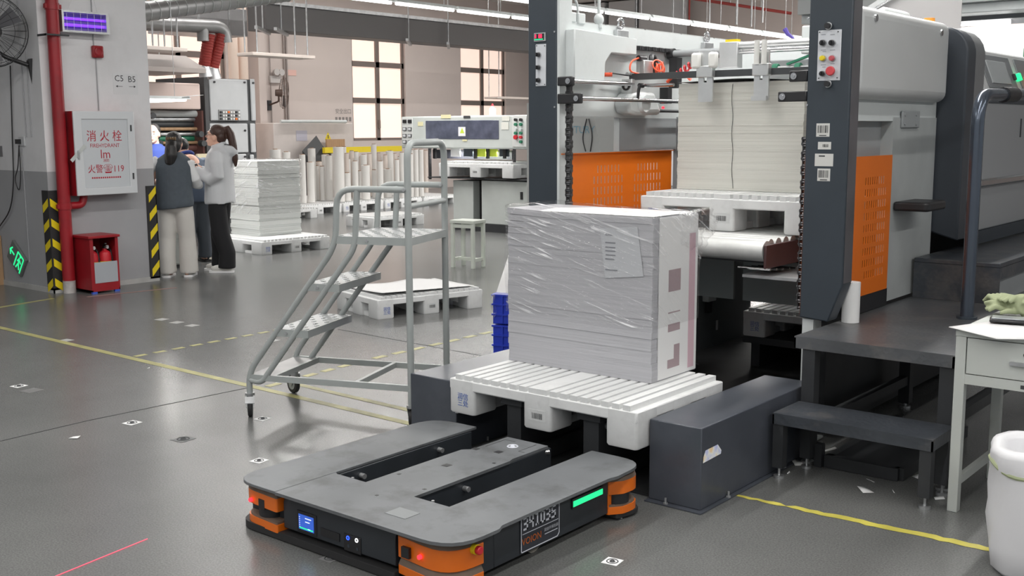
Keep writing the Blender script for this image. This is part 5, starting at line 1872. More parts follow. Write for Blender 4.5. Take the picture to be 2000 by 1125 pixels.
# corner guards with chevrons
def guard(label, loc, both):
    g_ = thing('corner_guard', label, 'corner guard', loc)
    z0, z1, wd = .03, .985, .105
    b = MB().box(.001, .012, 0 if both else -wd, wd if both else .010, z0, z1)
    if both:
        b.box(-wd, .012, -.012, 0, z0, z1)
    else:
        b.box(-wd, .012, .001, .012, z0, z1)
    b.build('rubber_body', 'rubber', g_)
    n = 5
    for k in range(n):
        z_ = z0 + (k + .62) * (z1 - z0) / n
        h_ = .075
        if both:
            a = [(.0125, .004, z_), (.0125, wd - .006, z_ - .07), (.0125, wd - .006, z_ - .07 - h_), (.0125, .004, z_ - h_)]
            c = [(.004, -.0125, z_), (-wd + .006, -.0125, z_ - .07), (-wd + .006, -.0125, z_ - .07 - h_), (.004, -.0125, z_ - h_)]
            MB().add(a + c, [(0, 1, 2, 3), (7, 6, 5, 4)]).build('yellow_chevron', 'yellow', g_)
        else:
            a = [(.0125, -wd + .025, z_ - .02), (.0125, .006, z_ + .07), (.0125, .006, z_ - .005), (.0125, -wd + .025, z_ - .10)]
            MB().add(a, [(0, 1, 2, 3)]).build('yellow_stripe', 'yellow', g_)


guard('black and yellow chevron corner guard left of the red pipe', (-10.0, 5.28, 0), True)
guard('black and yellow striped corner guard beside the people', (-10.0, 6.42, 0), False)
# things on the wall
uv = thing('insect_lamp', 'wall insect lamp with two violet tubes behind the red pipe', 'lamp', (-9.93, 5.72, 2.47))
UY0, UY1, UZ0, UZ1 = 5.46, 5.945, 2.465, 2.665
MB().gridplate([UY0, UY0 + .02, UY1 - .035, UY1], [UZ0, UZ0 + .018, UZ1 - .018, UZ1], {(1, 1)}, lambda u, v, s: (-9.88 if s else -9.97, u, v)).build('frame', 'alu', uv, world=True)
MB().box(-9.972, -9.97, UY0, UY1, UZ0, UZ1).build('back_plate', mat('violet_lit_back', S(120, 110, 150), .5), uv, world=True)
for z_ in (2.595, 2.535):
    MB().cyl((-9.93, UY0 + .02, z_), (-9.93, UY1 - .035, z_), .013, n=10).build('violet_tube', 'uv', uv, world=True)
for k in range(6):
    MB().cyl((-9.885, UY0 + .05 + k * .07, UZ0 + .018), (-9.885, UY0 + .05 + k * .07, UZ1 - .018), .0018, n=5).build('guard_wire', 'zinc', uv, world=True)
for k in range(5):
    z_ = UZ0 + .03 + k * .035
    MB().cyl((-9.883, UY0 + .02, z_), (-9.883, UY1 - .035, z_), .0016, n=5).build('guard_wire', 'zinc', uv, world=True)
for y_ in (5.56, 5.85):
    MB().cyl((-9.93, y_, UZ1), (-9.93, 5.72 + (y_ - 5.72) * .4, 2.99), .0015, n=5).build('hanging_wire', 'zinc', uv, world=True)
al = thing('fire_alarm', 'small red alarm sounder on the white wall stub', 'alarm', (-9.98, 5.86, 2.3))
MB().box(-9.999, -9.95, 5.80, 5.91, 2.245, 2.36).build('housing', 'red', al, world=True, bevel=.012)
MB().torus((-9.948, 5.855, 2.302), (1, 0, 0), .036, .012, 22, 8).build('horn_ring', 'red', al, world=True)
MB().cyl((-9.95, 5.855, 2.302), (-9.942, 5.855, 2.302), .028, n=18).build('horn', 'red', al, world=True)
sg_ = thing('paper_sign', 'white paper sign reading C5 and B5 with arrows on the wall stub', 'sign', (-9.999, 6.155, 1.9))
MB().box(-9.9995, -9.998, 6.02, 6.29, 1.90, 2.105).build('paper', mat('sign_paper', S(216, 217, 219), .6), sg_, world=True)
q = text_mb('C5', .085, (-9.9979, 6.085, 2.055), (0, 1, 0), (0, 0, 1), .0005)
q2 = text_mb('B5', .085, (-9.9979, 6.225, 2.05), (0, 1, 0), (0, 0, 1), .0005)
q.add(q2.v, q2.f)
for y_, d_ in ((6.085, -1), (6.225, 1)):
    q.box(-9.9975, -9.997, y_ - .035, y_ + .035, 1.978, 1.982)
    q.add([(-9.997, y_ + d_ * .04, 1.98), (-9.997, y_ + d_ * .018, 1.992), (-9.997, y_ + d_ * .018, 1.968)], [(0, 1, 2)])
q.build('sign_lettering', 'inkdk', sg_, world=True)
cn = thing('wall_conduit', 'thin grey conduit on the wall stub above the hydrant cabinet', 'conduit', (-9.99, 5.86, 1.73))
MB().cyl((-9.992, 5.845, 1.74), (-9.992, 5.845, 2.245), .006, n=8).build('conduit_pipe', 'wallgrey', cn, world=True)
MB().cyl((-9.992, 5.83, 2.36), (-9.992, 5.83, 2.99), .006, n=8).build('conduit_pipe', 'wallgrey', cn, world=True)
# face turned to -Y
exs = thing('exit_sign', 'green glowing exit sign with running figure low on the left wall', 'exit sign', (-10.72, 5.27, .24))
xa, xb, za, zb_ = -10.86, -10.55, .21, .43
MB().box(xa, xb, 5.25, 5.279, za, zb_).build('housing', mat('sign_grey', S(110, 114, 112), .5), exs, world=True, bevel=.004)
g = MB()


def ebar(p, q_, w_):
    g.bar((xa + p[0] * (xb - xa), 5.248, za + p[1] * (zb_ - za)), (xa + q_[0] * (xb - xa), 5.248, za + q_[1] * (zb_ - za)), .004, w_, (0, 1, 0))


for p, q_ in (((.06, .55), (.36, .55)), ((.06, .55), (.16, .75)), ((.06, .55), (.16, .35)), ((.5, .9), (.9, .9)), ((.5, .1), (.5, .9)), ((.9, .1), (.9, .9)), ((.66, .72), (.7, .45)), ((.7, .45), (.62, .15)), ((.7, .45), (.82, .2)), ((.6, .5), (.68, .65)), ((.68, .65), (.82, .55))):
    d = Vector((q_[0] - p[0], 0, q_[1] - p[1]))
    g.bar((xa + p[0] * (xb - xa), 5.248, za + p[1] * (zb_ - za)), (xa + q_[0] * (xb - xa), 5.248, za + q_[1] * (zb_ - za)), .016, .003, (0, 1, 0))
g.ell((xa + .70 * (xb - xa), 5.248, za + .82 * (zb_ - za)), (.014, .002, .014), 10, 6)
g.build('glowing_figure', 'ggl', exs, world=True)
exs.rotation_euler = (0, R(38), 0)
fan_mats = 'black'


def wall_fan(name, label, mount, centre, axis, rad, m_='black'):
    t = thing(name, label, 'fan', mount)
    c, ax, mo = Vector(centre), Vector(axis).normalized(), Vector(mount)
    MB().cyl(c - ax * .17, c - ax * .02, .07, .085, n=18).build('motor', m_, t, world=True)
    a = ax.cross(Vector((0, 0, 1))).normalized()
    b = a.cross(ax)
    cg = MB()
    for off, rr in ((.0, rad), (.05, rad * .98), (.10, rad * .72), (.11, rad * .35), (-.05, rad * .9)):
        cg.torus(c + ax * off, ax, rr, .006 if off == 0 else .0025, 40, 5)
    for k in range(28):
        th = 2 * math.pi * k / 28
        d = a * math.cos(th) + b * math.sin(th)
        cg.tube([c + ax * .115 + d * .05, c + ax * .10 + d * rad * .7, c + ax * .04 + d * rad, c - ax * .05 + d * rad * .9, c - ax * .09 + d * rad * .3], .0016, 4)
    cg.build('cage', m_, t, world=True)
    for k in range(3):
        th = 2 * math.pi * k / 3 + .4
        d, e_ = a * math.cos(th) + b * math.sin(th), -a * math.sin(th) + b * math.cos(th)
        bl = MB()
        bl.add([c + d * .05 - e_ * .03, c + d * .05 + e_ * .03 + ax * .03, c + d * rad * .88 + e_ * .11 + ax * .05, c + d * rad * .85 - e_ * .06 - ax * .0,
                c + d * .05 - e_ * .03 + ax * .004, c + d * .05 + e_ * .03 + ax * .034, c + d * rad * .88 + e_ * .11 + ax * .054, c + d * rad * .85 - e_ * .06 + ax * .004],
               [(0, 1, 2, 3), (7, 6, 5, 4), (0, 4, 5, 1), (1, 5, 6, 2), (2, 6, 7, 3), (3, 7, 4, 0)])
        bl.build('blade', mat('fan_blade_grey', S(92, 92, 96), .4), t, world=True)
    MB().tube(rounded([c - ax * .10, c - ax * .10 - Vector((0, 0, .16)), (mo.x * .35 + c.x * .65, mo.y * .35 + c.y * .65, mo.z + .07), mo + Vector((0, 0, .0))], .10, 6), .02, 10).build('arm', m_, t, world=True)
    return t


f1 = wall_fan('wall_fan', 'black wall fan cut by the left edge of the picture', (-10.17, 5.25, 2.16), at(-20, 60, Y=4.95), (.78, -.62, -.05), .33)
MB().add([(-10.13, 5.278, 2.22), (-10.21, 5.278, 2.22), (-10.17, 5.278, 1.98), (-10.15, 5.25, 2.2), (-10.19, 5.25, 2.2), (-10.17, 5.27, 2.03)], [(0, 1, 2), (3, 5, 4), (0, 3, 4, 1), (1, 4, 5, 2), (2, 5, 3, 0)]).build('wall_bracket', 'black', f1, world=True)
wc = thing('wall_cable', 'black cables hanging down the left wall to a socket', 'cable', (-10.5, 5.3, 1.0))
MB().tube(rounded([at(20, 128, Y=5.26), at(25, 300, Y=5.26), at(27, 350, Y=5.25), at(22, 410, Y=5.25), at(-5, 448, Y=5.25)], .2), .006, 6).build('fan_cable', 'black', wc, world=True)
MB().tube(rounded([at(37, 284, Y=5.25), at(35, 330, Y=5.25), at(28, 350, Y=5.245), at(38, 378, Y=5.25), at(41, 340, Y=5.25), at(37, 285, Y=5.252)], .1), .005, 6).build('plug_cable', 'black', wc, world=True)
q = at(44, 277, Y=5.27)
o = MB().box(q.x - .06, q.x + .05, 5.26, 5.279, q.z - .04, q.z + .05).build('socket', mat('socket_white', S(196, 198, 200), .4), wc, world=True, bevel=.004)
MB().box(q.x - .06, q.x - .01, 5.225, 5.26, q.z - .02, q.z + .025).build('plug', 'black', o, world=True)
for px, y0, y1 in ((33, 0, 268), (50, 100, 268), (42, 290, 510)):
    a, b = at(px, y0, Y=5.27), at(px, y1, Y=5.27)
    MB().cyl((a.x, 5.274, b.z), (a.x, 5.274, a.z), .006, n=6).build('trunking', 'wallgrey', wc, world=True)
solo('notice_card', MB().box(at(0, 293, Y=5.275).x - .1, at(4, 293, Y=5.275).x, 5.274, 5.279, at(2, 306, Y=5.275).z, at(2, 285, Y=5.275).z), mat('card_grey', S(120, 120, 122), .6), 'small grey card on the left wall at the picture edge', 'card', (-11, 5.276, 1.4))
solo('wood_plank', MB().box(-11.08, -10.99, 5.20, 5.275, 0, .50), 'wood', 'short wooden plank leaning on the left wall at the picture edge', 'plank', (-11.03, 5.28, 0))

# ================================================================== PEOPLE (local: facing +y, z up)
def fuse(mb, name, m_, parent, vox=.014, sm=3):
    o = mb.build(name, m_, parent, ang=80)
    r_ = o.modifiers.new('fuse', 'REMESH')
    r_.mode = 'VOXEL'
    r_.voxel_size = vox
    r_.use_smooth_shade = True
    s_ = o.modifiers.new('soften', 'SMOOTH')
    s_.iterations = sm
    s_.factor = .6
    return o


def hand(m, wrist, direc, up_, curl=.5, side=1, k_=1.0):
    wr, d, u = Vector(wrist), Vector(direc).normalized(), Vector(up_).normalized()
    s = d.cross(u).normalized() * side
    u = s.cross(d) * side
    pal = wr + d * .045
    rot = Matrix((s, d, u)).transposed()
    m.ell(pal, (.038 * k_, .05 * k_, .015 * k_), 12, 8, rot)
    for k in range(4):
        b = pal + d * .042 + s * (-.027 + .018 * k)
        ln = (.030, .036, .034, .026)[k]
        p1 = b + (d * math.cos(curl * .6) - u * math.sin(curl * .6)) * ln
        p2 = p1 + (d * math.cos(curl * 1.5) - u * math.sin(curl * 1.5)) * ln * .9
        m.tube([b - d * .012, b, p1, p2], [.009, .0092, .0085, .0065], 8)
    b = wr + d * .03 + s * -.034
    m.tube([b + s * .012, b + d * .025 - s * .018, b + d * .055 - s * .018 - u * .012], [.012, .0105, .008], 8)


def head(m, c, tilt=0, face=True):
    """skull, jaw, nose, ears, lips, brow on the skin mesh"""
    c = Vector(c)
    R_ = Matrix.Rotation(-tilt, 3, 'X')

    def P(x, y, z_):
        return c + R_ @ Vector((x, y, z_))
    m.ell(P(0, -.008, .02), (.074, .092, .100), 20, 14, R_)
    m.ell(P(0, .025, -.045), (.056, .064, .066), 16, 10, R_)
    m.ell(P(0, .062, -.088), (.026, .022, .020), 10, 8, R_)
    m.tube([P(0, .082, .022), P(0, .098, -.004), P(0, .106, -.020)], [.009, .011, .013], 8)
    m.ell(P(0, .084, -.054), (.024, .012, .006), 10, 6, R_)
    m.ell(P(0, .082, -.066), (.020, .012, .007), 10, 6, R_)
    m.ell(P(0, .078, .040), (.05, .014, .010), 12, 6, R_)
    for s in (-1, 1):
        m.ell(P(s * .075, -.005, -.01), (.010, .022, .032), 10, 8, R_)
        m.ell(P(s * .038, .062, -.022), (.022, .02, .02), 10, 8, R_)
    return P


def eyes(parent, P, m_lips=True):
    for s in (-1, 1):
        MB().ell(P(s * .031, .080, .012), (.013, .006, .006), 10, 6).build('eye', 'paperw', parent)
        MB().ell(P(s * .031, .0845, .012), (.006, .004, .006), 8, 6).build('iris', 'black', parent)
        MB().tube([P(s * .014, .090, .036), P(s * .032, .090, .042), P(s * .052, .078, .036)], [.003, .004, .002], 6).build('eyebrow', 'hair', parent)
    MB().tube([P(-.02, .092, -.060), P(0, .097, -.059), P(.02, .092, -.060)], [.003, .005, .003], 6).build('lips', mat('lip_rose', S(190, 110, 108), .4), parent)


def legs(m, hipz, feet, r_, knee_r, hem_r, hem_z=.055):
    for s, (fx, fy) in zip((-1, 1), feet):
        m.tube([(s * .085, 0, hipz), (s * .09, .01, hipz - .12), ((s * .095 + fx) / 2, fy * .5 + .02, hipz * .52), (fx, fy - .01, .22), (fx, fy, hem_z)], [r_ * .95, r_, knee_r, hem_r * .96, hem_r], 16)


def shoes(parent, feet, m_, sole='paperw', rz=0):
    for s, (fx, fy) in zip((-1, 1), feet):
        a = MB()
        a.ell((fx, fy + .05, .045), (.045, .125, .042), 16, 10)
        a.ell((fx, fy - .02, .065), (.042, .06, .055), 14, 8)
        o = fuse(a, 'shoe', m_, parent, .010, 2)
        MB().prism(rpoly([(fx - .046, fy - .085, .03), (fx + .046, fy - .085, .03), (fx + .05, fy + .185, .04), (fx - .05, fy + .185, .04)]), 'z', .001, .024).build('sole', sole, o)


# --- woman in the pale jacket, in profile, looking at a phone
T = at(436, 530, Z=0)
wd_ = thing('person', 'person in a pale grey hooded jacket and black trousers standing in profile with a phone', 'person', (T.x, T.y, 0), R(129))
hd = (0, .02, 1.475)
sk_ = MB()
P = head(sk_, hd, R(-8))
sk_.tube([(0, -.015, 1.30), (0, -.01, 1.39), (0, .0, 1.44)], [.062, .052, .05], 14)
sk_.ell((0, 0, 1.15), (.14, .09, .24), 16, 10)
sk_.ell((0, 0, .90), (.13, .09, .12), 14, 8)
for s in (-1, 1):
    sk_.tube([(s * .13, 0, 1.28), (s * .19, -.02, 1.08), (s * .13, .14, 1.07), (s * .045, .27, 1.17)], [.042, .036, .032, .024], 10)
    hand(sk_, (s * .050, .27, 1.165), (-s * .15, .85, .35), (0, -.35, .9), .5 if s < 0 else .9, s, .85)
    sk_.tube([(s * .085, 0, .92), (s * .095, .02 + s * .03, .45), (s * .10, s * .065 - .005, .08)], [.07, .05, .034], 10)
    sk_.ell((s * .10, s * .065 + .03, .05), (.032, .09, .03), 10, 8)
body = fuse(sk_, 'body', 'skin', wd_, .0065, 1)
eyes(wd_, P)
jk = MB()
rg = []
for z_, rx, ry, oy in ((.755, .205, .165, .0), (.80, .205, .165, .0), (.95, .195, .155, .0), (1.10, .20, .155, .0), (1.24, .205, .145, -.01), (1.31, .185, .12, -.015), (1.355, .11, .085, -.015), (1.39, .075, .075, -.01)):
    rg.append([(rx * math.cos(2 * math.pi * k / 24), oy + ry * math.sin(2 * math.pi * k / 24), z_ + .012 * math.sin(k * 1.3) * (z_ < .8)) for k in range(24)])
jk.loft(rg)
for s in (-1, 1):
    jk.tube([(s * .15, -.015, 1.30), (s * .215, -.03, 1.19), (s * .225, -.045, 1.06), (s * .20, .04, 1.02), (s * .13, .15, 1.07), (s * .07, .225, 1.125)], [.075, .074, .07, .068, .060, .046], 14)
jk.tube([(-.09, -.085, 1.36), (-.05, -.14, 1.33), (0, -.16, 1.30), (.05, -.14, 1.33), (.09, -.085, 1.36)], [.035, .055, .062, .055, .035], 12)
jk.torus((0, -.008, 1.385), (0, .35, .94), .072, .018, 20, 8)
fuse(jk, 'jacket', 'jacket', wd_, .013, 2)
MB().ell((0, -.085, 1.365), (.075, .05, .035), 14, 8).build('hood_lining', mat('hood_lining', S(70, 72, 76), .8), wd_)
MB().torus((-.056, .245, 1.145), (.1, .85, .35), .036, .014, 18, 8).build('wristband', 'black', wd_)
tr2 = MB()
tr2.ell((0, 0, .83), (.165, .135, .12), 18, 10)
legs(tr2, .82, ((-.10, -.07), (.10, .06)), .10, .098, .095, .05)
fuse(tr2, 'trousers', 'blk', wd_, .014, 2)
shoes(wd_, ((-.10, -.06), (.10, .05)), 'shoe')
hr_ = MB()
c = Vector(hd)
hr_.ell(c + Vector((0, -.025, .045)), (.083, .094, .092), 20, 12)
hr_.ell(c + Vector((0, -.055, -.005)), (.078, .062, .075), 16, 10)
hr_.tube([c + Vector((0, -.085, .075)), c + Vector((0, -.135, .095)), c + Vector((0, -.165, .03)), c + Vector((0, -.185, -.10)), c + Vector((.0, -.20, -.24)), c + Vector((0, -.205, -.33))], [.028, .034, .042, .044, .036, .010], 12)
fuse(hr_, 'hair', 'hairb', wd_, .010, 1)
gl_ = MB()
for s in (-1, 1):
    gl_.torus(P(s * .033, .098, .010), (0, 1, 0), .024, .0018, 22, 5)
    gl_.tube([P(s * .057, .095, .014), P(s * .078, .02, .016), P(s * .079, -.01, .012)], .0018, 5)
gl_.tube([P(-.01, .1, .012), P(.01, .1, .012)], .0018, 5)
gl_.build('glasses', 'inkdk', wd_)
ph = Vector((T.x, T.y, 0)) + Matrix.Rotation(R(129), 3, 'Z') @ Vector((0, .37, 1.215))
pho = thing('phone', 'slim phone held in both hands by the person in the pale jacket', 'phone', ph, R(129))
MB().obox((0, 0, 0), .075, .15, .008, (1, 0, 0), (0, .86, .5), (0, -.5, .86)).build('case', mat('phone_case', S(224, 220, 190), .4), pho, bevel=.003)
MB().obox((0, -.0025, .0045), .068, .142, .002, (1, 0, 0), (0, .86, .5), (0, -.5, .86)).build('screen', mat('phone_screen', S(230, 232, 236), .2, emit=(.8, .85, .9), es=.4), pho)

# --- person seen from behind in the slate vest
T = at(349, 541, Z=0)
wb_ = thing('person', 'person seen from behind in a slate vest, white sleeves and cream trousers', 'person', (T.x, T.y, 0), R(42))
hd = (0, .10, 1.405)
sk_ = MB()
P = head(sk_, hd, R(22))
sk_.tube([(0, .02, 1.24), (0, .05, 1.31), (0, .085, 1.36)], [.065, .055, .05], 14)
sk_.ell((0, 0, 1.06), (.16, .10, .24), 16, 10)
for s in (-1, 1):
    sk_.tube([(s * .14, .03, 1.22), (s * (.26 if s < 0 else .2), .08, 1.02), (s * .19, .28, .965), (s * .10, .40, .965)], [.042, .036, .033, .025], 10)
    hand(sk_, (s * .10, .40, .965), (-s * .4, .9, -.1), (0, .1, 1), .35, s)
    sk_.tube([(s * .085, 0, .90), (s * .09, .02, .48), (s * .095, 0, .08)], [.08, .058, .036], 10)
    sk_.ell((s * .095, .04, .05), (.035, .10, .035), 10, 8)
fuse(sk_, 'body', 'skin', wb_, .0085, 2)
eyes(wb_, P)
vt = MB()
rg = []
for z_, rx, ry, oy in ((.735, .195, .16, -.015), (.78, .20, .165, -.015), (.92, .185, .155, -.005), (1.05, .185, .15, .01), (1.17, .19, .14, .02), (1.25, .17, .115, .03), (1.295, .11, .085, .045), (1.32, .075, .07, .06)):
    rg.append([(rx * math.cos(2 * math.pi * k / 24), oy + ry * math.sin(2 * math.pi * k / 24), z_ + .02 * math.cos(2 * math.pi * k / 24) * (z_ < .8)) for k in range(24)])
vt.loft(rg)
fuse(vt, 'vest', 'vest', wb_, .013, 2)
for s in (-1, 1):
    sl = MB()
    e_ = .30 if s < 0 else .20
    sl.tube([(s * .155, .03, 1.235), (s * (e_ - .05), .035, 1.16), (s * e_, .06, 1.04), (s * (e_ - .005), .13, .985), (s * .19, .29, .965), (s * .13, .37, .965)], [.064, .066, .062, .06, .050, .038], 14)
    fuse(sl, 'sleeve', 'wsleeve', wb_, .012, 2)
tr2 = MB()
tr2.ell((0, -.01, .80), (.175, .145, .13), 18, 10)
legs(tr2, .80, ((-.115, 0), (.105, .04)), .098, .088, .098, .045)
fuse(tr2, 'trousers', 'cream', wb_, .014, 2)
shoes(wb_, ((-.115, 0), (.105, .04)), 'shoe')
hr_ = MB()
c = Vector(hd)
hr_.ell(c + Vector((0, -.03, .035)), (.086, .098, .10), 20, 12)
hr_.ell(c + Vector((0, -.07, -.02)), (.082, .06, .08), 16, 10)
hr_.tube([c + Vector((0, -.12, .03)), c + Vector((0, -.155, -.03)), c + Vector((-.005, -.165, -.12)), c + Vector((-.01, -.165, -.20)), c + Vector((-.01, -.165, -.265))], [.045, .058, .066, .058, .02], 14)
fuse(hr_, 'hair', 'hair', wb_, .010, 1)
o = MB()
for k in range(7):
    o.ell(c + Vector((-.045 + .015 * k, -.150 + .004 * abs(k - 3), .055)), (.007, .012, .02), 8, 6)
o.build('hair_clip', mat('tortoise_clip', S(120, 96, 66), .3), wb_)

# --- stooping person behind them
T = at(387, 512, Z=0)
wc_ = thing('person', 'person in a blue-grey work jacket stooping over the counter, mostly hidden by the slate vest', 'person', (T.x, T.y, 0), R(82))
hd = (0, .30, 1.33)
sk_ = MB()
P = head(sk_, hd, R(40))
sk_.tube([(0, .16, 1.20), (0, .22, 1.26), (0, .28, 1.30)], [.065, .055, .05], 12)
sk_.ell((0, .08, 1.03), (.15, .11, .24), 14, 10)
for s in (-1, 1):
    sk_.tube([(s * .16, .15, 1.18), (s * .25, .2, .98), (s * .18, .42, .96), (s * .1, .52, .97)], [.045, .038, .033, .025], 10)
    hand(sk_, (s * .10, .52, .97), (-s * .3, .9, -.1), (0, .1, 1), .3, s)
    sk_.tube([(s * .09, 0, .9), (s * .09, .02, .5), (s * .095, 0, .08)], [.08, .06, .04], 10)
    sk_.ell((s * .095, .04, .05), (.035, .10, .035), 10, 8)
fuse(sk_, 'body', 'skin', wc_, .0095, 2)
eyes(wc_, P)
jk = MB()
rg = []
for z_, rx, ry, oy in ((.72, .20, .16, -.02), (.85, .205, .165, .0), (1.0, .205, .16, .05), (1.12, .205, .15, .11), (1.2, .19, .13, .16), (1.25, .12, .095, .20)):
    rg.append([(rx * math.cos(2 * math.pi * k / 22), oy + ry * math.sin(2 * math.pi * k / 22), z_) for k in range(22)])
jk.loft(rg)
for s in (-1, 1):
    jk.tube([(s * .16, .15, 1.19), (s * .24, .17, 1.08), (s * .26, .22, .99), (s * .21, .38, .97), (s * .14, .47, .97)], [.075, .072, .066, .056, .045], 12)
fuse(jk, 'jacket', 'bluegrey', wc_, .014, 2)
MB().torus((0, .20, 1.25), (0, .5, .85), .085, .022, 18, 8).build('blue_collar', 'navy', wc_)
tr2 = MB()
tr2.ell((0, 0, .80), (.17, .14, .13), 16, 10)
legs(tr2, .80, ((-.105, 0), (.105, .02)), .105, .095, .085, .05)
fuse(tr2, 'trousers', mat('dark_grey_trousers', S(74, 80, 88), .85, bump=.2, bscale=14), wc_, .014, 2)
shoes(wc_, ((-.105, 0), (.105, .02)), 'black', 'rubber')
hr_ = MB()
c = Vector(hd)
hr_.ell(c + Vector((0, -.02, .045)), (.08, .092, .088), 18, 12)
fuse(hr_, 'hair', 'hair', wc_, .010, 1)

# --- person across the counter, half hidden by the wall stub
T = at(313, 491, Z=0)
wa_ = thing('person', 'person in a dark blue top with face showing past the wall stub edge', 'person', (T.x, T.y, 0), R(222))
hd = (0, .04, 1.50)
sk_ = MB()
P = head(sk_, hd, R(6))
sk_.tube([(0, 0, 1.32), (0, .005, 1.40), (0, .02, 1.45)], [.065, .055, .05], 12)
sk_.ell((0, 0, 1.12), (.15, .10, .26), 14, 10)
for s in (-1, 1):
    sk_.tube([(s * .16, 0, 1.30), (s * .22, .02, 1.08), (s * .17, .22, .98), (s * .10, .34, .97)], [.045, .038, .033, .025], 10)
    hand(sk_, (s * .10, .34, .97), (-s * .3, .9, -.1), (0, .1, 1), .3, s)
    sk_.tube([(s * .09, 0, .9), (s * .09, .02, .5), (s * .095, 0, .08)], [.08, .06, .04], 10)
    sk_.ell((s * .095, .04, .05), (.035, .10, .035), 10, 8)
fuse(sk_, 'body', 'skin', wa_, .0085, 2)
eyes(wa_, P)
jk = MB()
rg = []
for z_, rx, ry, oy in ((.80, .19, .15, 0), (1.0, .19, .15, 0), (1.2, .20, .14, 0), (1.30, .18, .115, 0), (1.35, .11, .08, 0), (1.38, .075, .07, .0)):
    rg.append([(rx * math.cos(2 * math.pi * k / 22), oy + ry * math.sin(2 * math.pi * k / 22), z_) for k in range(22)])
jk.loft(rg)
for s in (-1, 1):
    jk.tube([(s * .15, 0, 1.30), (s * .215, .01, 1.18), (s * .23, .05, 1.06), (s * .18, .2, .985), (s * .13, .29, .975)], [.07, .07, .064, .055, .045], 12)
fuse(jk, 'top', 'navy', wa_, .014, 2)
tr2 = MB()
tr2.ell((0, 0, .80), (.16, .13, .13), 16, 10)
legs(tr2, .80, ((-.105, 0), (.105, .02)), .10, .09, .08, .05)
fuse(tr2, 'trousers', 'blk', wa_, .016, 2)
shoes(wa_, ((-.105, 0), (.105, .02)), 'black', 'rubber')
hr_ = MB()
c = Vector(hd)
hr_.ell(c + Vector((0, -.03, .045)), (.083, .094, .09), 18, 12)
hr_.ell(c + Vector((0, -.06, -.01)), (.08, .055, .07), 14, 8)
fuse(hr_, 'hair', 'hair', wa_, .010, 1)

# counter they lean on
a = at(312, 533, Z=0)
ct = thing('counter_cabinet', 'white counter cabinet behind the wall stub with people leaning on it', 'cabinet', (a.x - .5, a.y + .2, 0))
cx1, cy0 = a.x - .20, a.y + .02
MB().box(cx1 - 1.1, cx1, cy0, cy0 + .42, .04, .90).build('body', 'pegrey', ct, world=True)
MB().box(cx1 - 1.12, cx1 + .02, cy0 - .02, cy0 + .44, .90, .935).build('worktop', mat('counter_grey', S(150, 152, 154), .4), ct, world=True, bevel=.004)
for z_ in (.05, .335, .62):
    d_ = MB().box(cx1 + .001, cx1 + .010, cy0 + .01, cy0 + .41, z_, z_ + .27).build('drawer', 'pegrey', ct, world=True, bevel=.004)
    MB().box(cx1 + .010, cx1 + .022, cy0 + .15, cy0 + .27, z_ + .2, z_ + .22).build('handle', 'zinc', d_, world=True)
MB().box(cx1 - 1.08, cx1 - .02, cy0 + .02, cy0 + .40, 0, .04).build('plinth', 'inkdk', ct, world=True)

# ================================================================== WRAPPED STACK BESIDE THE PEOPLE
ang = R(85.6)
pal_stack.scale = (1, 1.5, 1)
pal_stack.location = Vector(corner_loc(-11.0, 8.53, ang, PL, PW * 1.5))
q0 = at(508, 462, Z=.186)
s2 = thing('paper_stack', 'white paper stack wrapped in shiny film on a pallet beside the people', 'paper stack', (q0.x, q0.y, .186), ang)
rnd = random.Random(31)
mb = MB()
z = 0
while z < .96:
    h = rnd.choice((.025, .03, .045, .06))
    h = min(h, .965 - z)
    dx, dy = rnd.uniform(-.008, .008), rnd.uniform(-.008, .008)
    mb.box(-.0 + dx, .645 + dx, 0 + dy, .68 + dy, z, z + h)
    z += h
mb.build('sheets', 'sheets3', s2, bevel=.003)


def fn2(p, d):
    q = p.copy()
    d = d.normalized() if d.length else d
    q += d * (.006 + .008 * abs(nz(p, 1.8)))
    return q


film_shell(-.012, .657, -.012, .692, .28, .972, fn2, n=26, m=26).build('stretch_film', 'film', s2, ang=80)

# ================================================================== FILM ROLLS STANDING ON PALLETS
RP = [(593, 413), (650, 409), (706, 405), (768, 398), (818, 391)]
spots = []
for k, (x0, yb) in enumerate(((596, 409), (659, 405), (708, 400), (772, 394), (824, 387))):
    c = at(x0, yb, Z=0)
    spots.append(c)
for r_, xc in enumerate((-15.94, -16.69, -17.44)):
    for k in range(4):
        dup(pal_main, (xc, 13.45 + 1.09 * k, 0), R(90), ['first', 'second', 'third', 'fourth'][k] + ' white pallet from the left in the ' + ['front', 'middle', 'rear'][r_] + ' line under the film rolls', 'pallets under the film rolls')
placed = []


def roll_mesh(rad, h):
    r_ = round(rad, 3)
    m = MB()
    n = 20
    rg = [[(rr * math.cos(2 * math.pi * k / n), rr * math.sin(2 * math.pi * k / n), zz) for k in range(n)] for rr, zz in ((r_, 0), (r_, h - .004), (r_ - .004, h), (.042, h), (.042, h - .05))]
    m.loft(rg)
    return m


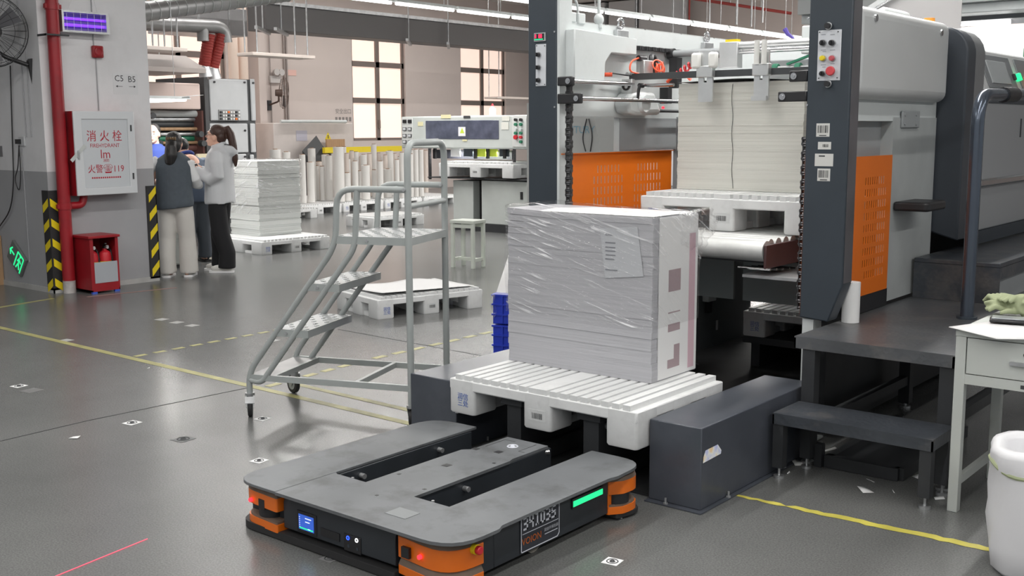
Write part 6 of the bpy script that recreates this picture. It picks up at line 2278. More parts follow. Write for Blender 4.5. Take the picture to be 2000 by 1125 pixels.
def film_roll(cx, top, base, w_, X=None, m_='roll', k=0):
    if X is None:
        p = at(cx, base, Z=.19)
    else:
        p = at(cx, top, X=X)
    dep = (p - CAM).dot(FW)
    rad = max(.045, w_ * dep / FPX / 2)
    cpos = Vector((p.x, p.y, 0)) - Vector((FW.x, FW.y, 0)).normalized() * (-rad)
    dirv = Vector((p.x, p.y, 0)).normalized()
    for _ in range(80):
        if all((cpos - q).length > rad + r2 + .004 for q, r2 in placed):
            break
        cpos = cpos + dirv * .03
    placed.append((cpos.copy(), rad))
    h = at(cx, top, X=cpos.x).z - .19
    t = thing('film_roll', '', 'film roll', (cpos.x, cpos.y, .19), group='white film rolls standing on the pallets')
    m = roll_mesh(rad, max(.2, h))
    m.build('wound_film', m_, t)
    MB().loft([[(rr * math.cos(2 * math.pi * i / 16), rr * math.sin(2 * math.pi * i / 16), zz) for i in range(16)] for rr, zz in ((.040, h - .05), (.040, h + .012), (.034, h + .012), (.034, h - .05))], caps=False).build('core_tube', 'core', t)
    return t, cx, w_, h


front = [(592, 302, 397, 12), (607, 317, 396, 15), (619, 324, 391, 9), (630, 325, 392, 10), (643, 304, 392, 13), (662, 287, 394, 21), (678, 338, 393, 14), (694, 315, 391, 12), (714, 323, 390, 17), (743, 315, 388, 12), (757, 330, 386, 17), (776, 312, 387, 9), (786, 298, 386, 11), (803, 301, 385, 9), (813, 292, 384, 10), (823, 292, 384, 10), (702, 334, 388, 8), (731, 332, 387, 9)]
back = [(607, 290, 15), (621, 316, 13), (634, 302, 15), (632, 311, 9), (652, 300, 12), (676, 300, 9), (677, 311, 13), (686, 295, 9), (694, 297, 12), (705, 307, 9), (709, 302, 13), (720, 301, 11), (729, 282, 11), (739, 299, 10), (740, 305, 12), (752, 303, 9), (760, 295, 15), (770, 300, 9), (780, 306, 9), (795, 298, 9), (803, 293, 9), (831, 294, 9), (671, 287, 9), (725, 331, 12), (765, 318, 10)]
rolls = []
for i, (cx, top, base, w_) in enumerate(front):
    rolls.append(('front',) + film_roll(cx, top, base, w_, m_='roll'))
for i, (cx, top, w_) in enumerate(back):
    rolls.append(('back',) + film_roll(cx, top, None, w_, X=-16.3 - .14 * (i % 5), m_='rollw' if i % 2 else 'roll'))
for row in ('front', 'back'):
    lst = sorted([r_ for r_ in rolls if r_[0] == row], key=lambda r_: r_[2])
    for n, (_, t, cx, w_, h) in enumerate(lst):
        sz = ('thick ' if w_ > 14 else 'slim ' if w_ < 10 else '') + ('tall ' if h > .85 else 'short ' if h < .62 else '')
        t['label'] = '%swhite film roll in the %s row on the pallets, %s from the left' % (sz, row, ORD[n])
for cx, top, w_ in ((535, 292, 22), (557, 297, 16)):
    t, a_, b_, h = film_roll(cx, top, None, w_, X=-15.2)
    t['label'] = 'white film roll top showing above the wrapped stack, ' + ('left and thicker of the two' if cx < 545 else 'right and thinner of the two')
c = at(546, 380, X=-15.3)
dup(pal_main, (-15.35, (at(535, 300, X=-15.2).y + at(557, 300, X=-15.2).y) / 2 + .1, 0), R(88), 'white pallet hidden behind the wrapped stack under two film rolls', 'pallets under the film rolls')

# ================================================================== BACK WALL THINGS
XB = XW
bb = thing('pale_machine', 'long pale cabinet machine standing against the back wall behind the rolls', 'machine', (-19.0, 17.0, 0))
y0, y1 = at(535, 270, X=-18.6).y, at(690, 270, X=-18.6).y
ztop = at(540, 240, X=-18.6).z
MB().box(-19.5, -18.6, y0, y1, .08, ztop).build('body', mat('pale_cabinet', S(206, 198, 194), .5, var=.03), bb, world=True, bevel=.02)
MB().box(-19.4, -18.7, y0 + .1, y1 - .1, 0, .08).build('plinth', 'inkdk', bb, world=True)
MB().cyl((-18.55, y0 + .15, ztop + .03), (-18.55, y1 - .25, ztop + .03), .035, n=12).build('top_roller', 'lgrey', bb, world=True)
a, b = at(578, 255, X=-18.6), at(600, 275, X=-18.6)
MB().box(-18.599, -18.595, a.y, b.y, b.z, a.z).build('notice', mat('notice_lilac', S(188, 186, 198), .6), bb, world=True)
a = at(641, 266, X=-18.59)
o = MB().add([(-18.594, a.y - .09, a.z - .08), (-18.594, a.y + .09, a.z - .08), (-18.594, a.y, a.z + .09), (-18.599, a.y - .09, a.z - .08), (-18.599, a.y + .09, a.z - .08), (-18.599, a.y, a.z + .09)], [(0, 1, 2), (5, 4, 3), (0, 3, 4, 1), (1, 4, 5, 2), (2, 5, 3, 0)]).build('warning_triangle', 'yellow', bb, world=True)
MB().box(-18.593, -18.592, a.y - .012, a.y + .012, a.z - .05, a.z + .03).build('triangle_mark', 'inkdk', o, world=True)
a, b = at(638, 272, X=-18.3), at(674, 290, X=-18.3)
solo('wood_board', MB().box(-18.34, -18.3, a.y, b.y, 0, a.z), 'wood', 'brown wooden board standing on edge behind the film rolls', 'board', (-18.32, (a.y + b.y) / 2, 0))
a, b = at(632, 288, X=-17.92), at(758, 296, X=-17.92)
yb_ = thing('yellow_beam', 'long yellow beam lying behind the film rolls under the windows', 'beam', (-17.92, (a.y + b.y) / 2, 0))
MB().box(-17.96, -17.88, a.y, b.y + .4, a.z - .12, a.z).build('beam', 'yellow', yb_, world=True)
for y_ in (a.y + .2, b.y):
    MB().box(-17.94, -17.90, y_ - .05, y_ + .05, 0, a.z - .12).build('leg', 'inkdk', yb_, world=True)
a = at(615, 307, X=-18.25)
bs = MB().add([(-18.3, a.y - .3, 1.10), (-18.3, a.y + .35, 1.02), (-18.3, a.y + .1, 1.42), (-18.0, a.y - .3, .9), (-18.0, a.y + .35, .9), (-18.1, a.y + .1, 1.2), (-18.3, a.y - .3, 0), (-18.3, a.y + .35, 0), (-18.0, a.y + .35, 0), (-18.0, a.y - .3, 0)], [(0, 1, 2), (3, 5, 4), (0, 2, 5, 3), (1, 4, 5, 2), (0, 3, 9, 6), (3, 4, 8, 9), (4, 1, 7, 8), (1, 0, 6, 7), (6, 9, 8, 7)])
solo('dark_bin', bs, 'inkdk', 'dark grey bin behind the film rolls next to the tall roll', 'bin', (-18.15, a.y, 0))
f2 = wall_fan('wall_fan', 'bronze wall fan on the back wall above the wrapped stack', at(526, 205, X=-19.9), at(553, 182, X=-19.45), (.55, .83, -.05), .34, mat('fan_bronze', S(96, 78, 70), .5))
q = at(526, 205, X=-19.9)
MB().box(-20, -19.88, q.y - .05, q.y + .05, q.z - .12, q.z + .1).build('wall_bracket', 'inkdk', f2, world=True)
em = thing('emergency_light', 'twin-head emergency light on the back wall near the bronze fan', 'lamp', at(538, 152, X=-19.95))
a = at(538, 152, X=-19.98)
MB().box(-19.999, -19.93, a.y - .18, a.y + .12, a.z - .12, a.z + .04).build('case', mat('case_white', S(206, 202, 200), .4), em, world=True, bevel=.01)
for d_ in (-.06, .08):
    MB().cyl((-19.93, a.y + d_, a.z + .12), (-19.84, a.y + d_, a.z + .12), .06, .075, n=16).build('lamp_head', mat('case_white', S(206, 202, 200), .4), em, world=True)
    MB().cyl((-19.95, a.y + d_, a.z + .03), (-19.93, a.y + d_, a.z + .12), .015, n=8).build('lamp_neck', mat('case_white', S(206, 202, 200), .4), em, world=True)
a, b = at(561, 136, X=-19.99), at(579, 148, X=-19.99)
solo('pink_notice', MB().box(-19.999, -19.99, a.y, b.y, b.z, a.z), mat('pink_paper', S(238, 196, 186), .6), 'pink paper notice on the back wall above the bronze fan', 'notice', (-19.995, a.y, b.z))
a = at(671, 223, X=-19.99)
wt = thing('wall_lettering', 'small grey lettering on the back wall left of the window', 'sign', (-19.99, a.y, a.z))
q = text_mb('安全出口', .13, (-19.998, a.y, a.z + .06), (0, 1, 0), (0, 0, 1), .002)
for k in range(5):
    q.box(-19.998, -19.996, a.y - .26 + k * .11, a.y - .19 + k * .11, a.z - .17, a.z - .07)
q.build('lettering', mat('lettering_grey', S(140, 134, 132), .6), wt, world=True)
for k, (px, y0_, y1_) in enumerate(((523, 0, 300), (551, 0, 300), (556, 0, 300))):
    a, b = at(px, y0_, X=-19.97), at(px, y1_, X=-19.97)
    solo('wall_pipe', MB().cyl((-19.97, a.y, 0), (-19.97, a.y, 4.9), .022 if k else .012, n=8), mat('pipe_grey_pink', S(170, 160, 156), .5), ['thin conduit on the back wall left of the bronze fan', 'left pipe of the pair on the back wall by the bronze fan', 'right pipe of the pair on the back wall by the bronze fan'][k], 'pipe', (-19.97, a.y, 0))
for k, px in enumerate((455, 474)):
    a = at(px, 100, X=-18.8)
    solo('drain_pipe', MB().cyl((-18.8, a.y, 0), (-18.8, a.y, 4.9), .10, n=18), mat('pvc_cream', S(228, 208, 194), .45), ['left', 'right'][k] + ' fat cream pipe of the pair standing by the far left window', 'pipe', (-18.8, a.y, 0))
# hanging shelf lamps
for k, (x0, x1, y_, X_) in enumerate(((490, 612, 104, -13.9), (283, 362, 92, -12.95), (968, 1060, 190, -16.4))):
    a, b = at(x0, y_, X=X_), at(x1, y_ - 2, X=X_)
    hp = thing('hanging_panel', ['pale unlit lamp panel hung on four rods near the bronze fan', 'pale unlit lamp panel hung above the extraction hood', 'pale unlit lamp panel hung in front of the right window'][k], 'lamp panel', (X_, (a.y + b.y) / 2, a.z))
    MB().box(X_ - .35, X_ + .05, a.y, b.y, a.z - .03, a.z + .02).build('panel', mat('panel_cream', S(226, 214, 206), .5), hp, world=True, bevel=.008)
    for y2 in (a.y + .12, b.y - .12):
        for x2 in (X_, X_ - .3):
            MB().cyl((x2, y2, a.z + .02), (x2, y2, 4.98), .012, n=6).build('rod', 'zinc', hp, world=True)
# dark service trunk below the strip lamps, with struts
tk = thing('service_trunk', 'dark grey service trunk running under the ceiling in front of the windows', 'duct', (-15, 16, 3.2))
MB().box(-15.5, -15, at(520, 40, X=-15).y, 25.3, 3.20, 3.62).build('trunk', mat('trunk_dark', S(96, 94, 94), .5), tk, world=True, bevel=.01)
MB().box(-15.02, -14.96, at(520, 40, X=-15).y, 25.3, 3.62, 3.68).build('rail', 'zinc', tk, world=True)
for k, px in enumerate((555, 590, 830, 905)):
    a = at(px, 45, X=-14.9)
    MB().bar((-15.3, a.y, 3.17), (-14.5, a.y - .9, 3.17), .05, .05).build('strut', 'zinc', tk, world=True)
    MB().cyl((-14.9, a.y - .45, 3.19), (-14.9, a.y - .45, 4.98), .012, n=6).build('rod', 'zinc', tk, world=True)
# ducts on the left
dt = thing('spiral_duct', 'large grey spiral air duct under the ceiling at the upper left', 'duct', at(400, 15, X=-12.5))
a, b = at(230, 30, X=-12.5), at(560, -14, X=-12.5)
pts = [a.lerp(b, i / 40) for i in range(41)]
MB().tube(pts, .12, 18).build('duct_pipe', 'duct', dt, world=True)
for i in range(0, 41, 2):
    MB().torus(pts[i], (b - a), .122, .005, 22, 5).build('duct_seam', 'zinc', dt, world=True)
for i in (6, 20, 34):
    MB().cyl(pts[i] + Vector((0, 0, .12)), (pts[i].x, pts[i].y, 4.98), .01, n=6).build('rod', 'zinc', dt, world=True)
d2 = thing('extraction_duct', 'grey extraction duct with two red hoses dropping to the laminator', 'duct', at(350, 45, X=-13.6))
a, b = at(230, 44, X=-13.6), at(424, 52, X=-13.6)
MB().tube(rounded([a, b, b + Vector((0, .12, -.06)), b + Vector((0, .14, -.22))], .12), .095, 16).build('duct_pipe', 'duct', d2, world=True)
MB().tube([b + Vector((0, -.25, -.05)), b + Vector((0, -.25, -.22))], .085, 14).build('stub', 'duct', d2, world=True)
for t_ in (.35, .8):
    q = a.lerp(b, t_)
    MB().cyl(q + Vector((0, 0, .09)), (q.x, q.y, 4.999), .012, n=6).build('rod', 'zinc', d2, world=True)
for k, (xa_, ya_, xb_, yb2) in enumerate(((432, 66, 416, 132), (409, 66, 399, 128))):
    p, q_ = at(xa_, ya_, X=-13.6), at(xb_, yb2, X=-13.7)
    o = MB().tube([p, q_], .082, 14).build('red_hose', 'redhose', d2, world=True)
    for i in range(12):
        MB().torus(p.lerp(q_, (i + .5) / 12), q_ - p, .084, .006, 18, 4).build('hose_ring', 'redhose', o, world=True)
    MB().tube([q_, q_ + Vector((0, .02, -.16))], [.078, .1], 14).build('hose_cuff', 'zinc', o, world=True)
rd = thing('square_duct', 'silver insulated rectangular duct near the ceiling at the upper left', 'duct', at(410, 40, X=-16.5))
a, b = at(338, 8, X=-16.5), at(484, 66, X=-16.5)
MB().box(-17.3, -16.5, a.y, b.y, at(410, 66, X=-16.5).z, at(410, 12, X=-16.5).z).build('casing', 'foil', rd, world=True, bevel=.01)
for y_ in (.33, .74):
    yy = a.y + (b.y - a.y) * y_
    MB().box(-16.5, -16.49, yy - .015, yy + .015, at(410, 66, X=-16.5).z, at(410, 12, X=-16.5).z).build('tape_seam', 'zinc', rd, world=True)
for y_ in (.1, .9):
    yy = a.y + (b.y - a.y) * y_
    MB().cyl((-16.9, yy, at(410, 12, X=-16.5).z), (-16.9, yy, 4.99), .015, n=6).build('rod', 'zinc', rd, world=True)
hd_ = thing('extraction_hood', 'grey sheet-metal extraction hood above the laminator', 'hood', at(340, 130, X=-13.2))
a, b = at(284, 138, X=-13.0), at(402, 134, X=-13.0)
c, d = at(284, 106, X=-13.6), at(355, 108, X=-13.6)
MB().loft([[(-13.0, a.y - .6, a.z), (-13.0, b.y, a.z), (-14.2, b.y, a.z), (-14.2, a.y - .6, a.z)], [(-13.0, a.y - .6, a.z + .06), (-13.0, b.y, a.z + .06), (-14.2, b.y, a.z + .06), (-14.2, a.y - .6, a.z + .06)], [(-13.5, c.y - .4, c.z), (-13.5, d.y, c.z), (-13.8, d.y, c.z), (-13.8, c.y - .4, c.z)]]).build('hood', mat('hood_grey', S(150, 142, 138), .45, metal=.3), hd_, world=True)
MB().cyl((-13.3, a.y - .5, a.z + .12), (-13.3, a.y + .12, a.z + .12), .12, n=16).build('spigot', 'duct', hd_, world=True)
for yy in (a.y, b.y - .1):
    MB().cyl((-13.95, yy, a.z + .06), (-13.95, yy, 4.98), .008, n=6).build('rod', 'zinc', hd_, world=True)
# lit tube on its bracket
a, b = at(262, 197, X=-11.8), at(362, 193, X=-11.8)
lt = thing('work_lamp', 'bright white tube lamp hung over the counter behind the wall stub', 'lamp', (-11.8, (a.y + b.y) / 2, a.z))
MB().cyl((-11.8, a.y, a.z), (-11.8, b.y, b.z), .03, n=12).build('tube', 'glow_w', lt, world=True)
MB().prism([(-11.89, a.z + .03), (-11.71, a.z + .03), (-11.75, a.z + .065), (-11.85, a.z + .065)], 'y', a.y - .02, b.y + .02).build('reflector', 'lgrey', lt, world=True)
for yy in (a.y + .15, b.y - .15):
    MB().cyl((-11.8, yy, a.z + .05), (-11.8, yy, 4.98), .004, n=5).build('wire', 'zinc', lt, world=True)
MB().obox((-11.8, b.y + .06, a.z + .07), .16, .30, .004, (1, 0, 0), (0, .97, .1), (0, -.1, .97)).build('paper_flag', 'paperw', lt, world=True)
al_ = area_light('work_lamp_light', (-11.8, (a.y + b.y) / 2, a.z - .05), .1, b.y - a.y, 40)

# ================================================================== LAMINATOR BEHIND THE PEOPLE
lm = thing('laminator', 'big grey laminating machine with red-brown rollers behind the people', 'machine', (-14.4, 9.9, 0))
X0 = -14.0


def panel(x0, y0_, x1, y1_, nm, m_, X=X0, th=.03, bev=.02):
    a, b = at(x0, y0_, X=X), at(x1, y1_, X=X)
    return MB().box(X - th, X, min(a.y, b.y), max(a.y, b.y), min(a.z, b.z), max(a.z, b.z)).build(nm, m_, lm, world=True, bevel=bev)


a, b = at(403, 152, X=X0), at(498, 152, X=X0)
MB().box(-15.2, X0 - .03, a.y, b.y, .05, a.z).build('cabinet_core', 'inkdk', lm, world=True)
cab = mat('laminator_grey', S(176, 178, 180), .45, var=.03)
panel(408, 153, 486, 236, 'cabinet_panel', cab)
panel(408, 241, 486, 298, 'cabinet_panel', cab)
panel(408, 302, 486, 420, 'cabinet_panel', cab)
panel(489, 154, 501, 236, 'cabinet_panel', cab)
panel(489, 241, 501, 298, 'cabinet_panel', cab)
panel(489, 302, 501, 420, 'cabinet_panel', cab)
for px, py in ((418, 160), (477, 161), (494, 162), (478, 255), (478, 306)):
    q = at(px, py, X=X0)
    MB().cyl((X0, q.y, q.z), (X0 + .02, q.y, q.z), .016, n=8).build('catch', 'black', lm, world=True)
cp = panel(427, 214, 470, 236, 'control_panel', mat('control_grey', S(130, 130, 130), .5), X=X0 + .012, th=.012, bev=.003)
rnd = random.Random(6)
for r_i in range(3):
    for c_i in range(8):
        q = at(431 + c_i * 5, 219 + r_i * 6.6, X=X0 + .013)
        MB().box(X0 + .013, X0 + .03, q.y - .014, q.y + .014, q.z - .014, q.z + .014).build('switch', mat('switch_white', S(210, 210, 208), .4) if (r_i * 3 + c_i * 5) % 3 else ('orange' if (c_i + r_i) % 5 == 3 else 'black'), cp, world=True)
MB().box(-15.2, X0 + .05, at(394, 150, X=X0).y - .0, at(402, 150, X=X0).y, .05, at(400, 150, X=X0).z).build('edge_frame', mat('edge_dark', S(60, 60, 62), .5), lm, world=True)
a, b = at(230, 150, X=X0 + .1), at(393, 214, X=X0 + .1)
MB().box(-14.6, X0 + .1, a.y, b.y, b.z, at(300, 160, X=X0 + .1).z).build('upper_cowl', mat('cowl_pinkish', S(206, 186, 178), .5), lm, world=True, bevel=.02)
a = at(284, 220, X=X0)
b = at(396, 220, X=X0)
MB().box(-14.3, X0, b.y - .02, b.y + .09, .05, b.z + .03).build('side_frame', 'brownm', lm, world=True)
MB().box(-14.3, X0, a.y - .7, a.y + .05, .05, a.z + .2).build('side_frame', 'brownm', lm, world=True)
MB().box(-14.9, -14.5, a.y - .2, b.y, .05, b.z + .02).build('dark_inside', 'black', lm, world=True)
for k, (py, rr, m_) in enumerate(((222, .05, 'lgrey'), (233, .035, 'zinc'), (243, .05, 'inkdk'), (252, .025, 'wood'), (262, .03, 'zinc'), (271, .05, 'green'), (279, .022, 'wood'), (290, .05, 'brownm'), (300, .03, 'zinc'), (318, .06, 'inkdk'))):
    q = at(340, py, X=-14.15 - .05 * (k % 3))
    MB().cyl((q.x, a.y - .1, q.z), (q.x, b.y - .02, q.z), rr, n=14).build('roller', m_, lm, world=True)
for px, py in ((296, 226), (300, 262), (390, 262), (395, 280), (310, 280)):
    q = at(px, py, X=-13.95)
    MB().cyl((-14.0, q.y, q.z), (-13.9, q.y, q.z), .045, n=12).build('hand_wheel', 'inkdk', lm, world=True)
MB().box(-15.2, -14.0, a.y - .7, at(501, 150, X=X0).y, 0, .05).build('base', 'inkdk', lm, world=True)
# pale board seen between the two women
a = at(413, 360, X=-12.6)
solo('leaning_board', MB().box(-12.64, -12.6, a.y - .2, a.y + .1, 0, at(413, 300, X=-12.6).z), mat('board_cream', S(188, 178, 150), .6), 'cream board standing on end between the two women', 'board', (-12.62, a.y - .05, 0))

# ================================================================== INSPECTION MACHINE BEHIND THE LADDER
YM = 12.5
im = thing('inspection_machine', 'grey machine with a smoked window and lift table left of the press', 'machine', (-11, 13, 0))


def mp(x0, y0_, x1, y1_, nm, m_, Y=YM, th=.03, bev=.006, par=None):
    a, b = at(x0, y0_, Y=Y), at(x1, y1_, Y=Y)
    return MB().box(a.x, b.x, Y, Y + th, b.z, a.z).build(nm, m_, par or im, world=True, bevel=bev)


mgm = mat('inspector_grey', S(190, 195, 192), .45, var=.03)
mp(783, 228, 1040, 292, 'head_unit', mgm, Y=YM + .02, th=1.3, bev=.02)
mp(831, 236, 974, 272, 'window', 'smoked', Y=YM + .012, th=.008, bev=.004)
o = mp(1000, 226, 1028, 287, 'switch_panel', mat('switch_panel_pale', S(206, 208, 206), .4), Y=YM + .008, th=.012, bev=.003)
for i, py in enumerate((234, 243, 252, 260, 268, 277)):
    for j_, px in enumerate((1008, 1018)):
        q = at(px, py, Y=YM)
        m_ = {4: 'redb'}.get(i, 'black' if i == 0 else ('green' if (i % 2) else 'lgrey'))
        if i == 5 and j_ == 0:
            continue
        MB().cyl((q.x, YM + .008, q.z), (q.x, YM - .03, q.z), .032 if (i == 4 and j_ == 0) else .022, n=12).build('switch', m_, o, world=True)
o = mp(785, 231, 806, 284, 'gauge_panel', mat('switch_panel_pale', S(206, 208, 206), .4), Y=YM + .01, th=.01, bev=.003)
for i, py in enumerate((237, 252, 265, 277)):
    for px in (790, 800):
        q = at(px, py, Y=YM)
        MB().box(q.x - .038, q.x + .038, YM - .006, YM + .01, q.z - .026, q.z + .026).build('gauge', 'black' if i == 0 else 'inkdk', o, world=True)
        if i:
            MB().box(q.x - .030, q.x + .030, YM - .008, YM - .006, q.z - .018, q.z + .018).build('gauge_face', mat('gauge_face', S(196, 198, 200), .3), o, world=True)
o = mp(895, 248, 909, 266, 'warning_label', 'paperw', Y=YM + .006, th=.004, bev=0)
q = at(902, 255, Y=YM)
MB().add([(q.x - .045, YM + .0055, q.z - .04), (q.x + .045, YM + .0055, q.z - .04), (q.x, YM + .0055, q.z + .045)], [(0, 1, 2)]).build('warning_triangle', 'acidgreen', o, world=True)
for (x0, y0_, x1, y1_) in ((861, 224, 880, 231), (903, 272, 912, 276), (816, 238, 826, 246)):
    mp(x0, y0_, x1, y1_, 'yellowed_tape', mat('old_tape', S(214, 208, 168), .6), Y=YM + .012, th=.006, bev=0)
for (x0, y0_, x1, y1_) in ((980, 226, 995, 236), (979, 239, 993, 253)):
    mp(x0, y0_, x1, y1_, 'paper_note', mat('old_note', S(214, 214, 206), .6), Y=YM + .012, th=.006, bev=0)
mp(905, 226, 918, 231, 'dark_badge', 'inkdk', Y=YM + .012, th=.008, bev=0)
# lit gap under the head with clips, then lift table with pallet
mp(845, 292, 1000, 312, 'lamp_gap', mat('gap_dark', S(60, 62, 70), .5), Y=YM + .35, th=.02, bev=0)
for x0, m_ in ((880, 'paperw'), (930, 'acidgreen'), (952, 'acidgreen'), (905, 'dark'), (975, 'dark')):
    mp(x0, 290, x0 + 18, 306, 'guide_clip', m_, Y=YM + .2, th=.03, bev=.004)
for x0 in (925, 949, 982, 846):
    mp(x0, 286, x0 + 4, 310, 'guide_rod', 'black', Y=YM + .15, th=.04, bev=0)
area_light('inspection_lamp_light', (at(930, 290, Y=YM + .25).x, YM + .25, at(930, 296, Y=YM + .25).z), 1.2, .1, 14)
a, b = at(836, 310, Y=YM), at(1000, 346, Y=YM)
zt_ = at(905, 345, Y=YM).z
pal_im = dup(pal_main, (at(932, 345, Y=YM).x + .02, YM + PW / 2, zt_), 0, 'white plastic pallet on the lift table of the grey inspection machine')
pal_im.scale = (1.42, 1.2, 1.25)
mp(835, 347, 1040, 352, 'lift_table', 'blackst', Y=YM, th=1.0, bev=.004)
lsheet = at(850, 310, Y=YM)
for x0 in (838, 1003):
    a, b = at(x0, 290, Y=YM + .05), at(x0 + 3, 350, Y=YM + .05)
    MB().box(a.x, a.x + .03, YM + .03, YM + .07, b.z, a.z).build('lift_chain', 'chain', im, world=True)
mp(885, 352, 925, 462, 'left_leg', mgm, Y=YM + .15, th=.8)
a, b = at(940, 352, Y=YM + .1), at(1060, 452, Y=YM + .1)
MB().box(a.x, b.x, YM + .1, YM + 1.2, .12, a.z).build('lower_body', mgm, im, world=True, bevel=.01)
a, b = at(885, 440, Y=YM + .12), at(1060, 470, Y=YM + .12)
MB().box(a.x, b.x, YM + .08, YM + 1.25, 0, .12).build('plinth', 'blackst', im, world=True)
a, b = at(925, 352, Y=YM + .3), at(940, 460, Y=YM + .3)
MB().box(a.x, b.x, YM + .3, YM + 1.0, .12, a.z).build('dark_gap', 'black', im, world=True)
mp(1016, 375, 1020, 390, 'door_handle', 'black', Y=YM + .085, th=.015, bev=0)
a = at(925, 205, Y=YM + .4)
bt = thing('glue_bottle', 'white squeeze bottle with a red cap on top of the grey inspection machine', 'bottle', (a.x, YM + .85, at(925, 228, Y=YM + .02).z + .001))
rg = [[(r_ * math.cos(2 * math.pi * j_ / 16), r_ * math.sin(2 * math.pi * j_ / 16), z_) for j_ in range(16)] for r_, z_ in ((.05, 0), (.052, .01), (.052, .13), (.02, .16), (.02, .17))]
MB().loft(rg).build('bottle_body', 'paperw', bt)
MB().cyl((0, 0, .17), (0, 0, .21), .022, .012, n=12).build('cap', 'redb', bt)
a, b = at(845, 226, Y=YM + .3), at(985, 226, Y=YM + .3)
pz = at(925, 228, Y=YM + .02).z
solo('paper_sheets', MB().box(a.x, a.x + .55, YM + .1, YM + .7, pz + .001, pz + .012), 'paperw', 'sheets of white paper on the left top of the grey inspection machine', 'paper', (a.x + .27, YM + .4, pz + .001))
solo('paper_sheets', MB().box(a.x + .75, b.x, YM + .12, YM + .75, pz + .001, pz + .02), 'paperw', 'sheets of white paper on the right top of the grey inspection machine', 'paper', (a.x + 1.1, YM + .4, pz + .001))

# ================================================================== STOOL, CRATE, BITS BETWEEN
c = at(909, 522, Z=0)
so = thing('wooden_stool', 'small square pale painted stool on the floor by the grey inspection machine', 'stool', (c.x, c.y + .05, 0), R(8))
MB().box(-.16, .16, -.13, .13, .50, .535).build('seat', mat('pale_green_paint', S(214, 220, 210), .5, var=.05), so, bevel=.005)
for sx in (-1, 1):
    for sy in (-1, 1):
        MB().box(sx * .135 - .018, sx * .135 + .018, sy * .105 - .018, sy * .105 + .018, 0, .50).build('leg', mat('pale_green_paint', S(214, 220, 210), .5), so)
for sx in (-1, 1):
    MB().bar((sx * .135, -.1, .09), (sx * .135, .1, .09), .02, .035).build('stretcher', mat('pale_green_paint', S(214, 220, 210), .5), so)
MB().bar((-.13, 0, .09), (.13, 0, .09), .02, .035).build('stretcher', mat('pale_green_paint', S(214, 220, 210), .5), so)
MB().bar((-.13, -.105, .47), (.13, -.105, .47), .02, .04).bar((-.13, .105, .47), (.13, .105, .47), .02, .04).build('apron', mat('pale_green_paint', S(214, 220, 210), .5), so)
c = at(962, 686, Z=0)
crt = thing('blue_crate', 'blue plastic crate on the floor half hidden behind the wrapped stack', 'crate', (c.x + .2, c.y + .12, 0), R(20))
for k, z_ in enumerate((0, .215)):
    m = MB().box(-.19, .19, -.14, .14, z_, z_ + .205)
    o = m.build('box_body', 'bluecr', crt, bevel=.006)
    for zz in (.06, .13, .195):
        MB().box(-.197, .197, -.147, .147, z_ + zz, z_ + zz + .012).build('rib', 'bluecr', o)
    for xx in (-.12, 0, .12):
        MB().box(xx - .006, xx + .006, -.148, .148, z_ + .01, z_ + .2).build('rib', 'bluecr', o)
MB().tube([(-.18, -.15, .42), (-.19, -.155, .36), (-.17, -.155, .30), (-.19, -.156, .24)], [.012, .02, .016, .004], 8).build('film_scrap', 'film2', crt)
t = MB().add([(-.17, -.12, .432), (.19, -.12, .432), (.19, .05, .70), (-.13, .05, .70), (-.17, -.115, .432), (.19, -.115, .432), (.19, .055, .70), (-.13, .055, .70)], [(0, 1, 2, 3), (7, 6, 5, 4), (0, 4, 5, 1), (1, 5, 6, 2), (2, 6, 7, 3), (3, 7, 4, 0)])
o = t.build('white_board', 'paperw', crt)
o.parent = None
o.location = crt.location
o.rotation_euler = (0, 0, R(20))
tag(o, 'white card sheet leaning up on the blue crate behind the wrapped stack', 'card')

# ================================================================== FAR MACHINES SEEN THROUGH THE PRESS
fc = thing('far_press', 'pale grey far machine with faint blue lettering seen through the press side frame', 'machine', (-7.6, 11.3, 0))
Yc = 10.6
a, b = at(1093, 290, Y=Yc), at(1172, 232, Y=Yc)
MB().prism([(a.x - .5, 0), (b.x - .02, 0), (b.x, a.z), (b.x - .12, b.z + .2), (a.x - .5, b.z + .2)], 'y', Yc, Yc + 1.0).build('housing', mat('far_grey', S(176, 178, 176), .5), fc, world=True)
q = at(1125, 254, Y=Yc - .002)
text_mb('CENTURY', .12, (q.x, Yc - .001, q.z), (1, 0, 0), (0, 0, 1), .002).build('lettering', mat('faint_blue', S(120, 160, 176), .6), fc, world=True)
p1_, p2_, p3_ = at(1146, 232, Y=Yc - .03), at(1137, 270, Y=Yc - .03), at(1144, 296, Y=Yc - .03)
MB().tube(rounded([p1_, p2_, p3_], .1), .008, 6).build('cable', 'black', fc, world=True)
p1_, p2_, p3_ = at(1150, 232, Y=Yc - .03), at(1158, 265, Y=Yc - .03), at(1153, 296, Y=Yc - .03)
MB().tube(rounded([p1_, p2_, p3_], .1), .008, 6).build('cable', 'black', fc, world=True)
fw_ = thing('white_unit', 'white far cabinet with a blue stripe seen through the press side frame', 'cabinet', (-8.5, 14, 0))
Yc = 13.6
a, b = at(1165, 225, Y=Yc), at(1225, 275, Y=Yc)
MB().box(a.x, b.x, Yc, Yc + .8, .5, a.z + .3).build('cabinet', mat('far_white', S(226, 228, 230), .5), fw_, world=True)
q = at(1193, 258, Y=Yc)
MB().box(q.x - .02, q.x + .02, Yc - .004, Yc - .001, at(1193, 276, Y=Yc).z, at(1193, 242, Y=Yc).z).build('blue_stripe', 'inkblue', fw_, world=True)
MB().box(a.x + .05, b.x - .05, Yc + .05, Yc + .75, 0, .5).build('base', 'mgrey', fw_, world=True)
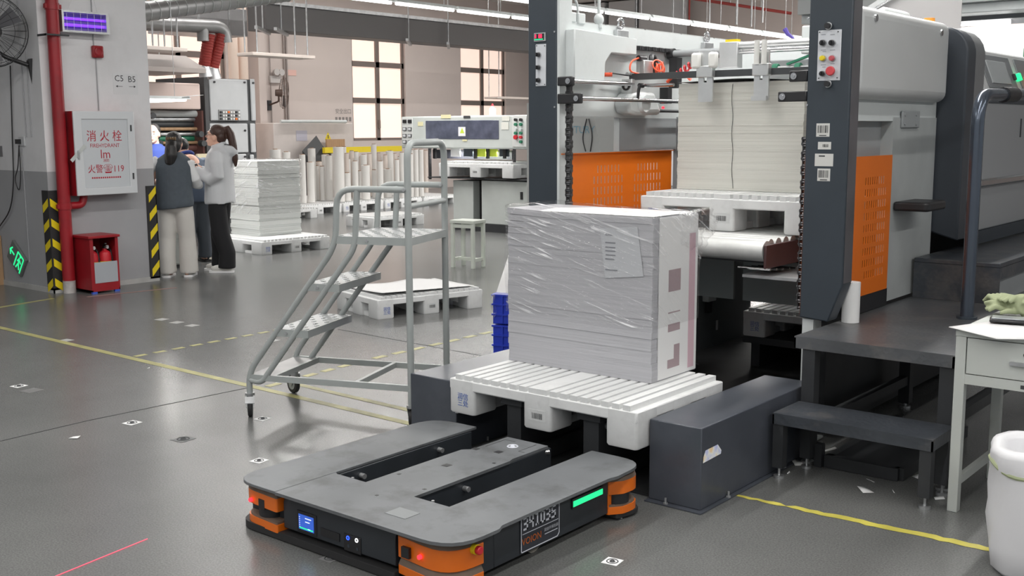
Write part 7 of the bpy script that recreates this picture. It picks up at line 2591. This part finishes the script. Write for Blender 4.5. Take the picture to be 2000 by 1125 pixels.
# tall white units and red sprinkler pipes far behind
for k, (x0, x1) in enumerate(((1118, 1180), (1188, 1240), (1247, 1312))):
    Yq = 25.4
    a, b = at(x0, 60, Y=Yq), at(x1, 60, Y=Yq)
    solo('tall_cabinet', MB().box(a.x, b.x, Yq, Yq + .8, 0, 4.95), mat('tall_pale', S(206, 208, 210), .5), ['leftmost', 'middle', 'rightmost'][k] + ' of the tall pale cabinets far behind the press', 'cabinet', ((a.x + b.x) / 2, Yq + .4, 0), bevel=.02)
sp2 = thing('sprinkler_pipe', 'dark red sprinkler pipe near the ceiling far behind the press', 'pipe', at(1450, 10, Y=22))
a, b = at(1345, -4, Y=22), at(1545, 26, Y=24)
MB().tube([a, b], .035, 10).build('main_pipe', 'redhose', sp2, world=True)
for t_ in (.1, .4, .7):
    q = a.lerp(b, t_)
    MB().cyl((q.x, q.y, q.z), (q.x, q.y, 4.99), .012, n=6).build('rod', 'zinc', sp2, world=True)
for px, y1_, m_ in ((1338, 42, 'zinc'), (1346, 42, 'redhose'), (1385, 60, 'zinc'), (1438, 48, 'zinc'), (1467, 52, 'zinc'), (1489, 44, 'zinc')):
    q = at(px, y1_, Y=22)
    MB().cyl((q.x, 22, q.z), (q.x, 22, 4.98), .022, n=6).build('drop_rod', m_, sp2, world=True)
# lit white unit at the far right
ru = thing('far_unit', 'bright white lit press unit beyond the charcoal tower at the right edge', 'press unit', (-2.9, 13.5, 0))
MB().box(-5.2, -2.0, 13, 13.5, .0, at(1900, 52, Y=13).z).build('back_panel', mat('lit_white', S(236, 236, 238), .5), ru, world=True)
a, b = at(1866, 46, Y=12.4), at(1973, 44, Y=12.4)
MB().cyl((a.x, 12.4, a.z), (b.x, 12.4, a.z - .02), .028, n=12).build('tube', 'glow_w', ru, world=True)
MB().box(-5.2, -1.9, 12.3, 12.99, at(1900, 40, Y=12.3).z, at(1900, 26, Y=12.3).z).build('lamp_shelf', mat('shelf_dark', S(110, 112, 116), .5), ru, world=True)
MB().cyl((-3.2, 12.3, at(1970, 105, Y=12.3).z), (-2.2, 12.3, at(1970, 105, Y=12.3).z), .10, n=20).build('green_cylinder', mat('green_cylinder', S(110, 160, 130), .4), ru, world=True)
area_light('far_unit_light', ((a.x + b.x) / 2, 12.36, a.z - .04), b.x - a.x, .08, 22, rot=(R(40), 0, 0))
bm_ = thing('ceiling_beam', 'pale grey roof beam above the press at the upper right', 'beam', (-2, 12, 3.0))
zb1, zb2 = at(1900, 27, Y=12.0).z, at(1900, 8, Y=12.0).z
MB().box(-5.5, 1.0, 11.9, 12.25, zb1 + .001, zb2).build('beam', 'lgrey', bm_, world=True, bevel=.01)
MB().box(-5.5, 1.0, 11.8, 12.28, zb2 + .001, zb2 + .7).build('upper_web', mat('beam_pale', S(192, 196, 196), .5), bm_, world=True)
for xk in (-5.3, -2.0, .8):
    MB().box(xk - .06, xk + .06, 12.0, 12.12, zb2 + .7, 4.99).build('hanger', 'mgrey', bm_, world=True)

# ================================================================== FLOOR MARKERS, SCRAPS, LASER LIGHT STRIP
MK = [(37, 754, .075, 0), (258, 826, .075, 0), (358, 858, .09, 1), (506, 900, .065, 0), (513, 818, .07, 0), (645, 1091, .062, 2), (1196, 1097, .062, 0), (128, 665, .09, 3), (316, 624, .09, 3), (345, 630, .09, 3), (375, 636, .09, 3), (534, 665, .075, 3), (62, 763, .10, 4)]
where = ['near the left picture edge', 'left of the bright floor glare', 'in the floor glare, framed in dark', 'just left of the robot corner', 'below the front ladder caster', 'under the robot front edge', 'on the floor right of the robot', 'on the far yellow line', 'first of three in a far row', 'second of three in a far row', 'third of three in a far row', 'behind the ladder foot', 'greyed patch beside the leftmost marker']
for (px, py, s, kd), wh in zip(MK, where):
    c = at(px, py, Z=0)
    t = thing('floor_marker', ('worn ' if kd >= 3 else '') + 'square white floor marker sticker ' + wh, 'floor marker', (c.x, c.y, 0), R(8 if kd != 2 else 3), group='square markers on the floor')
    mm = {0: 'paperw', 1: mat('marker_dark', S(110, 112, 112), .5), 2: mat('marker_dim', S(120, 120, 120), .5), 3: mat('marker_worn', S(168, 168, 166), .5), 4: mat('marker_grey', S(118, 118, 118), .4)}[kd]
    MB().box(-s / 2, s / 2, -s / 2, s / 2, .0004, .0016).build('sticker', mm, t)
    if kd < 3:
        MB().torus((0, 0, .0018), (0, 0, 1), s * .33, s * .035, 24, 4).build('printed_ring', 'inkdk', t)
        MB().torus((0, 0, .0018), (0, 0, 1), s * .12, s * .06, 14, 4).build('printed_core', 'inkdk', t)
rnd = random.Random(14)
SCR = [(146, 856, .05), (1690, 958, .07), (1700, 940, .04), (1745, 962, .02), (1560, 905, .08), (1540, 925, .02), (1525, 918, .03), (1620, 880, .10), (1650, 915, .07), (1655, 905, .04), (1795, 932, .05), (1830, 950, .03), (1835, 975, .04), (1125, 998, .03), (1205, 1012, .05), (290, 720, .02)]
for i, (px, py, s) in enumerate(SCR):
    c = at(px, py, Z=0)
    m = MB()
    a_ = rnd.uniform(0, 3.1)
    d = Vector((math.cos(a_), math.sin(a_), 0))
    nrm = Vector((-d.y, d.x, 0))
    w_ = s * rnd.choice((.08, .12, .35))
    m.add([(d * -s / 2 - nrm * w_).to_tuple()[:2] + (.001,), (d * s / 2 - nrm * w_ * .5).to_tuple()[:2] + (.004,), (d * s / 2 * .9 + nrm * w_).to_tuple()[:2] + (.010,), (d * -s / 2 + nrm * w_).to_tuple()[:2] + (.002,)], [(0, 1, 2, 3)])
    o = bpy.data.objects.new('paper_scrap', m.mesh('paper_scrap'))
    COL.objects.link(o)
    o.data.materials.append(M['paperw'])
    o.location = (c.x, c.y, 0)
    sm = o.modifiers.new('thick', 'SOLIDIFY')
    sm.thickness = .001
    wh = ['curled strip on the open floor left of the floor glare', 'bent strip on the floor between the step legs', 'thin bit behind the bent strip between the step legs', 'tiny crumb beside the bent strip under the step', 'strip by the left front step foot', 'crumb in front of the left step foot', 'sliver left of the left step foot', 'wide sheet bit behind the left step legs', 'folded bit on the black frame under the step', 'narrow bit beside the black frame under the step', 'bit behind the right step leg', 'sliver near the table leg', 'sliver by the right front step foot', 'crumb beside the robot wheel', 'sliver below the rear orange bumper', 'tiny crumb on the far open floor near the yellow line'][i]
    tag(o, 'white paper scrap, ' + wh, 'paper scrap', 'paper scraps on the floor')
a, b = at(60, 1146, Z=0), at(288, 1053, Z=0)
o = MB().bar((a.x, a.y, .0015), (b.x, b.y, .0015), .0045, .001).build('laser_light_strip', 'laser')  # glowing strip laid on the floor for projected laser light
tag(o, 'thin red glowing strip standing for laser light on the floor at the lower left', 'laser line')
